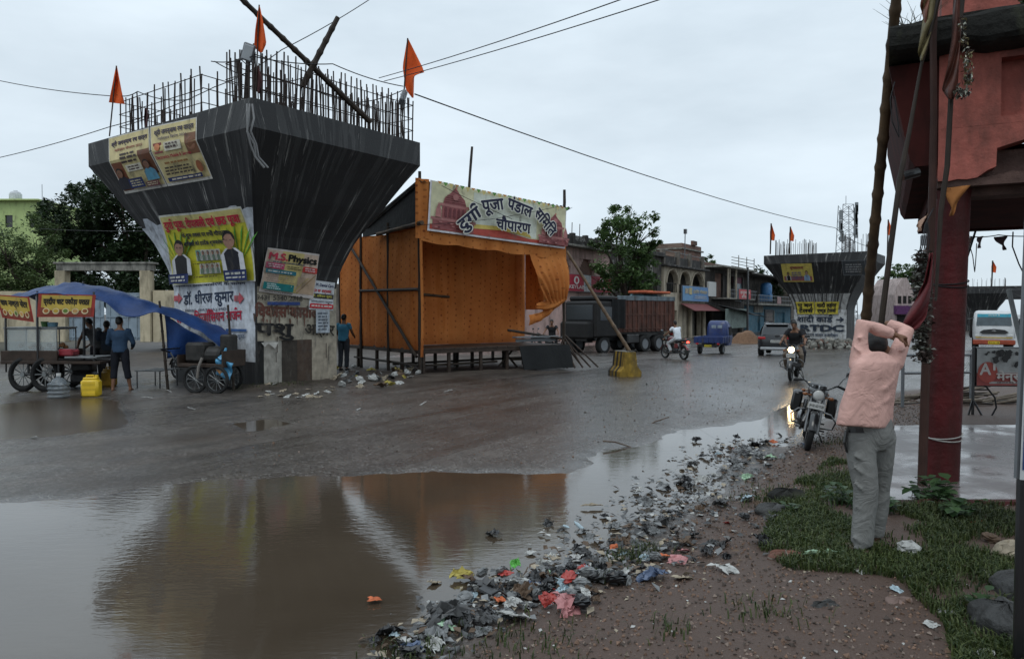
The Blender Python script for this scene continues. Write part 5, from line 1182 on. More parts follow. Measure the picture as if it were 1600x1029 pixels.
    solo(mb, 'blue_tarpaulin', M_blue, 'blue tarpaulin stretched over the tea cart and slanting down to the pier', 'tarpaulin', loc=(0, 0, 0), smooth='all'); bt = bpy.data.objects['blue_tarpaulin']; bt.location = (c.x, c.y, 0)
    mb = MB()
    mb.sheet(lambda u, v: (lambda a, b: a.lerp(b, v)+V((0, .05*math.sin(u*14+v*3), 0)))(W(258+u*100, 492+u*60-(8 if u < .05 else 0), .2+.02*u), W(262+u*96, 560-6*math.sin(u*3), .35)), 24, 12, .008)
    solo(mb, 'blue_tarpaulin_curtain', M_blue, 'blue tarpaulin side flap hanging behind the dark generator cart', 'tarpaulin', loc=(0, 0, 0), smooth='all').location = (c.x, c.y, 0)
    for px, py, px2, py2, y in ((251, 470, 263, 560, .3), (358, 476, 366, 575, .1)):
        a = W(px, py, y)+V((c.x, c.y, 0)); b = W(px2, py2, y)+V((c.x, c.y, 0)); b = V((b.x, b.y, 0)); pole(b, a, .035, 'canopy_pole', 'dark pole holding up the tarpaulin %s' % ('beside the standing man' if px < 300 else 'against the white painted pier face'), 'pole', M_bamboo_dark)
    return t, c, W
tea, tc0, TW = cart()
def can(px, py, m, label, w=.30, h=.42, name='jerrycan', grp='plastic cans by the tea cart'):
    p = G(px, py); t = thing(name, label, 'can', (p.x, p.y, 0.0), rnd.uniform(-.3, .3), grp)
    mb = MB(); mb.box((0, 0, h*.42), (w, w*.72, h*.84), bev=.05); mb.box((0, 0, h*.87), (w*.8, w*.5, h*.1), bev=.03)
    for k in range(3): mb.box((0, -w*.36, h*(.2+.22*k)), (w*.7, .012, .03))
    mb.build('tank', m, t, smooth=True)
    mb = MB(); mb.tube([(-w*.26, 0, h*.9), (-w*.26, 0, h*1.0), (w*.15, 0, h*1.0), (w*.15, 0, h*.9)], .018, 8); mb.build('handle', m, t, smooth=True)
    mb = MB(); mb.lathe([(.035, 0), (.035, .05), (.03, .055)], (w*.3, 0, h*.9), n=12); mb.build('cap', m, t); return t
M_yel = mat('yellow plastic', (.66, .44, .02), .4, .15); M_yel2 = mat('dirty yellow plastic', (.42, .24, .03), .5, .3)
can(143, 620, M_yel, 'bright yellow jerrycan standing in front of the tea cart', .36, .46); can(171, 603, M_yel2, 'dirty ochre jerrycan behind the bright yellow one', .34, .46)
def jug():
    p = G(92, 622); t = thing('water_jug', 'clear plastic water jug with ribbed sides beside the cart wheel', 'jug', (p.x, p.y, 0)); mb = MB(); w, h = .33, .42
    for k in range(4): mb.box((0, 0, .045+.085*k), (w, w, .078), bev=.03)
    mb.lathe([(.15, .34), (.12, .40), (.05, .44), (.04, .5), (.035, .5)], n=16); mb.build('bottle', glass('clear plastic', (.25, .28, .3), .2, .42), t, smooth=True); mb = MB(); mb.lathe([(.045, .47), (.045, .52), (.04, .525)], n=12); mb.build('cap', M_plate, t)
jug()
p = G(116, 608); mb = MB(); q = random.Random(3); 
mb.box((p.x, p.y+.4, .5), (.5, .3, .22), bev=.05); mb.box((p.x+.03, p.y+.38, .24), (.55, .4, .3), bev=.08); mb.tube([(p.x-.2, p.y+.3, .6), (p.x, p.y+.28, .7), (p.x+.2, p.y+.3, .6)], .02, 6)
solo(mb, 'sack_bundle', mat('black plastic sacks', (.03, .03, .03), .45, .4, 8, bmp=.6, bscale=6, bdist=.05), 'dark bundle of sacks under the cart counter behind the clear jug', 'sack', smooth=True)
# the three men at the cart
a = G(188, 611); person('man in blue shirt and dark cropped trousers standing with his back to the road', (a.x, a.y, 0), R(12), dict(kneeL=(-.13, .04, .5), ankL=(-.15, -.02, .08), kneeR=(.14, .0, .5), ankR=(.2, .04, .08), elR=(.27, .05, 1.1), wrR=(.2, .25, 1.0), elL=(-.27, .05, 1.1), wrL=(-.15, .27, 1.0), head=(-.02, .07, 1.58), neck=(0, .03, 1.45)), clothm('faded blue shirt', (.028, .055, .10)), clothm('dark navy trousers', (.012, .013, .018)), .9, .6, None, .018)
a = G(133, 604); person('man in grey shirt bending over the cart counter', (a.x, a.y+.55, 0), R(70), dict(spine=[(0, 0, .94), (0, .05, 1.14), (0, .16, 1.33)], shR=(.185, .15, 1.37), shL=(-.185, .15, 1.37), elR=(.25, .3, 1.12), wrR=(.15, .5, .95), elL=(-.25, .3, 1.12), wrL=(-.13, .5, .95), neck=(0, .2, 1.42), head=(0, .28, 1.54), look=(0, 1, -.5)), clothm('grey work shirt', (.10, .10, .10)), clothm('dark grey trousers', (.03, .03, .035)), .5, 1, M_black, .018)
a = G(158, 602); person('man in dark striped shirt waiting at the far end of the cart', (a.x, a.y+.3, 0), R(40), dict(elR=(.26, .08, 1.12), wrR=(.2, .28, 1.05), elL=(-.25, .05, 1.1), head=(0, .06, 1.56), neck=(0, .03, 1.44)), clothm('dark shirt', (.04, .05, .065)), clothm('grey trousers', (.06, .06, .062)), .9, 1, M_black, .018, .95)
# low iron stand, dark generator tricycle and the blue packet
def dark_stuff():
    p = G(240, 606); t = thing('iron_bench', 'low black iron stand with a slatted top beside the standing man', 'bench', (p.x, p.y+.2, 0), R(-10)); mb = MB()
    for k in range(6): mb.box((-.28+.11*k, 0, .42), (.05, .7, .02))
    for y in (-.35, .35): mb.box((0, y, .42), (.68, .03, .03))
    mb.build('top', M_steel, t)
    for x in (-.3, .3):
        for y in (-.33, .33): mb = MB(); mb.tube([(x, y, 0), (x, y, .41)], .016, 6); mb.build('leg', M_black, t)
    p = G(262, 600); motorcycle('dark motorcycle parked under the blue sheet, half hidden by the tricycle', (p.x+.3, p.y+.9, 0), R(60), None, plate='JH 13 C 208')
    p = G(315, 614); t = thing('cargo_tricycle', 'dark loaded cargo tricycle parked under the low end of the blue sheet', 'tricycle', (p.x, p.y, 0), R(-15))
    mb = MB(); mb.box((0, .35, .62), (1.2, .8, .08), bev=.01); mb.box((0, .75, .8), (1.2, .04, .3)); mb.box((.58, .35, .8), (.04, .8, .3)); mb.box((-.58, .35, .75), (.04, .8, .2)); mb.build('tray', M_wood, t)
    for x, y in ((-.1, -.08), (.45, -.08), (.2, .8)):
        mb = MB(); n = 26; mb.rings([[(x+(.28+.035*math.sin(a))*math.cos(2*PI*q/n), y+.035*math.cos(a), .315+(.28+.035*math.sin(a))*math.sin(2*PI*q/n)) for a in [2*PI*w/8 for w in range(8)]] for q in range(n+1)], cap=False); w_ = mb.build('wheel', M_tyre, t, smooth=True)
        mb = MB(); mb.lathe([(.24, -.02), (.25, 0), (.24, .02)], (x, y, .315), 'y', 20, cap=False)
        for q in range(12): mb.tube([(x, y, .315), (x+.25*math.cos(q*.52), y, .315+.25*math.sin(q*.52))], .005, 4)
        mb.build('rim', M_steel, w_)
    mb = MB(); mb.tube([(-.55, 0, .5), (-.8, -.02, .9), (-.82, -.3, .98)], .02, 6); mb.tube([(-.82, .3, .98), (-.82, -.3, .98)], .018, 6); mb.tube([(-.6, 0, .55), (.5, 0, .55)], .025, 6); mb.build('frame', M_black, t)
    mb = MB(); mb.box((-.25, .3, .9), (.5, .5, .45), bev=.06); mb.lathe([(.16, -.2), (.2, -.15), (.2, .15), (.16, .2)], (.2, .25, .84), 'x', 14); mb.box((.35, .5, 1.0), (.3, .3, .6), bev=.04); mb.build('load', mat('oily machinery', (.03, .028, .026), .5, .5, 9), t)
    mb = MB(); a = V((-.1, -.2, .75)); mb.tube([(.1, -.1, .8), (.05, -.16, .6), (.0, -.14, .35)], .03, 6); mb.build('hose', mat('grey hose', (.2, .18, .16), .6), t, smooth=True)
    F = TW(350, 573, -.35)+V((tc0.x, tc0.y, 0)); cs = [F+V((x, 0, z)) for x, z in ((-.17, -.17), (.13, -.3), (.24, .08), (-.14, .18))]
    t = thing('snack_packet_sheet', 'shiny blue packet with an orange square hanging at the pier foot', 'packet', F); mb = MB(); mb.sheet(lambda u, v: ((cs[0]*(1-u)+cs[1]*u)*(1-v)+(cs[3]*(1-u)+cs[2]*u)*v)+V((0, .05*math.sin(u*7+v*5)-.04*math.sin(v*9), 0))-F, 12, 12, .01); mb.build('packet', mat('blue foil', (.08, .3, .5), .3, .3, 12), t, smooth='all')
    mb = MB(); mb.sheet(lambda u, v: V((-.11+.17*u+.06*v-.05, -.06+.02*math.sin(u*8), -.05-.16*u+.12*v)), 6, 6, .006); mb.build('orange_square', mat('orange print', (.6, .28, .1), .5), t)
    mb = MB(); mb.tube([(-.05, 0, .16), (.02, .02, .27), (.05, .03, .42)], [.09, .05, .02], 8); mb.build('twisted_neck', mat('blue foil', (.08, .3, .5), .3), t, smooth=True)
dark_stuff()
# ------------------------------------------------------------------ far piers and the row of shops
GZ = lambda x, y: Hs(x, y)
P2 = Pier((25.1, 59.2), R(54), (1.4, 2.0), (3.1, 3.9), 1.13)
P2.c.z = -.72; P2.F = M4.Translation(P2.c) @ M4.Rotation(P2.yaw, 4, 'Z'); P2.Fi = P2.F.inverted()
P2.build('second flyover pier far behind the black car, with white painted wedding card lettering', 90, 7, 'unfinished flyover piers', lambda r: rebar_rect(0, -2.6, 2.3, .9, 44, 1.5, r, .1)+rebar_rect(0, 2.2, 2.2, 1.1, 44, 1.35, r, .12))
def pier2_print():
    P1 = P2; Wd = 4.0; Z0, Z1 = .45, 4.2
    def fn(x, y):
        z = Z0+y; hy = P1.half(z)[1]*.985; return P1.surf('L', hy*(1-2*x/Wd), z)
    pr = Print(Wd, Z1-Z0, fn, .012, .01); pr.rect(0, 0, Wd, 2.3, (.45, .46, .46), 16, 20); pr.rect(.05, 2.3, Wd-.05, Z1-Z0-.2, (.33, .33, .32), 12, 14)
    r = random.Random(4)
    for k in range(36): x = r.uniform(.05, 3.5); pr.rect(x, r.uniform(1.9, 2.9), x+r.uniform(.02, .07), Z1-Z0, (.05, .05, .05), 1, 6); pr.lay -= .0115
    pr.lay += .012
    pr.text('शादी काड^ →', 2.05, 1.32, .62, (.02, .03, .05), width=3.5, bold=.035); pr.text('RTDC', 2.2, .62, .66, (.02, .03, .05), width=3.2, bold=.06); pr.text('चौपारण बाजार हजारीबाग', 2.1, .2, .3, (.03, .05, .09), width=2.6, bold=.03)
    for x0, x1, a, b in ((.3, 1.62, 'ए वन', 'टेलस^'), (1.68, 3.4, 'शादी लहंगा', 'एण्ड टेलस^')):
        pr.rect(x0, 1.95, x1, 2.95, (.46, .38, .05), 3, 3); pr.text(a, (x0+x1)/2, 2.52, .42, BLK, width=(x1-x0)*.8, bold=.05); pr.text(b, (x0+x1)/2, 2.08, .42, BLK, width=(x1-x0)*.8, bold=.05)
    pr.build('painted_notice', M_paint, parent=P1.t, world=True)
    for quad, cols, lab in (([(1225, 440), (1272, 440), (1268, 411), (1220, 412)], 0, 'small yellow and blue festival banner on the left of the second pier cap'), ([(1318, 430), (1354, 430), (1352, 406), (1315, 407)], 1, 'faded grey banner on the right of the second pier cap')):
        w, h = 2.6, 1.6; fn = P1.patch('L', quad, w, h); pr = Print(w, h, fn, .01, .03); pr.rect(0, 0, w, h, ((.5, .4, .1), (.13, .14, .15))[cols], 4, 6)
        if cols == 0: 
            pr.rect(.1, .1, w-.1, .5, (.3, .1, .1)); pr.text('शुभकामना', 1.3, 1.15, .3, (.2, .02, .05), bold=.03); pr.person(.5, .15, .8, (.2, .12, .08), BLK, (.4, .4, .4)); pr.person(2.1, .15, .95, (.3, .2, .15), (.2, .3, .45), (.3, .4, .5)); pr.lines(.8, .3, 1.8, 1.0, 4, (.1, .1, .2), 3)
        else: pr.rect(.08, .08, w-.08, h-.08, (.05, .055, .06)); pr.lines(.3, .3, 2.3, 1.3, 4, (.25, .25, .25), 8)
        pr.build('pier_banner', M_print, lab, 'banner', 'banners on the second pier')
pier2_print()
def farflag(px, top, bot, d, label, fb=397): flag([(px, top), (px-2, (top+bot)/2), (px-2, bot)], [(px+.4, top), (px+6, bot-8), (px+5, bot+1)], d, label, GF, ((px, top), (px-1.5, fb)))
farflag(1205, 349, 375, 60, 'leftmost small saffron pennant on the second pier'); farflag(1235, 354, 376, 59, 'second small saffron pennant from the left on the second pier'); farflag(1388, 343, 367, 57, 'small saffron pennant at the right end of the second pier')
P3 = Pier((66, 104), R(54), (1.23, 1.8), (2.55, 3.6), 1.0)
P3.c.z = -1.2; P3.F = M4.Translation(P3.c) @ M4.Rotation(P3.yaw, 4, 'Z'); P3.build('third flyover pier, small in the distance above the white truck', 40, 9, 'unfinished flyover piers', lambda r: rebar_rect(0, 0, 2.2, 3.0, 40, 1.6, r, .12))
mb = MB(); mb.box((98, 122, 4.9), (60, 9, 1.6), rz=R(-24), bev=.1); mb.box((98, 121.0, 5.9), (60, .4, .9), rz=R(-24))
for k in range(4): mb.box((78+k*14, 126-k*6, 2), (2, 3, 5.5), rz=R(-24))
solo(mb, 'flyover_deck', M_conc, 'dark finished flyover deck crossing behind the white truck', 'flyover')
farflag(1551, 407, 425, 100, 'tiny saffron pennant on the third pier', 447)
# telecom mast
def mast():
    b = P(1320, 488, 130); t = thing('telecom_mast', 'grey lattice telecom mast rising behind the second pier', 'mast', (b.x, b.y, -.8)); mb = MB(); Hh = 21.5; w = 1.15
    lv = 16
    for sx in (-1, 1):
        for sy in (-1, 1): mb.tube([(sx*w*1.4, sy*w*1.4, 0), (sx*w*.8, sy*w*.8, Hh)], .07, 4)
    for k in range(lv):
        z0, z1 = Hh*k/lv, Hh*(k+1)/lv; a = w*(1.4-.6*k/lv); c = w*(1.4-.6*(k+1)/lv)
        for p_, q_ in (((-a, -a), (c, -c)), ((a, -a), (-c, -c)), ((-a, a), (c, c)), ((-a, -a), (-c, c)), ((a, -a), (c, c))): mb.tube([(*p_, z0), (*q_, z1)], .04, 4)
        mb.tube([(-c, -c, z1), (c, -c, z1)], .04, 4)
    mb.build('lattice', M_grey, t); mb = MB(); r = random.Random(2)
    
    for k in range(12): ab = MB(); ab.box((r.choice((-1, 1))*(1.1+.3*r.random()), -1.1, Hh-5.5+k*.45), (.5, .4, 1.7), bev=.05); ab.build('antenna_panel', mat('antenna grey', (.22, .24, .25), .5), t)
    mb.lathe([(.0, -.1), (.55, -.08), (.6, .1), (0, .12)], (-1.1, -1.2, 15.5), 'y', 14); mb.build('dish_antenna', mat('antenna grey', (.22, .24, .25), .5), t)
    mb = MB(); mb.tube([(0, 0, Hh), (0, 0, Hh+1.6)], .05, 4); mb.build('aerial_rod', M_grey, t)
mast()
b = P(1441, 488, 230); mb = MB()
for z in range(12): mb.box((b.x, b.y, -.8+z*2.3+1.1), (1.6-.06*z, 1.6-.06*z, .3)); 
for sx in (-1, 1): mb.tube([(b.x+sx*.9, b.y, -.8), (b.x+sx*.6, b.y, 26)], .12, 4)
mb.box((b.x, b.y-1, 24), (2.6, .6, 3)); solo(mb, 'telecom_mast', M_grey, 'faint distant telecom mast above the trees right of the second pier', 'mast')
# the row of shops
RO = V((3.8, 54.2)); RYAW = math.atan2(.8368, .5475); RG = -.8
def rk(px): t = (px-CX)/FPX; return (t*RO.y-RO.x)/(.5475-t*.8368)
def rd(px): return RO.y+.8368*rk(px)
def rz_(px, py): return CAMH+(HZ-py)/FPX*rd(px)-RG
def at_row(px): k = rk(px); return (RO.x+.5475*k, RO.y+.8368*k, RG)
def house(nm, label, px, cat='building'):
    t = thing(nm, label, cat, at_row(px), RYAW); k0 = rk(px); return t, (lambda p: rk(p)-k0)
def signboard(t, name, x0, x1, z0, z1, y, bg, items, label=None, tilt=0, m=None):
    w, h = x1-x0, z1-z0; pr = Print(w, h, lambda x, yy: (V((x0+x, y-.06-tilt*(yy/h), z0+yy)), V((0, -1, 0))), .012, .01)
    pr.rect(0, 0, w, h, bg, 4, 2)
    for it in items: getattr(pr, it[0])(*it[1:-1], **it[-1]) if isinstance(it[-1], dict) else getattr(pr, it[0])(*it[1:])
    o = pr.build(name, M_print, parent=t); mb = MB(); mb.box((w/2+x0, y, z0+h/2), (w+.08, .09, h+.08), bev=.01); mb.build('sign_frame', M_grey, o); return o
M_pink = mat('faded pink plaster', (.54, .37, .33), .85, .3, .8, dirt=(.08, .055, .05), dirt_amt=.4, dscale=(.7, .7, .2)); M_par = mat('blackened parapet', (.045, .042, .04), .85, .5, 2, dirt=(.2, .19, .17), dirt_amt=.25); M_dark = mat('dark shop interior', (.014, .013, .012), .8, .3)
M_brick = None
def brickm():
    m, nt, N, L, bs = newmat('red brick wall'); tc = N.new('ShaderNodeTexCoord'); mp = N.new('ShaderNodeMapping'); mp.inputs['Rotation'].default_value = (R(90), 0, 0); L.new(tc.outputs['Object'], mp.inputs[0])
    b = N.new('ShaderNodeTexBrick'); b.inputs['Scale'].default_value = 3.2; b.inputs['Color1'].default_value = (.18, .075, .05, 1); b.inputs['Color2'].default_value = (.11, .05, .035, 1); b.inputs['Mortar'].default_value = (.2, .17, .14, 1); L.new(mp.outputs[0], b.inputs[0])
    c = mix(N, L, ramp(N, L, noise(N, L, tc.outputs['Object'], .7, 5), .45, .7), b.outputs[0], (.07, .045, .035)); L.new(c, bs.inputs['Base Color']); bs.inputs['Roughness'].default_value = .9; return m
M_brick = brickm(); M_creamh = mat('cream house paint', (.44, .38, .29), .85, .3, 1, dirt=(.07, .06, .05), dirt_amt=.5, dscale=(.8, .8, .25)); M_shut = mat('rolled shutter', (.16, .15, .13), .6, .4, 3); M_teal = mat('teal shop paint', (.06, .14, .19), .7, .4, 1.5, dirt=(.2, .2, .18), dirt_amt=.3); M_blackish = mat('sooty plaster', (.05, .045, .04), .85, .5, 1.2, dirt=(.15, .13, .11), dirt_amt=.4); M_grime = mat('grimy plaster', (.16, .14, .12), .85, .5, 1, dirt=(.04, .036, .03), dirt_amt=.6)
def shop_row():
    # pink building
    t, X = house('pink_shop_house', 'faded pink two storey shop house with blackened parapet behind the dark truck', 880)
    x0, x1 = X(880)-9, X(952); z = lambda py, px=915: rz_(px, py); zt = z(390)
    def niche(px, w): return (X(px)-w, X(px)+w, z(431), z(405))
    mb = MB(); holes = [niche(886, .55), niche(917, 1.25), (x0+1, x0+2.6, z(431), z(405)), (x0+1, x0+3.4, .2, 2.8), (X(884), X(905), .2, 2.9), (X(910), X(932), .2, 2.9), (X(936), X(950), .2, 2.9)]
    facade(mb, x0, x1, 0, zt, holes, 0, .35); mb.box(((x0+x1)/2, 4.5, zt/2), (x1-x0, 8, zt-.05))
    for px, w in ((886, .55), (917, 1.25)):
        for q in range(3): mb.box((X(px)-w+.06+.18*q, .12, z(405)-.12-.2*(2-q)), (.36, .2, .22)); mb.box((X(px)+w-.06-.18*q, .12, z(405)-.12-.2*(2-q)), (.36, .2, .22))
    mb.build('wall', M_pink, t)
    mb = MB(); mb.box((X(917), .3, (z(431)+z(405))/2), (2.6, .1, z(405)-z(431))); mb.build('bricked_window', M_brick, t); mb = MB(); mb.box((X(886), .3, (z(431)+z(405))/2), (1.2, .1, z(405)-z(431))); mb.build('bricked_window', M_brick, t)
    mb = MB(); mb.box(((x0+x1)/2, -.25, zt+.06), (x1-x0+.4, 1.0, .16), bev=.02); mb.box(((x0+x1)/2, -.1, z(388)), (x1-x0+.2, .5, .12), bev=.02); mb.build('ledge', M_stone, t)
    mb = MB(); mb.box(((x0+x1)/2, .1, (zt+.14+z(371))/2), (x1-x0, .25, z(371)-zt-.14), bev=.02)
    for q in range(9): mb.box((x0+(x1-x0)*q/8, .05, (zt+z(369))/2+.1), (.35, .4, z(369)-zt-.1), bev=.03)
    mb.build('parapet', M_par, t); pr = Print(3.4, .7, lambda x, y: (V((X(893)+x, -.04, z(383)+y)), V((0, -1, 0))), .01, .02); pr.text('RAM BHAWAN', 1.7, .2, .5, (.25, .24, .23), width=3.0, bold=.04); pr.text('1998', 1.7, -.15, .25, (.2, .19, .18)); pr.build('parapet_lettering', M_paint, parent=t)
    for a in ((X(907)), (X(940)), X(895)): mb = MB(); mb.tube([(a, .1, z(372)), (a+.05, .1, z(372)+1.0)], .03, 5); mb.build('rebar_stub', M_rebar, t)
    mb = MB(); mb.box(((x0+x1)/2, .5, 1.4), (x1-x0-.4, .1, 2.8)); mb.build('shutter', M_dark, t)
    a, b = X(880)-.2, X(949); w = b-a; h = z(431)-z(456)
    def em(x): return [('oval', x, h*.66, .42, h*.24, (.66, .64, .62)), ('oval', x, h*.66, .2, h*.15, (.4, .04, .06)), ('text', 'KEYLAB', x, h*.16, h*.3, (.62, .58, .56), 2.4)]
    signboard(t, 'shop_sign', a, b, z(456), z(431), -.3, (.38, .025, .05), [('rect', w*.36, 0, w*.52, h, (.5, .52, .53)), ('lines', w*.38, h*.3, w*.5, h*.6, 2, (.05, .2, .25), 4)]+em(w*.2)+em(w*.74))
    # stained house behind the tree
    t, X = house('stained_house', 'dark stained house with pale pillars hidden behind the leafy street tree', 952); x1 = X(1036); zt = z(396, 1000)
    mb = MB(); hs = [(X(p)-.9, X(p)+.9, zt*.56, zt*.8) for p in (965, 985, 1005, 1024)]+[(X(p)-1.3, X(p)+1.3, .2, zt*.36) for p in (966, 990, 1014)]; facade(mb, 0, x1, 0, zt, hs, .2, .3); mb.box((x1/2, 4.6, zt/2), (x1, 8, zt-.04)); mb.build('wall', M_blackish, t)
    mb = MB(); mb.box((x1/2, .55, zt/2), (x1-.3, .1, zt-.6)); mb.build('dark_opening', M_dark, t)
    mb = MB(); mb.box((x1/2, -.3, zt*.47), (x1, 1.2, .2), bev=.03); mb.box((x1/2, .1, zt+.2), (x1+.2, .6, .4), bev=.03); mb.build('ledge', M_par, t)
    for p in (956, 972, 996, 1016): mb = MB(); mb.box((X(p), .05, zt*.68), (.45, .35, zt*.4), bev=.03); mb.build('pillar', M_stone, t)
    # cream arcaded house
    t, X = house('arcaded_house', 'cream house with three upper arches and a blue shop board', 1037); x1 = X(1101); zz = lambda py, px=1068: rz_(px, py); zt = zz(420); za, zb = zz(458), zz(424)
    mb = MB(); arch = [(X(1039)+.35, X(1058)), (X(1061), X(1077)), (X(1080), X(1099))]; hs = [(a, b, za, zb) for a, b in arch]+[(X(1041), X(1058), .1, zz(485)), (X(1075), X(1094), .1, zz(485))]
    facade(mb, 0, x1, 0, zt, hs, 0, .4); mb.box((x1/2, 5.5, zt/2), (x1, 7, zt-.05)); mb.box((x1/2, 1.0, za-.2), (x1, 1.8, .3)); mb.box((x1/2, 1.0, zt-.2), (x1-.1, 1.8, .3))
    for a, b in arch:
        c, r_ = (a+b)/2, (b-a)/2; n = 10
        for sg in (-1, 1):
            pts = [(c+sg*r_, zb+.004), (c+sg*r_, zb-r_*.9)]+[(c+sg*r_*math.cos(q*PI/2/n), zb-r_*.9+r_*.88*math.sin(q*PI/2/n)) for q in range(n+1)]+[(c, zb+.004)]
            mb.prism(pts if sg > 0 else pts[::-1], 'y', .003, .397)
    mb.build('wall', M_creamh, t)
    for a, b in arch:
        c, r_ = (a+b)/2, (b-a)/2; mb = MB(); mb.tube([(c+r_*1.08*math.cos(q*PI/12), -.04, zb-r_*.9+r_*.98*math.sin(q*PI/12)) for q in range(13)], .09, 6); mb.build('arch_trim', M_creamh, t)
    mb = MB(); mb.box((x1/2, 1.85, (za+zb)/2), (x1-.1, .1, zb-za)); mb.build('back_wall', M_blackish, t)
    for a, b in arch:
        mb = MB(); mb.tube([(a, .1, za+.9), (b, .1, za+.9)], .04, 5)
        for q in range(7): mb.tube([(a+(b-a)*q/6, .1, za), (a+(b-a)*q/6, .1, za+.9)], .025, 4)
        mb.build('railing', M_black, t)
    mb = MB(); mb.box((x1/2, .0, zt+.1), (x1+.4, 1.0, .2), bev=.03); mb.box((x1/2, .3, zt+.65), (x1, .15, .9)); mb.build('parapet', M_par, t)
    for p in (1038, 1061, 1079, 1099): mb = MB(); mb.box((X(p), .2, zt+.85), (.45, .45, 1.6), bev=.03); mb.build('parapet_post', M_grime, t)
    mb = MB(); mb.tube([(X(1038), .2, zt+1.6), (X(1099), .2, zt+1.45)], .03, 5); mb.build('parapet_rail', M_grey, t)
    mb = MB(); mb.tube([(X(1090), 1.5, zt), (X(1090)+.2, 1.5, zt+4.3)], .05, 6); mb.box((X(1090)+.25, 1.5, zt+4.3), (.3, .3, .5)); mb.build('aerial_pole', M_black, t)
    for p in (1038.5, 1074, 1095.5): mb = MB(); mb.lathe([(.26, 0), (.22, .3), (.2, zz(484)-.2), (.28, zz(484))], (X(p), -.3, 0), n=12); mb.build('pillar', M_creamh, t, smooth=True)
    mb = MB(); mb.box((x1/2, .7, zz(485)/2), (x1-.4, .1, zz(485)))
    mb.build('shutter', M_shut, t); mb = MB(); mb.sheet(lambda u, v: (X(1060)+u*(X(1102)-X(1060)), -.2-v*1.5, zz(474)-v*.75), 6, 3, .05); mb.build('awning', mat('maroon awning', (.16, .05, .05), .7, .3), t)
    a, b = X(1060), X(1101); h = zz(447)-zz(470); signboard(t, 'shop_sign', a, b, zz(470), zz(447), -.35, (.10, .22, .42), [('rect', .05, .05, (b-a)*.36, h-.05, (.13, .28, .46)), ('text', 'इंडिया मोबाइल', (b-a)*.66, h*.55, h*.3, (.5, .42, .25), (b-a)*.55), ('lines', (b-a)*.42, h*.15, (b-a)*.95, h*.4, 2, (.4, .42, .45), 3), ('rect', (b-a)*.08, h*.5, (b-a)*.2, h*.85, (.35, .3, .22)), ('rect', (b-a)*.22, h*.45, (b-a)*.33, h*.9, (.45, .38, .2))])
    # dark house with glass balcony and raw brick storey on the roof
    t, X = house('brick_topped_house', 'dark shop house with raw brick rooms on its roof and a red board', 1101.5); x1 = X(1166); zz = lambda py, px=1135: rz_(px, py); zt = zz(422)
    mb = MB(); hs = [(X(1121), X(1133), zz(466), zz(428)), (X(1136), X(1150), zz(466), zz(430)), (X(1152), X(1164), zz(470), zz(430)), (X(1104), X(1116), .1, zz(486)), (X(1120), X(1140), .1, zz(486)), (X(1145), X(1163), .1, zz(486))]
    facade(mb, 0, x1, 0, zt, hs, .3, .3); mb.box((x1/2, 5, zt/2), (x1, 8, zt-.05)); mb.build('wall', M_blackish, t)
    mb = MB(); mb.box((X(1141), .62, (zz(466)+zz(430))/2), (x1*.45, .05, 3.6)); mb.build('dark_opening', M_dark, t); mb = MB(); mb.box((X(1127), .55, zz(447)), (X(1133)-X(1121), .06, zz(428)-zz(466))); mb.build('brick_panel', M_brick, t)
    mb = MB(); mb.box((X(1158), .5, zz(455)), (X(1164)-X(1152), .05, zz(440)-zz(470))); mb.build('glass_front', mat('grey window glass', (.16, .22, .25), .15, .3), t); mb = MB(); mb.box((X(1157), .48, zz(434)), (X(1164)-X(1150), .05, .9)); mb.build('maroon_panel', mat('maroon panel', (.12, .03, .05), .6), t)
    mb = MB(); mb.box((X(1136), -.6, zt+.1), (X(1166)-X(1112), 2.2, .2), bev=.02); mb.box((X(1140), -.5, zz(467)), (X(1164)-X(1118), 1.9, .18), bev=.02); mb.build('balcony_slab', M_stone, t)
    for p in (1118, 1120.5, 1131, 1150): mb = MB(); mb.box((X(p), -1.4, (zz(467)+zt)/2), (.16, .16, zt-zz(467))); mb.build('balcony_post', M_creamh, t)
    mb = MB()
    for q in range(20): p = 1119+q*2.3; mb.tube([(X(p), -1.4, zz(466)), (X(p), -1.4, zz(466)+.95)], .025, 4)
    for h_ in (.5, .95): mb.tube([(X(1118), -1.4, zz(466)+h_), (X(1165), -1.4, zz(466)+h_)], .03, 4)
    mb.build('balcony_railing', M_grey, t); mb = MB()
    for q in range(4): mb.tube([(X(1122), -1.5, zt+.3+.33*q), (X(1160), -1.4, zt+.2+.4*q)], .04, 4)
    for p in (1135, 1148, 1160): mb.tube([(X(p), -1.4, zt), (X(p), -1.4, zt+1.7)], .05, 4)
    mb.build('roof_railing', M_stone, t)
    mb = MB(); zb = zz(383); mb.box((X(1126), 6.0, (zt+zb)/2), (X(1140)-X(1112), 5, zb-zt)); mb.box((X(1160), 7.0, (zt+zz(404))/2), (X(1181)-X(1137)+1, 6, zz(404)-zt)); mb.box((X(1128), 3.4, zb+.25), (1.4, .3, .5)); mb.build('brick_room', M_brick, t)
    mb = MB(); mb.box((X(1160), 6.9, zz(412)), (X(1182)-X(1136)+1.2, 6.3, .18)); mb.box((X(1126), 5.9, zz(391)), (X(1141)-X(1111), 5.3, .16)); mb.build('concrete_band', M_stone, t)
    a, b = X(1133), X(1152); h = zz(452)-zz(467); signboard(t, 'shop_sign', a, b, zz(467), zz(452), -1.55, (.42, .04, .05), [('text', 'हनुमान', (b-a)*.5, h*.55, h*.4, (.6, .55, .5), (b-a)*.8), ('text', 'होटल', (b-a)*.5, h*.12, h*.34, (.6, .55, .5), (b-a)*.6)])
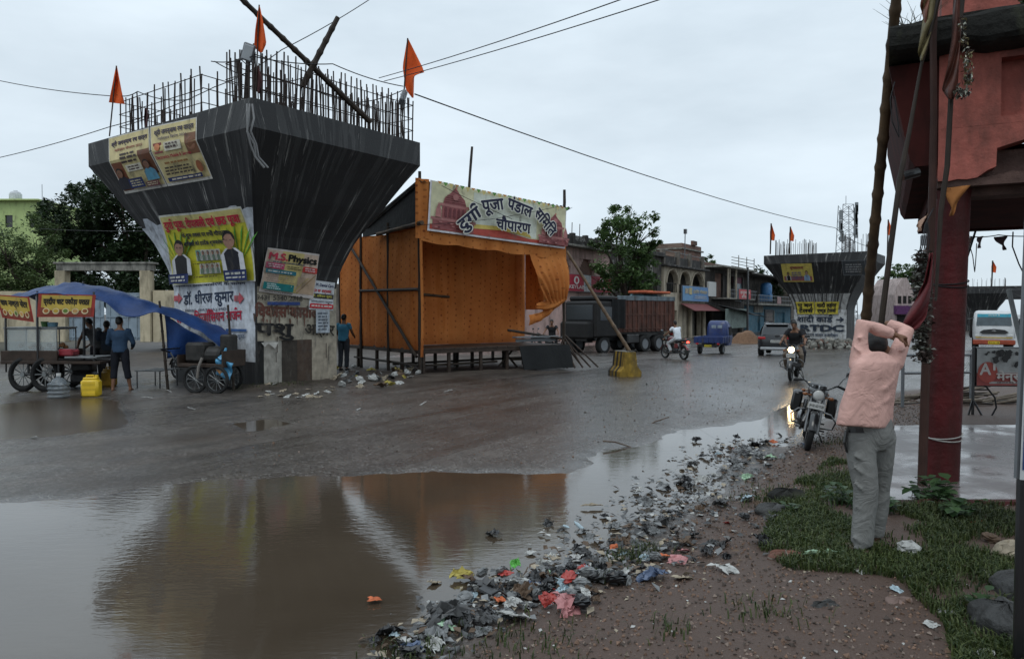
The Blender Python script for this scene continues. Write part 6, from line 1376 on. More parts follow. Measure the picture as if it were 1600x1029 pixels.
    mb = MB(); mb.sheet(lambda u, v: (X(1100)+u*(X(1148)-X(1100)), -.4-v*3.4, zz(474)-.8*v-u*.9+.1*math.sin(u*9)), 12, 6, .05); mb.build('black_awning', M_tarpblack, t)
    mb = MB(); mb.box((x1/2, .8, zz(488)/2), (x1-.4, .1, zz(488)-.1)); mb.build('shutter', M_dark, t); mb = MB(); mb.sheet(lambda u, v: (X(1096)+u*(X(1126)-X(1096)), -2.6-.5*u, .9+v*2.1), 10, 6, .03); mb.build('green_sheet', mat('grey green sheet', (.16, .20, .18), .6, .4, 2), t)
    mb = MB(); mb.box((X(1106), -.4, zz(454)), (X(1112)-X(1100), .2, 1.6)); mb.build('white_hoarding', M_plate, t)
    # teal shop with an upper balcony and tank
    t, X = house('teal_shop_house', 'low house with teal shop walls below an upper balcony with a blue tank', 1167); x1 = X(1235); zz = lambda py, px=1195: rz_(px, py); zt = zz(432)
    mb = MB(); facade(mb, 0, x1, 0, zz(478), [(X(1178), X(1188), .1, zz(490)), (X(1194), X(1206), .8, zz(486)), (X(1212), X(1226), .1, zz(488))], 0, .3); mb.box((x1/2, 4.3, zz(478)/2), (x1, 8, zz(478)-.05)); mb.build('wall', M_teal, t)
    mb = MB(); mb.box((x1/2, 4.8, (zz(478)+zt)/2), (x1, 6.5, zt-zz(478))); mb.box((X(1200), .5, zt), (x1+.4, 3.0, .2), bev=.03); mb.build('upper_room', M_blackish, t)
    mb = MB(); mb.box((x1/2, -.4, zz(476)), (x1+.3, 2.2, .25), bev=.03); mb.build('balcony_slab', M_stone, t); mb = MB()
    for q in range(26): p = 1167+q*2.6; mb.tube([(X(p), -1.4, zz(475)), (X(p), -1.4, zz(463))], .03, 4)
    for h_ in (463, 469): mb.tube([(X(1167), -1.4, zz(h_)), (X(1233), -1.4, zz(h_))], .035, 4)
    mb.build('balcony_railing', M_grey, t); mb = MB(); mb.lathe([(0, 0), (.75, 0), (.78, .2), (.78, 1.2), (.6, 1.5), (.25, 1.6), (0, 1.6)], (X(1199), .2, zz(459)), n=16); mb.box((X(1199), .2, zz(459)-.5), (1.4, 1.4, 1.0)); mb.build('water_tank', mat('blue tank plastic', (.05, .17, .36), .45), t, smooth=True)
    mb = MB(); mb.box((X(1183), .4, 1.4), (2.2, .1, 2.8)); mb.box((X(1219), .4, 1.4), (2.8, .1, 2.8)); mb.build('dark_opening', M_dark, t); mb = MB(); mb.box((X(1184), .0, zz(483)), (4.4, .3, .9)); mb.build('white_fascia', M_stone, t); mb = MB(); mb.box((X(1208), -.05, 1.5), (.3, .2, 2.8)); mb.build('white_pilaster', M_stone, t)
    a, b = X(1194), X(1206); signboard(t, 'poster_board', a, b, 1.0, zz(484), -.1, (.03, .03, .035), [('lines', .3, .4, (b-a)-.2, zz(484)-1.4, 6, (.3, .25, .22), 9)]); mb = MB(); mb.box((X(1200), -1.5, zz(469)), (2.0, .08, 1.0)); mb.build('pink_cloth', mat('dusty pink cloth', (.3, .2, .2), .8), t)
    # houses beyond pier two
    t, X = house('far_shop_house', 'dim shop house half hidden between the second pier and the teal shop', 1236); x1 = X(1330); mb = MB(); facade(mb, 0, x1, 0, 7, [(x1*.1, x1*.3, 3.8, 6), (x1*.4, x1*.6, 3.8, 6), (x1*.1, x1*.4, .1, 2.9), (x1*.5, x1*.9, .1, 2.9)], 0, .3); mb.box((x1/2, 4, 3.5), (x1, 7.4, 6.95)); mb.build('wall', M_grime, t); mb = MB(); mb.box((x1/2, .29, 3.2), (x1*.9, .05, 5.8)); mb.build('dark_opening', M_dark, t)
shop_row()
# small buildings and trees right of pier two
def far_right():
    d = 120; X = lambda px: (px-CX)/FPX*d; Z = lambda py: CAMH+(HZ-py)/FPX*d
    t = thing('pale_gabled_house', 'pale pinkish house with a stepped gable right of the second pier', 'building', (X(1412), d, -1)); x = lambda p: X(p)-X(1412)
    mb = MB(); mb.prism([(x(1398), 0), (x(1428), 0), (x(1428), Z(462)+1), (x(1422), Z(445)+1), (x(1416), Z(434)+1), (x(1409), Z(434)+1), (x(1402), Z(445)+1), (x(1398), Z(460)+1)], 'y', 0, 8); mb.build('wall', mat('pale pink plaster', (.42, .34, .32), .85, .2, 1, dirt=(.15, .12, .11)), t); mb = MB(); mb.box((x(1413), -.4, Z(484)+1), (x(1430)-x(1396), .8, 1.4)); mb.build('purple_awning', mat('purple awning', (.09, .03, .10), .7), t)
    for p in (1405, 1413, 1421): mb = MB(); mb.box((x(p), -.05, Z(468)+1), (.5, .1, 1.2)); mb.build('window', M_dark, t)
    mb = MB(); mb.box((x(1413), -.1, 1.2), (2.4, .2, 2.4)); mb.build('shop_opening', M_dark, t)
    t = thing('grey_far_house', 'low grey flat roofed house beyond the gabled one', 'building', (X(1455), d+6, -1)); mb = MB(); facade(mb, X(1428)-X(1455), X(1500)-X(1455), 0, Z(468)+1, [(-1.5, .5, 3, 4.2), (2, 3.6, 3, 4.2), (-1.5, 1.5, .1, 2.2)], 0, .3); mb.box(((X(1428)+X(1500))/2-X(1455), 3.5, (Z(468)+1)/2), (X(1500)-X(1428), 6.5, Z(468)+.95)); mb.build('wall', M_grime, t); mb = MB(); mb.box(((X(1428)+X(1500))/2-X(1455), 3, Z(468)+1.1), (X(1500)-X(1428)+.6, 7.6, .2)); mb.build('roof', M_stone, t)
    for i, (px, py, rp, dd, lab) in enumerate(((1410, 425, 16, 135, 'distant green tree behind the pale gabled house'), (1185, 440, 20, 112, 'dark tree behind the teal shop house'), (1104, 408, 12, 100, 'small tree showing over the arcaded house roof'))):
        b = (P(px, 488, dd).x, dd, -.8); tree(lab, b, px_blobs(b, [(px, py, rp), (px+rp*1.1, py+14, rp), (px-rp, py+16, rp), (px+rp*.3, py+26, rp*1.2)], dd, 1, 3+i), LF_mid if i != 1 else LF_dark, 31+i, 40, .6, .3, 'trees behind the shops')
    # long dim houses on the far left behind the trees so that the road does not end at the horizon
    t = thing('long_low_house', 'long dim low house glimpsed under the pandal stage', 'building', (-6, 62, -.9), R(20)); mb = MB(); facade(mb, -9, 16, 0, 5, [(-7, -5, .1, 2.6), (-2, 1, .1, 2.6), (4, 6, .1, 2.6), (9, 12, .1, 2.6)], 0, .3); mb.box((3.5, 3.5, 2.5), (25, 6.4, 4.95)); mb.build('wall', M_grime, t); mb = MB(); mb.box((3.5, .35, 1.5), (24, .05, 2.9)); mb.build('dark_opening', M_dark, t)
far_right()
# street tree in front of the pink house
b = (P(985, 488, 55).x, 55, -.8)
tree('leafy green street tree spreading above the dark truck', b, px_blobs(b, [(955, 345, 22), (975, 335, 24), (1000, 355, 24), (940, 372, 18), (965, 375, 34), (1000, 385, 26), (985, 410, 40), (955, 420, 32), (1010, 420, 24), (975, 445, 36), (1022, 378, 12), (940, 440, 20), (1005, 450, 22)], 55, 1.5, 8), LF_mid, 41, 62, .34, .28, 'street trees', sub=.5)
# utility pole, sand heap, rubble
def at(px, d): x = (px-CX)/FPX*d; return V((x, d, Hs(x, d)))
a = at(1168, 72); pole(a, a+V((0, 0, 7)), .12, 'utility_pole', 'black utility pole between the brick topped house and the teal shop', 'pole', M_black, nodes=False)
def mound(px, d, w, h, m, name, label, seed):
    c = at(px, d); mb = MB(); r = random.Random(seed)
    mb.grid(lambda u, v: (c.x+(u-.5)*w, c.y+(v-.5)*w*.7, c.z-.05+h*max(0, 1-((u-.5)**2+(v-.5)**2)*4)**1.3*(1+.25*(float(vnoise(u*9+seed, v*9, 1.3))-.5))), 30, 22); return solo(mb, name, m, label, 'heap', None, c, 'all')
mound(1166, 62, 3.0, 1.15, mat('wet sand', (.20, .12, .075), .9, .3, 6, bmp=.5, bscale=20), 'sand_heap', 'heap of brown sand beside the black utility pole', 3)
def rocks(mb, c, w, d, n, s0, s1, r, hill=.3):
    for _ in range(n):
        x, y = r.gauss(0, .35)*w, r.gauss(0, .35)*d; s_ = r.uniform(s0, s1); z = hill*max(0, 1-(x/w)**2*4-(y/d)**2*4); e = Euler((r.uniform(0, 6), r.uniform(0, 6), r.uniform(0, 6))).to_matrix().to_4x4()
        mb.box((0, 0, 0), (s_*r.uniform(.6, 1.3), s_*r.uniform(.5, 1), s_*r.uniform(.3, .7)), bev=s_*.18, mi=r.choice((0, 0, 0, 1, 2)), T=M4.Translation((c.x+x, c.y+y, c.z+z+s_*.12)) @ e)
mb = MB(); rocks(mb, at(1300, 52), 4.5, 2.5, 160, .2, .55, random.Random(6), .5); o = solo(mb, 'rubble_heap', [M_stone, M_grime, M_brick], 'heap of pale broken rubble at the foot of the second pier', 'rubble', None, at(1300, 52))
# ------------------------------------------------------------------ vehicles
def wheel(t, x, y, r_, w, rimm=None, name='wheel'):
    mb = MB(); mb.lathe([(r_*.62, -w/2), (r_*.92, -w/2), (r_, -w*.38), (r_, w*.38), (r_*.92, w/2), (r_*.62, w/2)], (x, y, r_), 'x', 26, cap=False); o = mb.build(name, M_tyre, t, smooth=True)
    mb = MB(); mb.lathe([(r_*.64, -w*.42), (r_*.6, -w*.3), (r_*.2, -w*.36), (.0, -w*.4)], (x, y, r_), 'x', 20); mb.lathe([(.0, w*.4), (r_*.2, w*.36), (r_*.6, w*.3), (r_*.64, w*.42)], (x, y, r_), 'x', 20); mb.build('rim', rimm or M_grey, o, smooth=True); return o
def plate(t, text, x, y, z, w, h, sg=-1, bg=(.5, .5, .48), col=BLK):
    pr = Print(w, h, lambda a, b: (V(((w/2-a)*sg+x, y, z+b)), V((0, sg, 0))), .004, .004); pr.rect(0, 0, w, h, bg); pr.text(text, w/2, h*.25, h*.65, col, width=w*.86, bold=.02); return pr.build('number_plate', M_print, parent=t)
def bar(mb, x0, x1, y0, y1, z0, z1, bev=.01, mi=0): mb.box(((x0+x1)/2, (y0+y1)/2, (z0+z1)/2), (x1-x0, y1-y0, z1-z0), bev=bev, mi=mi)
M_bed = mat('rusty red brown truck boards', (.10, .04, .028), .7, .5, 2, dirt=(.03, .022, .018), dirt_amt=.6, dscale=(3, 3, .5)); M_bedtop = mat('faded blue grey top board', (.13, .16, .18), .7, .4, 3, dirt=(.04, .035, .03)); M_cabd = mat('dark truck cab paint', (.012, .011, .011), .6, .4, 2)
def big_truck():
    d = 46; p = at(985, d); t = thing('goods_truck', 'large dark goods truck with reddish brown high sided bed, passing behind the pandal', 'truck', p, R(131.3))
    # local y: forward (towards the camera and left); rear axle pair near y = 0
    mb = MB(); bar(mb, -1.2, 1.2, -2.9, 2.6, 1.25, 1.4); bar(mb, -1.2, -1.12, -2.9, 2.6, 1.4, 3.15); bar(mb, 1.12, 1.2, -2.9, 2.6, 1.4, 3.15); bar(mb, -1.12, 1.12, -2.9, -2.82, 1.4, 3.15); bar(mb, -1.12, 1.12, 2.5, 2.6, 1.4, 3.3)
    for q in range(13):
        y = -2.8+q*.445
        for sx in (-1, 1): mb.box((sx*1.225, y, 2.2), (.06, .12, 1.85), bev=.01)
    for z in (1.45, 2.3):
        for sx in (-1, 1): mb.box((sx*1.215, -.15, z), (.04, 5.4, .09), bev=.01)
    mb.build('bed', M_bed, t)
    mb = MB()
    for sx in (-1, 1): bar(mb, sx*1.2-.05, sx*1.2+.05, -2.92, 2.6, 3.15, 3.42); 
    mb.build('top_board', M_bedtop, t)
    mb = MB(); mb.box((.3, -1.7, 3.35), (1.2, 1.8, .5), bev=.15); mb.box((-.1, -1.0, 3.25), (1.4, 1.2, .3), bev=.1); mb.build('load', mat('blue plastic load', (.13, .24, .28), .6, .4), t)
    mb = MB(); mb.box((-.2, -1.8, 3.68), (1.7, 2.0, .16), bev=.05, rz=.1); mb.box((0, -1.0, 3.72), (1.3, 1.0, .18), bev=.05); mb.build('orange_sheet', mat('orange red sheet', (.38, .09, .04), .7, .3), t)
    mb = MB(); bar(mb, -1.25, 1.25, 2.65, 4.6, .95, 3.1, .12); bar(mb, -1.2, 1.2, 2.7, 4.3, 3.1, 3.4, .1); bar(mb, -1.1, 1.1, 4.5, 5.2, .9, 1.9, .12); mb.build('cab', M_cabd, t)
    mb = MB(); bar(mb, -1.27, -1.24, 3.2, 4.2, 1.95, 2.75); bar(mb, 1.24, 1.27, 3.2, 4.2, 1.95, 2.75); bar(mb, -1.05, 1.05, 4.6, 4.63, 2.0, 2.85); mb.build('window', mat('dark windscreen', (.02, .025, .03), .12, .1), t)
    mb = MB(); mb.sheet(lambda u, v: (-1.27-.03*math.sin(u*12), 2.0-u*.0+1.2*u, 1.5+v*1.7), 8, 6, .03); mb.build('side_tarpaulin', M_tarpblack, t)
    mb = MB(); bar(mb, -.45, .45, -2.85, 4.5, .75, 1.22); mb.box((-1.0, 1.2, .85), (.5, 1.1, .55), bev=.06); mb.box((1.0, 1.2, .85), (.5, 1.1, .55), bev=.06); bar(mb, -1.15, 1.15, -2.95, -2.85, .6, .75); mb.build('chassis', M_black, t)
    for y in (-1.3, .05, 3.7):
        for x in (-1.0, 1.0): wheel(t, x, y, .52, .32 if y > 2 else .5)
    for x in (-.9, .9): mb = MB(); mb.box((x, -2.97, 1.05), (.3, .05, .14), bev=.01); mb.build('tail_light', M_tail, t)
    plate(t, 'JH 02 K 7361', 0, -2.96, .85, .5, .16)
    return t
big_truck()
M_tblue = mat('blue pickup paint', (.010, .028, .12), .4, .3, 3, dirt=(.05, .045, .04), dirt_amt=.2, coat=.3)
def tempo():
    p = at(1117, 41.5); t = thing('three_wheeler_pickup', 'small blue cargo pickup with an open flat bed driving away', 'pickup', p, R(-31))
    mb = MB(); bar(mb, -.75, .75, -1.35, .35, .62, .68); 
    for sx in (-1, 1): bar(mb, sx*.75-.03, sx*.75+.03, -1.35, .35, .68, .98)
    bar(mb, -.72, .72, -1.38, -1.33, .66, .98); bar(mb, -.72, .72, .3, .35, .68, 1.0)
    for q in range(5):
        for sx in (-1, 1): mb.box((sx*.79, -1.25+q*.36, .8), (.04, .06, .34))
    for q in range(5): mb.box((-.6+q*.3, -1.4, .8), (.06, .04, .32))
    mb.build('cargo_bed', M_tblue, t)
    mb = MB(); rg = []
    for z, w, y0, y1 in ((.45, .62, .42, 1.5), (.9, .66, .4, 1.62), (1.3, .64, .4, 1.45), (1.65, .58, .42, 1.25), (1.8, .50, .5, 1.1), (1.85, .40, .58, 1.02)):
        rg.append([((w*math.copysign(abs(math.cos(a))**.45, math.cos(a))), (y0+y1)/2+(y1-y0)/2*math.copysign(abs(math.sin(a))**.45, math.sin(a)), z) for a in [2*PI*(q+.5)/20 for q in range(20)]])
    mb.rings(rg); mb.build('cab', M_tblue, t, smooth=True)
    mb = MB(); mb.box((-.17, .405, 1.5), (.26, .03, .17), bev=.01); mb.box((.17, .405, 1.5), (.26, .03, .17), bev=.01); mb.build('rear_window', mat('pale window', (.25, .3, .35), .2), t); mb = MB()
    for sx in (-1, 1): mb.box((sx*.635, .9, 1.25), (.04, .55, .5), bev=.02)
    mb.build('side_opening', M_dark, t); mb = MB(); bar(mb, -.4, .4, -1.2, 1.2, .4, .6); mb.box((0, -1.3, .5), (1.2, .05, .1)); mb.build('chassis', M_black, t)
    for x, y in ((-.62, -.75), (.62, -.75), (0, 1.35)): wheel(t, x, y, .27, .16)
    for x in (-.58, .58): mb = MB(); mb.box((x, -1.4, .6), (.14, .04, .09), bev=.01); mb.build('tail_light', M_tail, t)
    plate(t, 'JH 13 D 5520', 0, -1.34, .42, .4, .12, bg=(.5, .4, .03))
tempo()
def suv():
    p = at(1221, 39.0); t = thing('parked_car', 'black sport utility car seen from behind, ahead of the two riders', 'car', p, R(-27)); W = .92
    mb = MB(); rg = []
    for y, z0, z1, w in ((-2.15, .5, .95, .78), (-2.12, .38, 1.08, .86), (-1.9, .32, 1.1, .92), (-.5, .3, 1.08, .93), (.9, .3, 1.06, .93), (1.7, .32, 1.0, .9), (2.1, .38, .9, .82), (2.2, .48, .8, .72)):
        rg.append([(w*math.copysign(abs(math.cos(a))**.35, math.cos(a)), y, (z0+z1)/2+(z1-z0)/2*math.copysign(abs(math.sin(a))**.4, math.sin(a))) for a in [2*PI*(q+.5)/24 for q in range(24)]])
    mb.rings(rg); rg = []
    for z, w, y0, y1 in ((1.02, .86, -2.1, 1.05), (1.3, .80, -1.98, .62), (1.55, .72, -1.8, .3), (1.66, .66, -1.72, .1), (1.69, .55, -1.5, -.1)):
        rg.append([(w*math.copysign(abs(math.cos(a))**.3, math.cos(a)), (y0+y1)/2+(y1-y0)/2*math.copysign(abs(math.sin(a))**.3, math.sin(a)), z) for a in [2*PI*(q+.5)/28 for q in range(28)]])
    mb.rings(rg); mb.build('body', mat('black car paint', (.010, .011, .014), .2, .1, coat=.6), t, smooth=True)
    mb = MB(); mb.add([(-.68, -2.05, 1.12), (.68, -2.05, 1.12), (.60, -1.87, 1.5), (-.60, -1.87, 1.5)], [(0, 1, 2, 3)]); mb.v = [(x, y-.02, z) for x, y, z in mb.v]
    for sx in (-1, 1): mb.add([(sx*.875, -1.7, 1.12), (sx*.875, .75, 1.12), (sx*.76, .28, 1.5), (sx*.76, -1.55, 1.5)], [(0, 1, 2, 3)])
    mb.build('window', mat('tinted car glass', (.03, .035, .04), .08, .05), t)
    for x in (-.68, .68): mb = MB(); mb.box((x, -2.14, .95), (.36, .06, .12), bev=.02); mb.build('tail_light', M_tail, t)
    mb = MB(); mb.box((0, -2.18, .42), (1.5, .08, .14), bev=.03); mb.build('bumper_guard', mat('silver trim', (.35, .36, .37), .35, .1, metal=.5), t); mb = MB(); mb.tube([(-.66, -1.6, 1.70), (-.66, .0, 1.72)], .02, 6); mb.tube([(.66, -1.6, 1.70), (.66, .0, 1.72)], .02, 6); mb.build('roof_rail', M_grey, t)
    mb = MB(); mb.box((0, -1.82, 1.62), (1.1, .2, .05), bev=.02); mb.build('spoiler', M_black, t)
    for x in (-.82, .82):
        for y in (-1.35, 1.35): wheel(t, x, y, .36, .24, M_steel)
    plate(t, 'JH 02 BP 0914', 0, -2.185, .72, .5, .13); mb = MB(); mb.box((.93, .62, 1.12), (.16, .1, .12), bev=.03); mb.box((-.93, .62, 1.12), (.16, .1, .12), bev=.03); mb.build('wing_mirror', M_black, t)
suv()
def white_truck():
    p = at(1552, 46); t = thing('delivery_truck', 'white cab truck facing the camera, behind the old advertisement board', 'truck', p, R(149)); mb = MB(); rg = []
    for z, w, y in ((.55, 1.0, 1.05), (.9, 1.08, 1.12), (1.45, 1.1, 1.12), (1.9, 1.08, 1.0), (2.35, 1.02, .78), (2.5, .95, .66), (2.55, .8, .5)): rg.append([(w*math.copysign(abs(math.cos(a))**.3, math.cos(a)), y*math.copysign(abs(math.sin(a))**.3, math.sin(a))*.98, z) for a in [2*PI*(q+.5)/28 for q in range(28)]])
    mb.rings(rg); mb.build('cab', mat('white truck paint', (.55, .56, .56), .3, .12, 3, coat=.3), t, smooth=True)
    mb = MB(); mb.add([(-.92, 1.06, 1.62), (.92, 1.06, 1.62), (.86, .84, 2.26), (-.86, .84, 2.26)], [(0, 3, 2, 1)]); mb.v = [(x, y+.02, z) for x, y, z in mb.v]; mb.build('windscreen', mat('truck windscreen', (.05, .07, .08), .1, .4, 3), t)
    pr = Print(1.74, .2, lambda x, y: (V((.87-x, .90-y*.35, 2.14+y)), V((0, 1, .3))), .01, .012); pr.rect(0, 0, 1.74, .2, (.03, .25, .33)); pr.text('जय माता दी', .87, .05, .14, (.4, .5, .5), bold=.02); pr.build('sun_strip', M_print, parent=t)
    mb = MB(); mb.prism([(-.75, 1.22), (-.6, 1.12), (.6, 1.12), (.75, 1.22), (.55, 1.36), (0, 1.42), (-.55, 1.36)], 'y', 1.12, 1.17); mb.build('grille', M_black, t); mb = MB(); mb.ball((0, 1.18, 1.28), (.12, .02, .07)); mb.build('badge', M_chrome, t, smooth=True)
    for x in (-.82, .82): mb = MB(); mb.box((x, 1.12, 1.0), (.34, .06, .16), bev=.03); mb.build('headlight', M_lamp, t)
    mb = MB(); bar(mb, -1.1, 1.1, 1.05, 1.22, .45, .75, .05); mb.build('bumper', mat('red orange bumper', (.3, .06, .03), .5, .3), t); plate(t, 'BR 24 GA 1108', 0, 1.225, .5, .6, .18, 1, (.6, .42, .03)); mb = MB(); bar(mb, -.95, .95, 1.18, 1.2, .86, .92); mb.build('reflector_strip', mat('yellow strip', (.5, .33, .04), .5), t)
    mb = MB(); bar(mb, -1.2, 1.2, -6, -1.15, .8, 2.4); mb.build('cargo_bed', M_dark, t)
    for sx in (-1, 1): mb = MB(); mb.tube([(sx*1.05, .9, 2.1), (sx*1.3, 1.1, 2.0)], .02, 5); mb.box((sx*1.32, 1.1, 1.85), (.16, .08, .4), bev=.03); mb.build('wing_mirror', M_black, t)
    for x in (-.9, .9):
        for y in (.2, -4.4): wheel(t, x, y, .42, .28)
    mb = MB(); bar(mb, -.4, .4, -5.8, .8, .5, .75); mb.build('chassis', M_black, t)
white_truck()
# ------------------------------------------------------------------ motorcycles with riders
def gpt(px, py):
    p = G(px, py)
    for _ in range(6): z = Hs(p.x, p.y); p = G(px, py, z)
    return V((p.x, p.y, Hs(p.x, p.y)))
def mid(rear, front, wb=1.34):
    a, b = gpt(*rear), gpt(*front); return (a+b)/2, a, b
p = gpt(1054, 561); rz1 = R(24)
motorcycle('motorcycle with a lit red tail lamp ridden away by the man in white', p, rz1, mat('maroon bike paint', (.12, .01, .012), .3, .1, coat=.4), False, True, guard=False, plate='JH 02 AM 3347')
person('man in white shirt and pale trousers riding away on a motorcycle', p, rz1, RIDE, clothm('white shirt cloth', (.62, .66, .70)), clothm('pale grey trousers', (.36, .37, .38)), .5, 1, M_black, .018)
p = gpt(1240, 592); rz2 = R(152)
motorcycle('motorcycle with its headlamp lit carrying two riders towards the camera', p, rz2, M_black, True).scale = (.93,)*3
person('man in black shirt riding the motorcycle with the lit headlamp', p, rz2, RIDE, clothm('black shirt cloth', (.018, .018, .02)), clothm('khaki trousers', (.14, .11, .085)), .5, 1, M_black, .018, .93)
person('pillion passenger in dark clothes sitting behind the rider in black', p, rz2, PILLION, clothm('charcoal shirt cloth', (.022, .022, .025)), clothm('dark grey jeans', (.03, .03, .035)), .5, 1, M_black, .018, .93)
# parked motorcycle leaning on its stand
pf = gpt(1260, 702); d_ = V((.36, .93, 0)).normalized(); pm = pf+d_*.58; rz3 = math.atan2(d_.x, -d_.y)
motorcycle('black motorcycle parked on its side stand at the muddy verge, front wheel towards the camera', (pm.x, pm.y, Hs(pm.x, pm.y)-.01), Euler((0, R(-11), rz3)), M_black, plate='JH 02 AD 7120', box=True).scale = (.84,)*3
# bikes and people glimpsed behind the pandal
a = at(850, 33); motorcycle('dark motorcycle parked behind the pandal stage, seen past its right end', a, R(70), M_black, plate='JH 02 F 611')
person('man in dark clothes sitting behind the pandal, glimpsed past its right end', at(862, 33.6), R(170), dict(RIDE), clothm('charcoal shirt cloth', (.022, .022, .025)), clothm('dark grey jeans', (.03, .03, .035)), .5, 1, M_black, .02)
# man in the blue shirt between the pier and the pandal
p = gpt(537, 578); person('man in bright blue shirt and dark trousers standing between the pier and the pandal', (p.x, p.y, p.z), R(-14), dict(elR=(.27, .06, 1.12), wrR=(.22, .28, 1.02), elL=(-.24, .06, 1.1), wrL=(-.14, .26, 1.0), head=(-.01, .06, 1.58), neck=(0, .02, 1.45)), clothm('bright blue shirt', (.07, .24, .36)), clothm('grey jeans', (.045, .05, .06)), .5, 1, M_black, .016)
# concrete block holding the brace
def block():
    p = gpt(976, 587); t = thing('road_barrier_block', 'short concrete road barrier block in chipped yellow and black stripes', 'barrier', p, R(18)); t.scale = (.92,)*3; prof = [(-.36, 0), (.36, 0), (.36, .16), (.22, .32), (.17, .76), (-.17, .76), (-.22, .32), (-.36, .16)]
    my = mat('chipped yellow paint', (.30, .19, .03), .85, .55, 5, dirt=(.05, .043, .032), dirt_amt=.6); mk = mat('chipped black paint', (.03, .028, .026), .8, .4, 5, dirt=(.16, .13, .09), dirt_amt=.4); mb = MB(); n = 7
    for q in range(n): mb.prism(prof, 'y', -.42+q*.12+.001, -.42+(q+1)*.12-.001, (q+1) % 2 if q else 0)
    mb.build('striped_block', [my, mk], t); mb = MB(); mb.prism([(-.15, .765), (.15, .765), (.14, .78), (-.14, .78)], 'y', -.40, .40); mb.build('bare_top', M_stone, t); mb = MB(); mb.tube([(0, -.1, .74), (.0, -.12, .9), (.06, -.1, .95)], .012, 6); mb.build('lifting_hook', M_rebar, t)
block()
# ------------------------------------------------------------------ right side: red pavilion, column, poles
M_red = mat('weathered red paint', (.43, .13, .10), .85, .5, 1.1, dirt=(.085, .04, .032), dirt_amt=.62, dscale=(1.8, 1.8, .8), bmp=.8, bscale=7, bdist=.03); M_redd = mat('dark maroon enamel', (.085, .011, .012), .6, .45, 2.5, spec=.2, dirt=(.035, .012, .010), dirt_amt=.8, dscale=(3, 3, .6), bmp=.6, bscale=12, bdist=.025); M_moss = mat('black mossy concrete', (.016, .016, .014), .9, .6, 4, dirt=(.05, .055, .03), dirt_amt=.3, bmp=.8, bscale=12, bdist=.04); M_reds = mat('stained red soffit in painted shade', (.055, .014, .012), .85, .4, 2, spec=.1, dirt=(.015, .008, .007), dirt_amt=.6)  # M_reds: the red darkened so soffit and ceiling carry their shade in the colour
M_peel = mat('bare brown render', (.10, .06, .05), .9, .5, 5, bmp=.7, bscale=16, bdist=.03)
BX = math.atan2(-.45, .89)
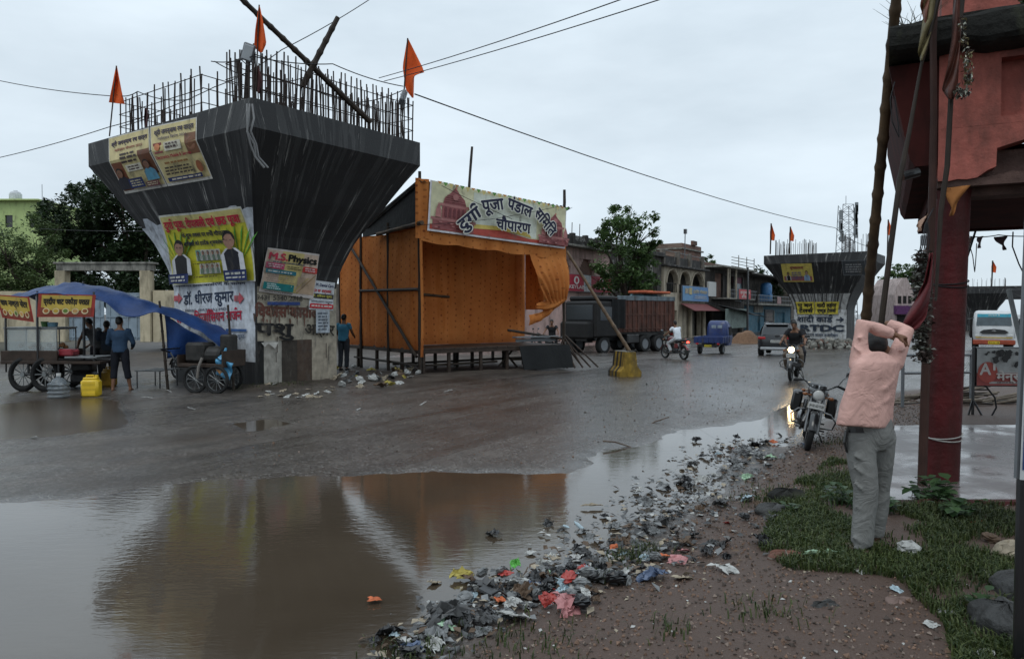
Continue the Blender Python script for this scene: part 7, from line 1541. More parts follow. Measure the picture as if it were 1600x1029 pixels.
def pavilion():
    c = V((4.09, 7.1, 0)); t = thing('red_pavilion', 'old red painted pavilion with mossy eaves standing over the dark red columns', 'pavilion', c, BX); Wd, D = 5.2, 4.6
    mb = MB(); r = random.Random(3)
    pts = [(0, 3.06)]+[(.08*k, 3.06+r.uniform(-.02, .03)) for k in range(1, 5)]+[(.40, 3.13), (.47, 3.16), (.475, 3.33)]+[(.5+k*.2, 3.33+.20*math.sin(k/10*PI)) for k in range(1, 11)]+[(2.52, 3.16), (2.9, 3.08), (5.2, 3.08), (5.2, 3.55), (0, 3.55)]
    mb.prism(pts, 'y', 0, .22); facade(mb, 0, Wd, 3.552, 4.3, [(.50, 2.5, 3.62, 4.16), (2.95, 4.9, 3.62, 4.16)], 0, .22); mb.box((2.6, .18, 3.9), (5.1, .05, .7)); mb.build('front_panel', M_red, t)
    mb = MB(); mb.prism([(0, 3.0)]+[(.2*k, 3.07+.05*r.random()) for k in range(27)]+[(5.2, 3.0)], 'y', .03, .2); mb.box((2.6, .35, 3.13), (5.2, .3, .42)); mb.build('broken_plaster', M_peel, t)
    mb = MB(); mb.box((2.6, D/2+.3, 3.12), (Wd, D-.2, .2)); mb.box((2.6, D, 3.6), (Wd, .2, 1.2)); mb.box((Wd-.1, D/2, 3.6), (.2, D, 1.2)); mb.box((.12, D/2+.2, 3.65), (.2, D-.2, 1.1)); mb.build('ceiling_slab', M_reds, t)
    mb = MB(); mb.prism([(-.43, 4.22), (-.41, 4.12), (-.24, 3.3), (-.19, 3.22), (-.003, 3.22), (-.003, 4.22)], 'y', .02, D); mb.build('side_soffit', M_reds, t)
    mb = MB(); n = 60
    def eave(u, v):
        ang = v*2*PI; x = -.43+u*(Wd+.9); w, h = .5, .14+.05*float(vnoise(u*30, 2, 1)); cx = .22
        return (x, cx+w*math.copysign(abs(math.cos(ang))**.4, math.cos(ang))-.0, 4.40+h*math.copysign(abs(math.sin(ang))**.5, math.sin(ang))+.03*(float(vnoise(u*40, v*8, 1))-.5)+.03*u)
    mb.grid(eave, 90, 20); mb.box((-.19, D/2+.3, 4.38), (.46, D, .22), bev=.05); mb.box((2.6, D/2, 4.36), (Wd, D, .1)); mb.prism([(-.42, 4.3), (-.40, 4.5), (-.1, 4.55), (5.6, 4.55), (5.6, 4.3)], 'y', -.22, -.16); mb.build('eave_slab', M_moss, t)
    mb = MB(); facade(mb, .02, Wd, 4.5, 5.9, [(.75, 2.6, 4.75, 5.5), (3.1, 4.9, 4.75, 5.5)], .12, .2); mb.box((2.6, .3, 5.1), (5, .05, 1.1)); mb.box((.12, D/2, 5.2), (.2, D-.6, 1.4)); mb.build('parapet', M_red, t)
    for x, y in ((Wd-.4, .2), (.35, D-.3), (Wd-.4, D-.3)): mb = MB(); mb.lathe([(.2, .0), (.2, .12), (.16, .16), (.15, 3.0), (.2, 3.05)], (x, y, 0), n=20); mb.build('rear_column', M_redd, t, smooth=True)
    mb = MB(); leaves(mb, V((1.05, -.05, 4.62)), .2, 260, .12, random.Random(4), .6); leaves(mb, V((.75, -.1, 4.55)), .16, 160, .1, random.Random(5), .5); leaves(mb, V((1.6, -.1, 4.6)), .2, 160, .1, random.Random(8), .5); mb.build('roof_moss', LF_dark, t)
    mb = MB(); r = random.Random(9)
    for k in range(34): a = r.uniform(0, 6); h = r.uniform(.15, .42); b = V((-.22+r.uniform(-.12, .1), .1+r.uniform(-.1, .1), 4.5)); mb.tube([b, b+V((math.cos(a)*h*.3, math.sin(a)*h*.3, h*.6)), b+V((math.cos(a)*h*.8, math.sin(a)*h*.8, h))], [.004, .003, .001], 4)
    mb.build('roof_weeds', mat('dry roof weeds', (.06, .06, .035), .9), t)
    mb = MB(); mb.tube([(-.16, .05, 3.17), (-.30, .0, 3.13)], .045, 10); mb.build('drain_spout', M_black, t)
    # main column, slightly out of plumb
    b = P(1468, 762, 7.25); tp = P(1492, 280, 7.25)
    t2 = thing('red_column', 'thick dark red round column at the corner of the pavilion', 'column', (b.x, b.y, 0), 0); mb = MB(); a = V((0, 0, -.02)); e = V((tp.x-b.x, 0, tp.z+.15))
    mb.tube([a, a.lerp(e, .05), a.lerp(e, .35), a.lerp(e, .7), a.lerp(e, .9), e], [.168, .165, .160, .150, .148, .19], 28); mb.build('shaft', M_redd, t2, smooth=True)
    mb = MB(); mb.box((0, 0, .03), (.5, .5, .16), bev=.02); mb.build('footing', M_stone, t2)
    for h_, rr, q in ((.58, .17, 0), (.60, .171, .02), (2.07, .16, .0), (2.10, .16, .015)):
        mb = MB(); cx = e.x*h_/3.1; mb.tube([(cx+rr*math.cos(k*.3), rr*math.sin(k*.3), h_+.03*math.sin(k*.3+q*50)) for k in range(22)], .006, 5); mb.build('tied_wire', mat('pale tie wire', (.35, .34, .32), .5) if h_ < 1 else M_string, t2)
pavilion()
def platform():
    m, nt, N, L, bs = newmat('wet stone tiles'); tc = N.new('ShaderNodeTexCoord'); co = tc.outputs['Object']; b = N.new('ShaderNodeTexBrick'); b.offset = 0; b.inputs['Scale'].default_value = 1; b.inputs['Brick Width'].default_value = .6; b.inputs['Row Height'].default_value = .6; b.inputs['Mortar Size'].default_value = .006; b.inputs['Color1'].default_value = (.13, .105, .10, 1); b.inputs['Color2'].default_value = (.17, .14, .135, 1); b.inputs['Mortar'].default_value = (.03, .028, .026, 1)
    mp = N.new('ShaderNodeMapping'); mp.inputs['Rotation'].default_value = (0, 0, R(-30)); L.new(co, mp.inputs[0]); L.new(mp.outputs[0], b.inputs[0]); n = noise(N, L, co, 1.4, 6, .65); c = mix(N, L, ramp(N, L, n, .4, .7), b.outputs[0], (.075, .055, .05)); L.new(c, bs.inputs['Base Color'])
    L.new(ramp(N, L, n, .35, .6, (.08,)*3, (.4,)*3), bs.inputs['Roughness']); bs.inputs['Specular IOR Level'].default_value = .8
    
    mb = MB(); top = [V((*TILE[k], .16)) for k in (0, 3, 2, 1)]; mb.add(top+[p-V((0, 0, .35)) for p in top], [(0, 1, 2, 3), (0, 4, 5, 1), (1, 5, 6, 2), (2, 6, 7, 3), (3, 7, 4, 0)]); o = mb.build('tiled_platform', m); struct(o)
    mb = MB(); mb.box(((TILE[0][0]+TILE[3][0])/2, (TILE[0][1]+TILE[3][1])/2-.06, .08), (math.hypot(TILE[3][0]-TILE[0][0], TILE[3][1]-TILE[0][1])-.5, .14, .18), rz=math.atan2(TILE[3][1]-TILE[0][1], TILE[3][0]-TILE[0][0]), bev=.03); o = mb.build('platform_kerb', M_redd); struct(o)
platform()
# poles around the column
pole(P(1334, 700, 10.2), P(1404, -40, 7.0), .062, 'bamboo_pole', 'tall pale jointed bamboo pole rising behind the man in pink', 'pole', M_bamboo, 12, seed=4)
mb = MB(); mb.tube([P(*q) for q in ((1368, 640, 6.9), (1378, 495, 6.8), (1391, 392, 6.75), (1406, 280, 6.7), (1421, 205, 6.7), (1439, 105, 6.65), (1453, 50, 6.6), (1470, -25, 6.6))], [.03, .028, .026, .024, .02, .014, .022, .03], 8); solo(mb, 'crooked_pole', M_bamboo_dark, 'thin crooked black pole bending up beside the pavilion eave', 'pole', smooth=True, loc=P(1368, 640, 6.9))
mb = MB(); mb.tube([P(*q) for q in ((1440, 776, 6.95), (1447, 560, 6.95), (1456, 330, 6.95), (1459, 180, 6.9), (1458, 60, 6.85), (1462, -25, 6.8))], [.042, .04, .034, .03, .03, .03], 8); solo(mb, 'timber_post', mat('brown wet timber', (.05, .022, .016), .6, .4, 4), 'brown timber post tied against the left side of the red column', 'post', smooth=True, loc=P(1440, 776, 6.95))
mb = MB(); mb.tube([P(*q) for q in ((1462, 470, 6.75), (1470, 330, 6.75), (1480, 260, 6.7), (1486, 150, 6.65), (1500, 20, 6.6), (1504, -25, 6.6))], [.012, .022, .024, .022, .03, .03], 8); solo(mb, 'thin_pole', M_bamboo_dark, 'thin dark pole crossing the front of the red pavilion panel', 'pole', smooth=True, loc=P(1462, 470, 6.75))
# withered leaf sheaths and tinsel on the poles
def frond(pts, wds, d, m, name, label, cat='leaf', wav=.05):
    ph = rnd.random()*6
    def fn(u, v):
        k = v*(len(pts)-1); i = min(int(k), len(pts)-2); f = k-i; x = pts[i][0]*(1-f)+pts[i+1][0]*f; y = pts[i][1]*(1-f)+pts[i+1][1]*f; w = wds[i]*(1-f)+wds[i+1]*f
        return P(x+(u-.5)*w, y, d+wav*math.sin(u*7+v*9+ph)-.04*math.sin(u*PI))
    mb = MB(); mb.sheet(fn, 8, 24, .006); return solo(mb, name, m, label, cat, loc=P(*pts[0], d), smooth='all')
M_sheath = mat('withered brown leaf', (.09, .03, .02), .5, .5, 6, bmp=.5, bscale=12); M_sheath2 = mat('faded green leaf', (.16, .13, .06), .6, .5, 5, bmp=.4, bscale=14)
frond([(1496, -30), (1494, 60), (1489, 105), (1484, 140), (1486, 155)], [10, 13, 17, 24, 8], 6.55, M_sheath, 'withered_leaf', 'withered brown leaf sheath hanging on the thin pole before the red panel')
frond([(1455, -30), (1452, 30), (1446, 55), (1440, 82), (1440, 95)], [22, 19, 15, 11, 3], 6.6, M_sheath2, 'withered_leaf', 'faded yellow green leaf tied to the crooked pole at the eave'); frond([(1448, -20), (1446, 10), (1449, 40)], [14, 16, 6], 6.62, mat('reddish leaf', (.22, .09, .06), .6, .4), 'withered_leaf', 'reddish dry leaf above the faded green one')
def tinsel(path, d, n, spread, name, label, ms, size, seed):
    r = random.Random(seed); mb = MB(); pts = [P(x, y, d) for x, y in path]
    for _ in range(n):
        k = r.random()*(len(pts)-1); i = int(k); p = pts[i].lerp(pts[i+1], k-i)+V((r.gauss(0, spread), r.gauss(0, spread), r.gauss(0, spread*.6))); e = Euler((r.uniform(0, 6), r.uniform(0, 6), r.uniform(0, 6))).to_matrix(); s_ = size*r.uniform(.5, 1.3)
        mb.add([p+e @ V((-s_, 0, 0)), p+e @ V((0, -s_*.4, s_*.2)), p+e @ V((s_, 0, 0)), p+e @ V((0, s_*.4, s_*.2))], [(0, 1, 2, 3)], r.randrange(len(ms)))
    return mb
M_tin1 = mat('silver tinsel', (.4, .4, .33), .25, .3, metal=.6); M_wet = mat('dark wet petals', (.05, .035, .03), .6, .5, 8); M_grayp = mat('grey withered petals', (.19, .19, .17), .7, .4, 9); M_grayd = mat('dull olive petals', (.10, .10, .075), .7, .4, 9)
mb = tinsel([(1504, 30), (1510, 80), (1512, 115), (1513, 130)], 6.5, 240, .018, 'x', '', [M_tin1, M_sheath2, M_wet], .022, 3); mb2 = tinsel([(1495, 138), (1505, 150), (1514, 140)], 6.5, 120, .02, 'x', '', [M_wet, M_tin1], .025, 4)
solo(mb, 'tinsel_strand', [M_tin1, M_sheath2, M_wet], 'silver tinsel strand hanging in front of the red panel', 'tinsel', loc=P(1510, 80, 6.5)); solo(mb2, 'dead_flower_bunch', [M_wet, M_tin1], 'dead flower bunch below the withered brown leaf on the red panel', 'flowers', loc=P(1500, 150, 6.5))
# dried garland beside the column
def garland():
    t = thing('dried_garland', 'thick dried grey garland hanging on strings left of the red column', 'garland', P(1440, 396, 6.6)); o = FRAME[t.name].inverted(); r = random.Random(6)
    mb = MB(); ms = [M_grayp, M_grayd, M_wet]
    for y in range(396, 566, 2):
        if 470 < y < 500 and r.random() < .4: continue
        w = 5.2+1.2*math.sin(y*.5); cx = 1441-(y-396)*.02+(6 if y > 545 else 0); dark = math.sin(y*.39) > .1 or y > 548 or y < 400
        for _ in range(22):
            p = P(cx+r.gauss(0, w*1.3), y+r.gauss(0, 2), 6.6+r.gauss(0, .035)); e = Euler((r.uniform(-.7, .7), r.uniform(-.7, .7), r.uniform(0, 6))).to_matrix(); s_ = r.uniform(.014, .032)
            mb.add([o @ (p+e @ V(q)*s_) for q in ((-1, 0, 0), (0, -.6, .3), (1, 0, 0), (0, .6, .3))], [(0, 1, 2, 3)], 2 if dark and r.random() < .8 else r.randrange(2))
    mb.build('petals', ms, t)
    mb = MB()
    for k in range(5): mb.tube([o @ P(1446+k*.8, 348, 6.7), o @ P(1441+k*3, 372, 6.62), o @ P(1436+k*3.2, 396, 6.6)], .004, 4)
    mb.tube([o @ P(1446, 350, 6.7), o @ P(1459, 325, 6.9)], .006, 5); mb.build('string', M_string, t)
garland()
M_maroon = mat('maroon velvet cloth', (.095, .012, .014), .7, .3, 6, bmp=.4, bscale=10); frond([(1455, 395), (1450, 440), (1441, 470), (1431, 495), (1422, 512), (1417, 520)], [5, 11, 22, 32, 27, 10], 5.75, M_maroon, 'maroon_cloth', 'maroon cloth strip held by the man in pink against the pole', 'cloth', .06)
M_or2 = mat('dusty orange bunting', (.42, .17, .05), .8, .3, 5, trans=.2); M_or3 = mat('dull pink bunting', (.20, .12, .10), .8, .3, 5, trans=.2); GB = 'bunting pennants on the pavilion'
def pennant(pts, d, m, label):
    c = [P(*q, d) for q in pts]; mb = MB()
    def fn(u, v): a = c[0].lerp(c[1], u); q = a.lerp(c[2], v*.98); return q+V((0, .03*math.sin(u*5+v*6), 0))
    mb.sheet(fn, 6, 8, .005); solo(mb, 'bunting_pennant', m, label, 'bunting', GB, loc=c[0], smooth='all')
pennant([(1479, 293), (1513, 290), (1486, 338)], 6.9, M_or2, 'orange pennant with a green print wrapped on the red column top'); pennant([(1556, 294), (1594, 291), (1576, 303)], 7.6, M_or2, 'small folded orange pennant on the string under the ceiling'); pennant([(1434, 350), (1447, 335), (1436, 362)], 6.8, mat('pale peach cloth', (.4, .25, .18), .8), 'pale peach pennant fluttering above the dried garland')
pennant([(1508, 372), (1522, 370), (1512, 392)], 8.2, M_or3, 'dull peach pennant just right of the red column below the ceiling'); pennant([(1528, 370), (1534, 369), (1530, 388)], 8.6, mat('grey maroon cloth', (.06, .035, .04), .8), 'narrow maroon pennant hanging below the ceiling'); pennant([(1553, 370), (1572, 369), (1570, 391)], 8.4, mat('grey maroon cloth', (.06, .035, .04), .8), 'wide maroon pennant hanging below the ceiling')
def mb_pennprint(): pass
cable([(1470, 294, 6.95), (1560, 293, 7.5), (1680, 288, 7.5)], .006, 'pale bunting string under the broken plaster of the pavilion', .02, 'bunting_string', 'bunting strings', 'string'); cable([(1505, 368, 8.2), (1560, 367, 8.5), (1640, 366, 8.6)], .006, 'bunting string at the back of the pavilion ceiling', .02, 'bunting_string', 'bunting strings', 'string')
cable([(1524, 362, 8.2), (1512, 400, 8.0), (1504, 430, 7.6)], .012, 'slack black cable running down behind the red column', .0); cable([(1583, 362, 8.6), (1582, 385, 8.6), (1592, 412, 8.5), (1606, 440, 8.5)], .008, 'curly loose wire hanging from the ceiling at the right edge', 0)
cable([(1398, 128, 6.9), (1391, 155, 6.9), (1394, 190, 6.9), (1405, 215, 6.9), (1403, 190, 6.9), (1398, 150, 6.9)], .005, 'loop of thin wire dangling under the left eave', 0); cable([(1512, 372, 8.2), (1520, 400, 8.2), (1523, 425, 8.2), (1525, 400, 8.2), (1526, 380, 8.2)], .005, 'thin loop of string hanging beside the dull peach pennant', 0)
# railing, advertisement board, sticks behind the platform
def railing():
    p = gpt(1410, 636); t = thing('pipe_railing', 'grey pipe railing beyond the platform, left of the red column', 'railing', p); mb = MB(); h = .95
    mb.tube([(0, 0, 0), (0, 0, h)], .03, 8); mb.build('post', M_grey, t); mb = MB(); mb.tube([(1.35, .2, 0), (1.35, .2, h)], .03, 8); mb.build('post', M_grey, t)
    for z in (h-.02, h-.34): mb = MB(); mb.tube([(0, 0, z), (1.35, .2, z)], .024, 8); mb.build('rail', M_grey, t)
railing()
def adboard():
    d = 11.9; X = lambda px: (px-CX)/FPX*d; Z = lambda py: CAMH+(HZ-py)/FPX*d; x0, x1 = X(1526), X(1526)+1.35; z0, z1 = Z(602), Z(544); gz = .05
    t = thing('advertisement_board', 'torn red and white parlour advertisement board on a black stand', 'signboard', (x0, d, gz)); w, h = x1-x0, z1-z0; pr = Print(w, h, lambda x, y: (V((x, 0, z0-gz+y)), V((0, -1, 0))), .003, .022)
    pr.rect(0, 0, w, h, (.40, .41, .40), 5, 3); pr.rect(0, 0, w, h*.34, (.34, .08, .07), 4, 1); pr.rect(.2, .03, w, h*.11, (.42, .38, .36)); pr.lines(.24, .035, w-.05, h*.11, 1, (.12, .03, .03), 2); pr.oval(.17, h*.36, .16, h*.28, (.42, .09, .07), 24)
    pr.text('A', .13, h*.3, .26, (.6, .56, .53), bold=.03); pr.text('1', .27, h*.42, .26, (.6, .56, .53), bold=.03); pr.text('मेन्स पाल^र', .78, h*.15, .17, (.58, .54, .5), width=.95, bold=.03)
    r = random.Random(5)
    for k in range(26): x = r.uniform(.1, w-.05); y = r.choice((h*.9, h*.85, h*.75, r.uniform(h*.4, h*.9))); q = r.uniform(.02, .09); pr.poly([(x+q*math.cos(a)*r.uniform(.5, 1.2), min(h, y+q*.9*math.sin(a)*r.uniform(.5, 1.3))) for a in [2*PI*i/9 for i in range(9)]], (.035, .035, .035)); pr.lay -= .0026
    pr.build('printed_face', M_print, parent=t); mb = MB()
    for a, b in (((0, 0), (w, 0)), ((0, h), (w, h))): mb.tube([(a[0], .02, z0-gz+a[1]), (b[0], .02, z0-gz+b[1])], .022, 6)
    mb.tube([(w, .02, 0), (w, .02, z1-gz+.02)], .024, 6); mb.tube([(-.03, .02, 0), (-.03, .02, z1-gz+.03)], .024, 6); mb.box((w/2, .025, (z0+z1)/2-gz), (w, .03, h)); mb.build('frame', M_black, t)
    for e in (-.16, .14): mb = MB(); mb.tube([(-.03+e, -.08, 0), (-.03, .02, .34)], .016, 6); mb.build('stand_leg', M_black, t)
    mb = MB(); mb.tube([(-.03, .02, .62), (.15, -.02, .56), (.28, -.05, .38), (.3, -.06, .22), (.2, -.08, .06), (.02, -.08, .03), (-.2, -.05, .03)], .014, 6); mb.build('cable_loop', M_string, t, smooth=True); mb = MB(); mb.tube([(-.1, -.1, .02), (1.6, -.2, .02)], .03, 6); mb.build('base_bar', M_black, t)
    c = V((X(1560), 13.6, .0)); mb = MB(); r = random.Random(7)
    for k in range(70): a = r.gauss(.25, .3); L_ = r.uniform(.4, 1.1); x = r.uniform(-.7, 1.8); z = r.uniform(.03, .42)*(1-abs(x-.5)/2.2); y = r.uniform(-.25, .3); mb.tube([(c.x+x-L_*.5*math.cos(a), c.y+y, c.z+max(.02, z-L_*.22*math.sin(a))), (c.x+x+L_*.5*math.cos(a), c.y+y+r.uniform(-.2, .2), c.z+z+L_*.22*math.sin(a))], r.uniform(.012, .032), 6, mi=r.choice((0, 1, 1)))
    solo(mb, 'firewood_stack', [M_bamboo_dark, mat('pale split wood', (.17, .14, .11), .8, .4, 6)], 'low stack of split firewood lying behind the torn advertisement board', 'firewood', loc=c)
    a, b = P(1576, 452, 9.5), P(1606, 585, 9.5); mb = MB(); mb.tube([b+(b-a)*.6, a], .03, 8); solo(mb, 'leaning_pipe', mat('grey pipe', (.25, .27, .27), .5, .2), 'grey pipe leaning in front of the white truck at the right edge', 'pipe', loc=b)
adboard()
def edge_sign():
    d = 3.4; t = thing('blue_sign_post', 'blue sign plate with a white lower border on a black post at the right edge', 'signpost', P(1600, 1160, d)); o = FRAME[t.name].inverted(); A, B_, C_, D_ = P(1590.5, 748, d), P(1690, 756, d), P(1700, 300, d), P(1609, 300, d); fn0 = quad_fn(A, B_, C_, D_, 1, 1); pr = Print(1, 1, fn0, .003, .012); pr.rect(0, 0, 1, 1, (.5, .52, .52), 2, 2); pr.rect(.03, .035, .97, .97, (.02, .05, .17), 2, 2); pr.build('sign_plate', M_print, parent=t, world=True)
    mb = MB(); e = V((0, .02, 0)); mb.sheet(lambda u, v: o @ ((A*(1-u)+B_*u)*(1-v)+(D_*(1-u)+C_*u)*v+e), 2, 2, .02); mb.build('backing', M_grey, t); mb = MB(); mb.tube([o @ (P(1600, 1160, d)+e*2.5), o @ (P(1609, 760, d)+e*2.5), o @ (P(1626, 400, d)+e*2.5)], .024, 10); mb.build('post', M_black, t)
edge_sign()
# ------------------------------------------------------------------ man in the pink shirt
def pink_man():
    b = gpt(1356, 862); d0 = b.y; Fi = M4.Translation(-b); q = lambda px, py, dy=0: V(Fi @ P(px, py, d0+dy))
    J = dict(hipL=q(1343, 682), hipR=q(1375, 682, .06), kneeL=q(1353, 768, -.02), kneeR=q(1372, 764, .16), ankL=q(1346, 852, -.02), ankR=q(1366, 838, .2), spine=[q(1359, 676, .02), q(1358, 622, 0), q(1366, 578, .05)], shL=q(1341, 572, .0), shR=q(1397, 568, .10), elL=q(1347, 506, .03), elR=q(1416, 517, .20), wrL=q(1397, 523, .02), wrR=q(1387, 505, .30), neck=q(1370, 567, .12), head=q(1368, 545, .19), look=V((.35, 1, -.15)), toeL=V((-.25, 1, 0)), toeR=V((.3, 1, 0)), palmL=V((0, -.6, .8)), ptL=V((1, .05, -.25)), ptR=V((.6, .3, -.6)), palmR=V((0, .3, .9)), curlL=V((.9, 0, 0)), curlR=V((.9, 0, 0)), thumbL=V((1, 0, 0)))
    rows = [(667, 1306, 1394, .15), (655, 1308, 1395, .15), (636, 1312, 1397, .14), (615, 1318, 1400, .135), (596, 1324, 1403, .13), (580, 1328, 1406, .125), (566, 1333, 1407, .115), (556, 1345, 1394, .08), (549, 1356, 1382, .06)]
    rg = []
    for y, a, c, dd in rows:
        ring = []
        for k in range(22):
            w = 2*PI*k/22; cx = math.copysign(abs(math.cos(w))**.75, math.cos(w)); sy = math.copysign(abs(math.sin(w))**.75, math.sin(w)); px = (a+c)/2+(c-a)/2*cx; ring.append(q(px, y+(px-1350)*(.07 if y > 640 else 0), .012+(dd+.025)*sy+.04*cx))
        rg.append(ring)
    M_pk = clothm('peach pink shirt', (.60, .36, .31)); M_tr = clothm('grey trousers cloth', (.19, .19, .18))
    t = person('man in peach pink shirt and grey trousers reaching up to the pole beside the column', b, 0, J, M_pk, M_tr, 1, 1, mat('brown leather shoe', (.07, .045, .025), .5, .3), .011, 1.0, srings=rg, tr_loose=.016, sh_loose=.004,
      ridge_s=[([q(x, y, dy*.9) for x, y, dy in pl], rr*.9) for pl, rr in (([(1334, 588, -.10), (1345, 604, -.135), (1362, 612, -.14), (1382, 606, -.12), (1400, 588, -.06)], .020), ([(1326, 610, -.09), (1342, 628, -.145), (1366, 636, -.148), (1392, 622, -.10)], .018), ([(1320, 640, -.09), (1345, 650, -.155), (1372, 646, -.15)], .016), ([(1345, 640, -.15), (1352, 655, -.16), (1349, 668, -.155)], .014), ([(1385, 570, -.07), (1380, 590, -.12), (1388, 610, -.11)], .016), ([(1331, 540, -.02), (1343, 548, -.06), (1356, 560, -.04)], .014), ([(1333, 522, -.02), (1344, 528, -.05), (1352, 522, -.02)], .012), ([(1396, 545, .02), (1408, 548, .05), (1417, 542, .1)], .014), ([(1362, 570, -.1), (1352, 590, -.135), (1340, 610, -.13)], .014))],
      ridge_t=[([q(x, y, dy*.82-.004) for x, y, dy in pl], rr*.9) for pl, rr in (([(1326, 705, -.08), (1342, 716, -.115), (1362, 722, -.09)], .014), ([(1330, 726, -.08), (1346, 738, -.11), (1366, 742, -.08)], .014), ([(1332, 752, -.07), (1348, 766, -.10), (1366, 768, -.07)], .015), ([(1334, 790, -.06), (1350, 798, -.09), (1364, 790, -.06)], .013), ([(1330, 838, -.06), (1346, 846, -.09), (1362, 838, -.05)], .016), ([(1330, 854, -.05), (1346, 858, -.085), (1360, 850, -.05)], .015), ([(1360, 690, -.03), (1372, 700, -.06), (1386, 696, -.02)], .014))])
    mb = MB(); cx, cy = q(1358, 673), 0
    mb.rings([[q(1358+35*math.cos(w)*k_, y, .035+(.128*k_)*math.sin(w)) for w in [2*PI*i/20 for i in range(20)]] for y, k_ in ((676, 1.0), (676, 1.03), (668, 1.03), (668, 1.0))]); mb.build('belt', M_black, t); mb = MB(); mb.tube([q(1322, 672, -.02), q(1319, 690, -.02), q(1323, 706, -.01)], [(.008, .018), (.008, .018), (.006, .012)], 6); mb.build('belt_end', M_black, t)
    return t
pink_man()
# ------------------------------------------------------------------ verge: pebbles, grass, weeds, rocks and litter
def Hv(pts): a = np.array(pts); return H(a[:, 0], a[:, 1])
def inpoly(poly, n, r, fn=None, bias=1.0):
    xs = [q[0] for q in poly]; ys = [q[1] for q in poly]; out = []
    while len(out) < n:
        c = r.rand(4*n, 2); x = min(xs)+(max(xs)-min(xs))*c[:, 0]; y = min(ys)+(max(ys)-min(ys))*c[:, 1]**bias
        k = polysd(x, y, poly) < 0
        if fn is not None: k &= fn(x, y)
        out += list(zip(x[k], y[k]))
    return out[:n]
RS = np.random.RandomState(4)
GZN = gp([(1185, 850), (1215, 770), (1262, 738), (1300, 716), (1340, 735), (1392, 782), (1480, 790), (1700, 800), (1750, 1100), (1500, 1100), (1475, 985), (1440, 955), (1400, 915), (1330, 905), (1230, 892)], .1)
def stones():
    mb = MB(); r = random.Random(12); pts = inpoly(gp([(640, 1100), (760, 985), (985, 885), (1100, 800), (1240, 700), (1420, 620), (1500, 700), (1395, 790), (1200, 800), (1180, 900), (1440, 960), (1500, 1100)]), 6500, RS, None, 1.3)
    pts += inpoly(gp([(385, 640), (420, 614), (560, 600), (700, 600), (900, 590), (1240, 560), (1330, 560), (1200, 640), (1000, 690), (880, 740), (640, 735), (480, 735), (330, 752)]), 1500, RS); z = Hv(pts)
    for (x, y), h in zip(pts, z):
        if h-float(slope(y)) < .008: continue
        s_ = r.uniform(.004, .013)*(1.6 if r.random() < .06 else 1)*(1+.02*y); e = Euler((r.uniform(0, 6), r.uniform(0, 6), r.uniform(0, 6))).to_matrix()
        vs = [V((x, y, h+s_*.25))+e @ V(q)*s_*r.uniform(.7, 1.2) for q in ((1, 0, 0), (-1, 0, 0), (0, 1, 0), (0, -1, 0), (0, 0, .7), (0, 0, -.7))]
        mb.add(vs, [(0, 2, 4), (2, 1, 4), (1, 3, 4), (3, 0, 4), (2, 0, 5), (1, 2, 5), (3, 1, 5), (0, 3, 5)], r.choice((0, 0, 1, 1, 2)))
    o = mb.build('gravel', [mat('brown clods', (.19, .12, .085), .9, .4, 9), mat('dark pebbles', (.08, .062, .052), .7, .4, 9), mat('pale chips', (.22, .17, .14), .85, .3, 9)]); tag(o, 'loose brown clods and pebbles strewn over the dirt verge', 'gravel', kind='stuff')
stones()
GR = leafmat('wet grass', (.016, .034, .008), (.085, .105, .032), .5); GR2 = leafmat('broad weeds', (.02, .05, .015), (.06, .11, .04), .45)
def blades(mb, x, y, h, r, hh=(.03, .09)):
    a = r.uniform(0, 6.3); L_ = r.uniform(*hh); w = r.uniform(.002, .0045)*1.3; d = V((math.cos(a), math.sin(a), 0)); n = V((-d.y, d.x, 0))*w; lean = r.uniform(.2, .9); b = V((x, y, h-.005)); m = b+d*L_*lean*.35+V((0, 0, L_*.65)); t = b+d*L_*lean+V((0, 0, L_*(1-.35*lean)))
    mb.add([b-n, b+n, m+n*.8, m-n*.8, t], [(0, 1, 2, 3), (3, 2, 4)])
def grass():
    mb = MB(); r = random.Random(5)
    f = lambda x, y: (fbm(x, y, .6, 4)+RS.normal(0, .035, len(x)) > .45) & (polysd(x, y, TILE) > .12)
    pts = inpoly(GZN, 30000, RS, f, 1.25); z = Hv(pts)
    for (x, y), h in zip(pts, z): blades(mb, x, y, h, r)
    for px, py, n, sp in ((980, 872, 160, .09), (1010, 860, 90, .06), (1330, 690, 200, .2), (1215, 785, 250, .16), (640, 1024, 160, .12), (815, 1010, 140, .2), (1050, 985, 50, .08), (1190, 955, 90, .12), (1240, 775, 260, .25), (1380, 700, 150, .15), (950, 905, 40, .05), (1330, 745, 300, .2), (400, 600, 200, .35), (450, 604, 140, .3)):
        g = gpt(px, py); q = [(g.x+r.gauss(0, sp), g.y+r.gauss(0, sp)) for _ in range(n)]
        for (x, y), h in zip(q, Hv(q)): blades(mb, x, y, h, r, (.03, .10))
    o = mb.build('grass', GR); tag(o, 'short wet green grass over the verge round the man and column', 'grass', kind='stuff')
grass()
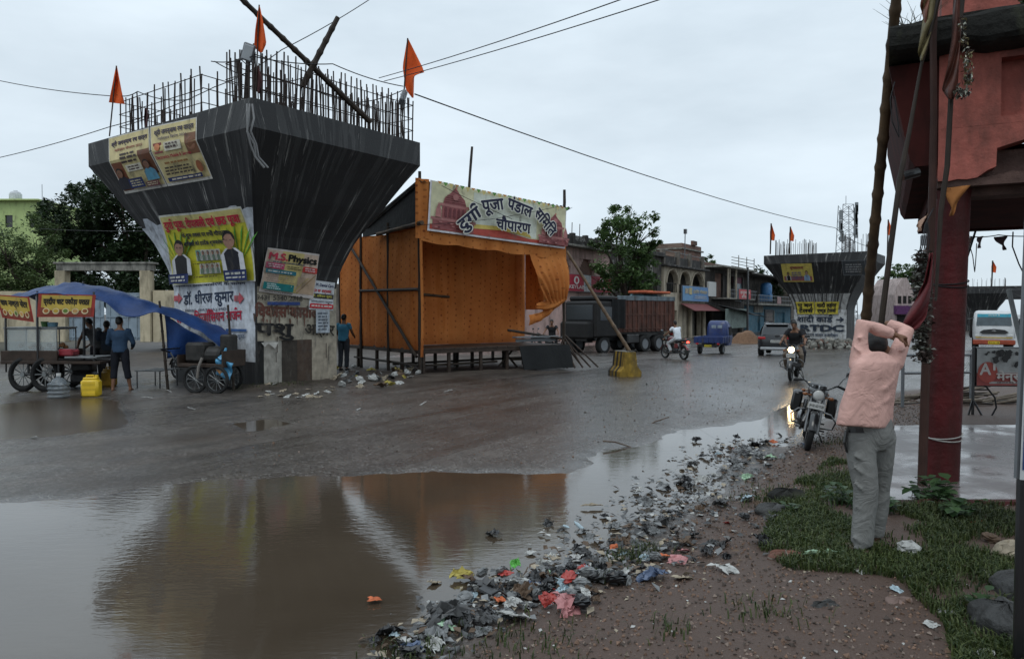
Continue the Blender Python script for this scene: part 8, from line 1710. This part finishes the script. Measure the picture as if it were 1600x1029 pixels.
def weed(px, py, n, size, ht, label, seed, lance=False):
    p = gpt(px, py); t = thing('weed', label, 'weed', p, 0, 'weeds on the verge'); r = random.Random(seed); st, lf = MB(), MB()
    for k in range(n):
        a = r.uniform(0, 6.3); L_ = ht*r.uniform(.5, 1.1); sp = r.uniform(.2, .8); b = V((r.gauss(0, .05), r.gauss(0, .05), -.01)); e = b+V((math.cos(a)*L_*sp, math.sin(a)*L_*sp, L_*.9)); st.tube([b, b.lerp(e, .5)+V((0, 0, .02)), e], [.005, .004, .002], 5)
        for q in range(5):
            c = b.lerp(e, .35+.16*q); aa = a+r.uniform(-2, 2); w = size*r.uniform(.6, 1.2); d = V((math.cos(aa), math.sin(aa), r.uniform(-.2, .5))).normalized(); s_ = d.cross(V((0, 0, 1))).normalized()*w*(.22 if lance else .42); up = V((0, 0, w*.10))
            lf.add([c, c+d*w*.35+s_+up, c+d*w*.7+s_*.8+up*.6, c+d*w-up*.6, c+d*w*.7-s_*.8+up*.6, c+d*w*.35-s_+up, c+d*w*.5-up*.2], [(0, 1, 6), (1, 2, 6), (2, 3, 6), (3, 4, 6), (4, 5, 6), (5, 0, 6)])
    st.build('stem', GR2, t); lf.build('foliage', GR2, t, smooth=True)
weed(1462, 800, 16, .12, .30, 'broad leaved weed growing against the foot of the red column', 1); weed(1434, 798, 7, .16, .26, 'long leaved weed left of the red column foot', 2, True); weed(1498, 808, 8, .10, .18, 'low round leaved weed right of the red column foot', 3); weed(1316, 790, 12, .07, .22, 'bushy small leaved weed left of the man in pink', 4); weed(1380, 800, 8, .08, .16, 'small weed right behind the legs of the man in pink', 5); weed(1498, 590, 10, .07, .5, 'weed growing between the red column and the firewood', 6); weed(1240, 800, 7, .06, .12, 'small weed on the grass edge towards the mud', 7); weed(1545, 960, 8, .07, .14, 'leafy weed at the foot of the grey boulder', 8)
# boulders
def boulder(px, py, w, d, h, label, seed, m):
    p = gpt(px, py); mb = MB(); n = 28; rg = []
    for j in range(13):
        v = j/12; f = math.sin(math.acos(min(1, abs(v*1.15-.15)**2.2)))*.98+.02 if v > .13 else .97; rg.append([(w/2*f*math.copysign(abs(math.cos(a))**.6, math.cos(a))*(.86+.3*float(vnoise(math.cos(a)*2+seed, math.sin(a)*2+v*2, .9))), d/2*f*math.copysign(abs(math.sin(a))**.6, math.sin(a))*(.86+.3*float(vnoise(math.cos(a)*2+seed+9, math.sin(a)*2+v*2, .9))), h*v+.04*float(vnoise(math.cos(a)*3+seed, math.sin(a)*3, .6))-.05) for a in [2*PI*k/n for k in range(n)]])
    mb.rings(rg); mb.v = [(x+p.x, y+p.y, z+p.z) for x, y, z in mb.v]; return solo(mb, 'boulder', m, label, 'boulder', 'boulders on the verge', p, 'all')
M_rock = mat('wet grey rock', (.06, .06, .058), .5, .5, 3, dirt=(.018, .017, .016), dirt_amt=.8, bmp=1, bscale=6, bdist=.06)
boulder(1575, 985, .30, .36, .17, 'large wet grey boulder beside the black sign post', 3, M_rock); boulder(1215, 800, .34, .2, .1, 'flat dark wet stone at the edge of the grass and mud', 5, M_rock); boulder(1600, 925, .34, .3, .13, 'second grey boulder partly hidden by the black sign post', 8, M_rock)
boulder(1228, 870, .24, .1, .07, 'worn red brick lying at the left edge of the grass', 2, M_brick); boulder(1232, 780, .32, .26, .12, 'mossy dark hummock stone left of the grass', 6, M_moss); boulder(1290, 944, .17, .08, .04, 'flat grey stone chip sunk in the brown soil', 7, M_rock); boulder(1405, 938, .16, .10, .04, 'flat pinkish stone sunk in the soil right of the grass', 9, mat('pinkish stone', (.2, .14, .12), .8, .4, 5))
# litter: prototypes
M_lit = {k: mat('litter '+k, c, ro, .3, 14, bmp=.3, bscale=20) for k, c, ro in (('white', (.42, .42, .40), .5), ('grey', (.17, .175, .175), .42), ('black', (.012, .012, .013), .3), ('dark', (.05, .05, .05), .4), ('brown', (.10, .065, .042), .6), ('tan', (.32, .27, .2), .7), ('red', (.36, .04, .03), .45), ('pink', (.45, .2, .2), .5), ('orange', (.5, .13, .05), .6), ('blue', (.07, .10, .17), .4), ('palegreen', (.3, .45, .3), .45), ('yellow', (.40, .33, .08), .5), ('green', (.12, .4, .08), .5), ('paleblue', (.33, .42, .46), .45))}
def crumple(seed, w, h, amp, th=.004, n=7):
    r = random.Random(seed); off = [[V((r.gauss(0, .06), r.gauss(0, .06), r.gauss(0, 1)*amp)) for _ in range(n+1)] for _ in range(n+1)]; c = r.uniform(.2, .9)
    def fn(u, v):
        o = off[int(round(v*n))][int(round(u*n))]; x, y = (u-.5)*w, (v-.5)*h; return (x*(1-.2*abs(o.z)/max(amp, .001))+o.x*w, y+o.y*h, abs(o.z)+.012+c*amp*math.sin(u*3+v*2))
    mb = MB(); mb.sheet(fn, n, n, th); return mb
def bag(seed, w, h):
    r = random.Random(seed); mb = MB(); rg = []; n = 14
    for j in range(9):
        v = j/8; f = math.sin(PI*min(1, .12+v*.8))**.6; rg.append([((w/2*f*(.7+.5*r.random()))*math.cos(2*PI*k/n), (w*.4*f*(.7+.5*r.random()))*math.sin(2*PI*k/n), h*v*(.8+.3*r.random())) for k in range(n)])
    mb.rings(rg); return mb
def lit_obj(mb, name, m): return mb.build(name, m)
PROTO = {}
def proto(kind, var):
    key = (kind, var)
    if key in PROTO: return PROTO[key]
    s_ = hash(kind) % 97 if False else sum(map(ord, kind))*7+var*13
    if kind.startswith('flat'): mb = crumple(s_, .15, .11, .010); nm = 'paper_scrap'
    elif kind.startswith('film'): mb = crumple(s_, .24, .15, .03, .003, 9); nm = 'plastic_sheet'
    elif kind.startswith('bag'): mb = bag(s_, .2, .10); nm = 'plastic_bag'
    elif kind.startswith('cup'): mb = MB(); mb.lathe([(.022, -.04), (.036, .045), (.034, .045), (.02, -.036)], (0, 0, .034), 'x', 12); nm = 'paper_cup'
    elif kind.startswith('bottle'): mb = MB(); mb.lathe([(0, -.1), (.03, -.1), (.032, -.02), (.031, .05), (.012, .09), (.012, .11), (0, .11)], (0, 0, .03), 'y', 12); nm = 'plastic_bottle'
    elif kind.startswith('strip'): mb = crumple(s_, .2, .03, .008, .004, 6); nm = 'plastic_strip'
    elif kind.startswith('shoe'): mb = MB(); mb.rings([[(x*(.035+.012*math.sin(3*v)), -.12+.25*v, z*.02+.015) for x, z in ((-1, 0), (0, -.6), (1, 0), (.9, .6), (0, .8), (-.9, .6))] for v in [k/8 for k in range(9)]]); mb.tube([(-.04, 0, .03), (-.02, .04, .065), (0, .08, .04), (.02, .04, .065), (.04, 0, .03)], .008, 6); nm = 'slipper'
    elif kind.startswith('stick'): mb = MB(); mb.tube([(-.18, 0, .012), (-.05, .02, .02), (.16, -.01, .012)], [.008, .008, .005], 6); nm = 'twig'
    PROTO[key] = (mb, nm); return PROTO[key]
LMESH = {}
def drop(kind, var, col, px, py, label, sc=1.0, rz=None, dz=0, group='litter along the puddle edge', pos=None, tilt=.25):
    mb, nm = proto(kind, var); k = (kind, var, col); p = pos or gpt(px, py); p = V((p.x, p.y, max(p.z, 0.002 if p.y < 16 else p.z)+dz))
    if k not in LMESH: o = mb.build(nm, M_lit[col]); LMESH[k] = o
    else: o = LMESH[k].copy(); COL.objects.link(o)
    o.location = p; o.scale = (sc,)*3; o.rotation_euler = (rnd.gauss(0, tilt), rnd.gauss(0, tilt), rnd.uniform(0, 6.3) if rz is None else rz); o['label'] = label; o['category'] = {'paper_scrap': 'paper', 'plastic_sheet': 'plastic', 'plastic_bag': 'bag', 'paper_cup': 'cup', 'plastic_bottle': 'bottle', 'plastic_strip': 'plastic', 'slipper': 'slipper', 'twig': 'twig'}[nm]
    if group: o['group'] = group
    elif 'group' in o: del o['group']
    return o
def litter():
    line = [(650, 1022), (700, 990), (760, 955), (830, 925), (900, 905), (960, 885), (985, 860), (1010, 835), (1060, 800), (1090, 775), (1130, 735), (1170, 705), (1215, 690)]
    kinds = [('flat', 'white', 30, 'pale paper scrap'), ('flat', 'tan', 18, 'tan paper scrap'), ('film', 'grey', 44, 'grey wet plastic sheet'), ('film', 'white', 18, 'white wet plastic sheet'), ('film', 'black', 40, 'black plastic sheet'), ('film', 'dark', 50, 'dark wet plastic sheet'), ('bag', 'black', 8, 'black plastic bag'), ('bag', 'grey', 9, 'grey plastic bag'), ('film', 'brown', 22, 'brown sodden wrapper'), ('flat', 'red', 3, 'red wrapper scrap'), ('flat', 'pink', 3, 'pink paper scrap'), ('flat', 'orange', 4, 'orange scrap'), ('film', 'blue', 3, 'blue wrapper'), ('film', 'palegreen', 4, 'pale green plastic'), ('film', 'paleblue', 8, 'pale blue plastic'), ('cup', 'white', 5, 'white paper cup'), ('bottle', 'paleblue', 3, 'clear plastic bottle'), ('stick', 'brown', 14, 'brown twig')]
    r = random.Random(31); n = 0; spots = []
    def along():
        t = r.random()**.85*(len(line)-1); i = min(int(t), len(line)-2); f = t-i; a, b = line[i], line[i+1]; x, y = a[0]+(b[0]-a[0])*f, a[1]+(b[1]-a[1])*f; g = gpt(x, y); w = .12+.24*max(0, min(1, (t-1.0)/6)); q = V((g.x+r.gauss(0, w)-.04, g.y+r.gauss(0, w*.8), 0)); q.z = Hs(q.x, q.y); return q
    for kind, col, cnt, lab in kinds:
        for k in range(cnt): drop(kind, k % 3, col, 0, 0, lab+' in the litter along the puddle edge', r.uniform(.22, .60)*(1.4 if r.random() < .12 else 1), None, r.uniform(0, .02) if kind not in ('stick',) else 0, pos=along(), tilt=.28)
    # a heap in front, standing clear of the water
    for k in range(34):
        g = gpt(r.gauss(860, 55), r.gauss(925, 16)); kd, col, lab = r.choice((('film', 'black', 'black plastic sheet'), ('bag', 'black', 'black plastic bag'), ('film', 'white', 'white wet plastic sheet'), ('flat', 'white', 'pale paper scrap'), ('film', 'paleblue', 'pale blue plastic'), ('bag', 'grey', 'grey plastic bag'), ('film', 'brown', 'brown sodden wrapper'), ('flat', 'red', 'red wrapper scrap')))
        drop(kd, k % 3, col, 0, 0, lab+' in the litter along the puddle edge', r.uniform(.35, .7), None, r.uniform(.01, .05), pos=g, tilt=.5)
    U = lambda *a, **k: drop(*a, **{'group': None, **k})
    U('film', 1, 'yellow', 722, 912, 'crumpled yellow wrapper floating at the puddle edge', .7, dz=.01); U('film', 2, 'green', 806, 892, 'bright green plastic scrap floating in the puddle', .45, dz=.01); U('flat', 1, 'pink', 1060, 878, 'pale pink paper lying on the dirt above the litter band', .9); U('flat', 2, 'tan', 1066, 905, 'buff paper scrap lying below the pink paper on the dirt', .8); U('film', 0, 'blue', 1018, 905, 'blue and white wrapper at the upper end of the dirt path', .9); U('flat', 0, 'white', 1137, 892, 'white and blue paper packet lying alone on the dirt', 1.0); U('flat', 2, 'orange', 585, 950, 'small orange scrap floating in the middle of the puddle', .55, dz=.012)
    U('bag', 1, 'red', 890, 922, 'red snack packet on the litter heap', .6, dz=.06); U('bag', 2, 'black', 962, 915, 'round black plastic bag at the right of the litter heap', .75, dz=.02); U('film', 1, 'pink', 885, 955, 'salmon pink plastic at the front of the litter heap', .9, dz=.01); U('flat', 1, 'white', 800, 972, 'white paper plate at the front of the litter heap', 1.2, dz=.02); U('shoe', 0, 'black', 775, 935, 'old black slipper floating before the litter heap', 1.0, dz=.01)
    U('film', 2, 'dark', 702, 972, 'dark square wrapper standing in the shallow water', 1.0, dz=.04); U('strip', 0, 'tan', 925, 800, 'buff cardboard strip floating in the shallows', 1.1, rz=.1, dz=.01)
    U('bag', 0, 'white', 1421, 864, 'crumpled white plastic bag right of the man in pink', .85); U('strip', 1, 'palegreen', 1290, 868, 'pale green plastic strip left of the man in pink', 1.5, rz=.15); U('flat', 0, 'white', 1346, 894, 'crumpled white paper in front of the shoe', .5); U('strip', 2, 'white', 1486, 961, 'straight white plastic strip on the grass edge', .8, rz=.0); U('flat', 1, 'white', 1454, 977, 'folded white paper on the bare soil', .55); U('strip', 0, 'white', 1416, 903, 'white plastic spoon on the muddy grass', .5, rz=2.3); U('flat', 2, 'palegreen', 1479, 888, 'small pale green plastic twist on the muddy grass', .4); U('flat', 0, 'tan', 1505, 886, 'grey folded paper on the muddy grass', .45); U('strip', 1, 'orange', 1527, 816, 'orange plastic strip on the grass right of the column', .6, rz=.0); U('bag', 1, 'orange', 1556, 792, 'small orange scrap ball on the grass right of the column', .3); U('flat', 1, 'orange', 1576, 786, 'orange paper scrap near the platform edge', .5)
    U('bag', 2, 'tan', 1576, 868, 'crumpled grey brown sack beside the black sign post', 1.0); U('bag', 0, 'brown', 1547, 846, 'small brown crumpled bag on the grass', .65); U('flat', 2, 'white', 1544, 897, 'white plastic scrap lying on the grey boulder', .6, dz=.0); U('flat', 0, 'tan', 1453, 916, 'cream paper scrap on the muddy grass', .5); U('flat', 1, 'paleblue', 1401, 922, 'pale blue scrap at the soil edge', .5); U('flat', 1, 'white', 1540, 1024, 'white scrap at the bottom edge in the grass', .6); U('bag', 1, 'white', 1425, 790, 'white plastic bag at the edge of the platform', .8)
    # rubbish at the foot of the pier and under the pandal
    for k in range(46):
        g = gpt(r.uniform(525, 655), r.uniform(572, 606)); kd, col, lab = r.choice((('flat', 'white', 'pale paper scrap'), ('film', 'tan', 'tan wrapper'), ('film', 'grey', 'grey plastic'), ('film', 'yellow', 'yellow wrapper'), ('bag', 'white', 'white plastic bag'), ('film', 'dark', 'dark plastic')) if k % 5 else (('film', 'brown', 'brown wrapper'), ('bag', 'white', 'white plastic bag')))
        proto(kd, k % 3); drop(kd, k % 3, col, 0, 0, lab+' in the rubbish between the pier and pandal', r.uniform(.6, 1.5), None, .01, 'rubbish between the pier and pandal', g, .4)
    for k in range(22): g = gpt(r.uniform(385, 525), r.uniform(604, 622)); drop('flat', k % 3, r.choice(('white', 'tan')), 0, 0, 'pale scrap lying along the foot of the pier', r.uniform(.6, 1.3), None, .0, 'scraps along the foot of the pier', g)
    for px, py in ((52, 685), (300, 640), (660, 632), (1010, 600), (560, 640), (700, 612), (230, 622), (265, 612)): drop('strip', 1, 'white', px, py, 'pale strip lying alone on the open wet road', r.uniform(.8, 1.3), None, .0, 'scraps on the open road')
    for px, py, q in ((968, 697, .1), (1030, 660, .5)): drop('stick', 0, 'brown', px, py, 'dark twig lying on the road by the puddle', 1.3, q, .01, 'twigs on the road')
    # the rest: flakes too small to count
    mb = MB(); cols = ['white', 'grey', 'dark', 'black', 'brown', 'tan', 'dark', 'grey', 'brown', 'dark']
    for k in range(3100):
        if k < 1900: p = along()
        else: g = inp[k-1900]; p = V((g[0], g[1], inz[k-1900]))
        s_ = r.uniform(.008, .042)*(1 if k < 1900 else .4); e = Euler((r.gauss(0, .22), r.gauss(0, .22), r.uniform(0, 6.3))).to_matrix(); z = max(p.z, .002 if p.y < 16 else -9)+s_*.25+(.02*r.random() if k < 1900 else 0)
        mb.add([V((p.x, p.y, z))+e @ V(q)*s_ for q in ((-1, -.5, 0), (.3, -.7, .2), (1, .3, 0), (-.2, .6, .25))], [(0, 1, 2, 3)], r.randrange(10) if k < 1900 else r.choice((0, 5, 4, 8, 8, 4)))
    o = mb.build('litter', [M_lit[c] for c in cols]); tag(o, 'countless small flakes of wet litter along the puddle edge and verge', 'litter', kind='stuff')
inp = inpoly(gp([(700, 1100), (985, 890), (1240, 720), (1320, 690), (1500, 780), (1600, 790), (1600, 1100)]), 1200, RS, None, 1.2); inz = Hv(inp)
litter()
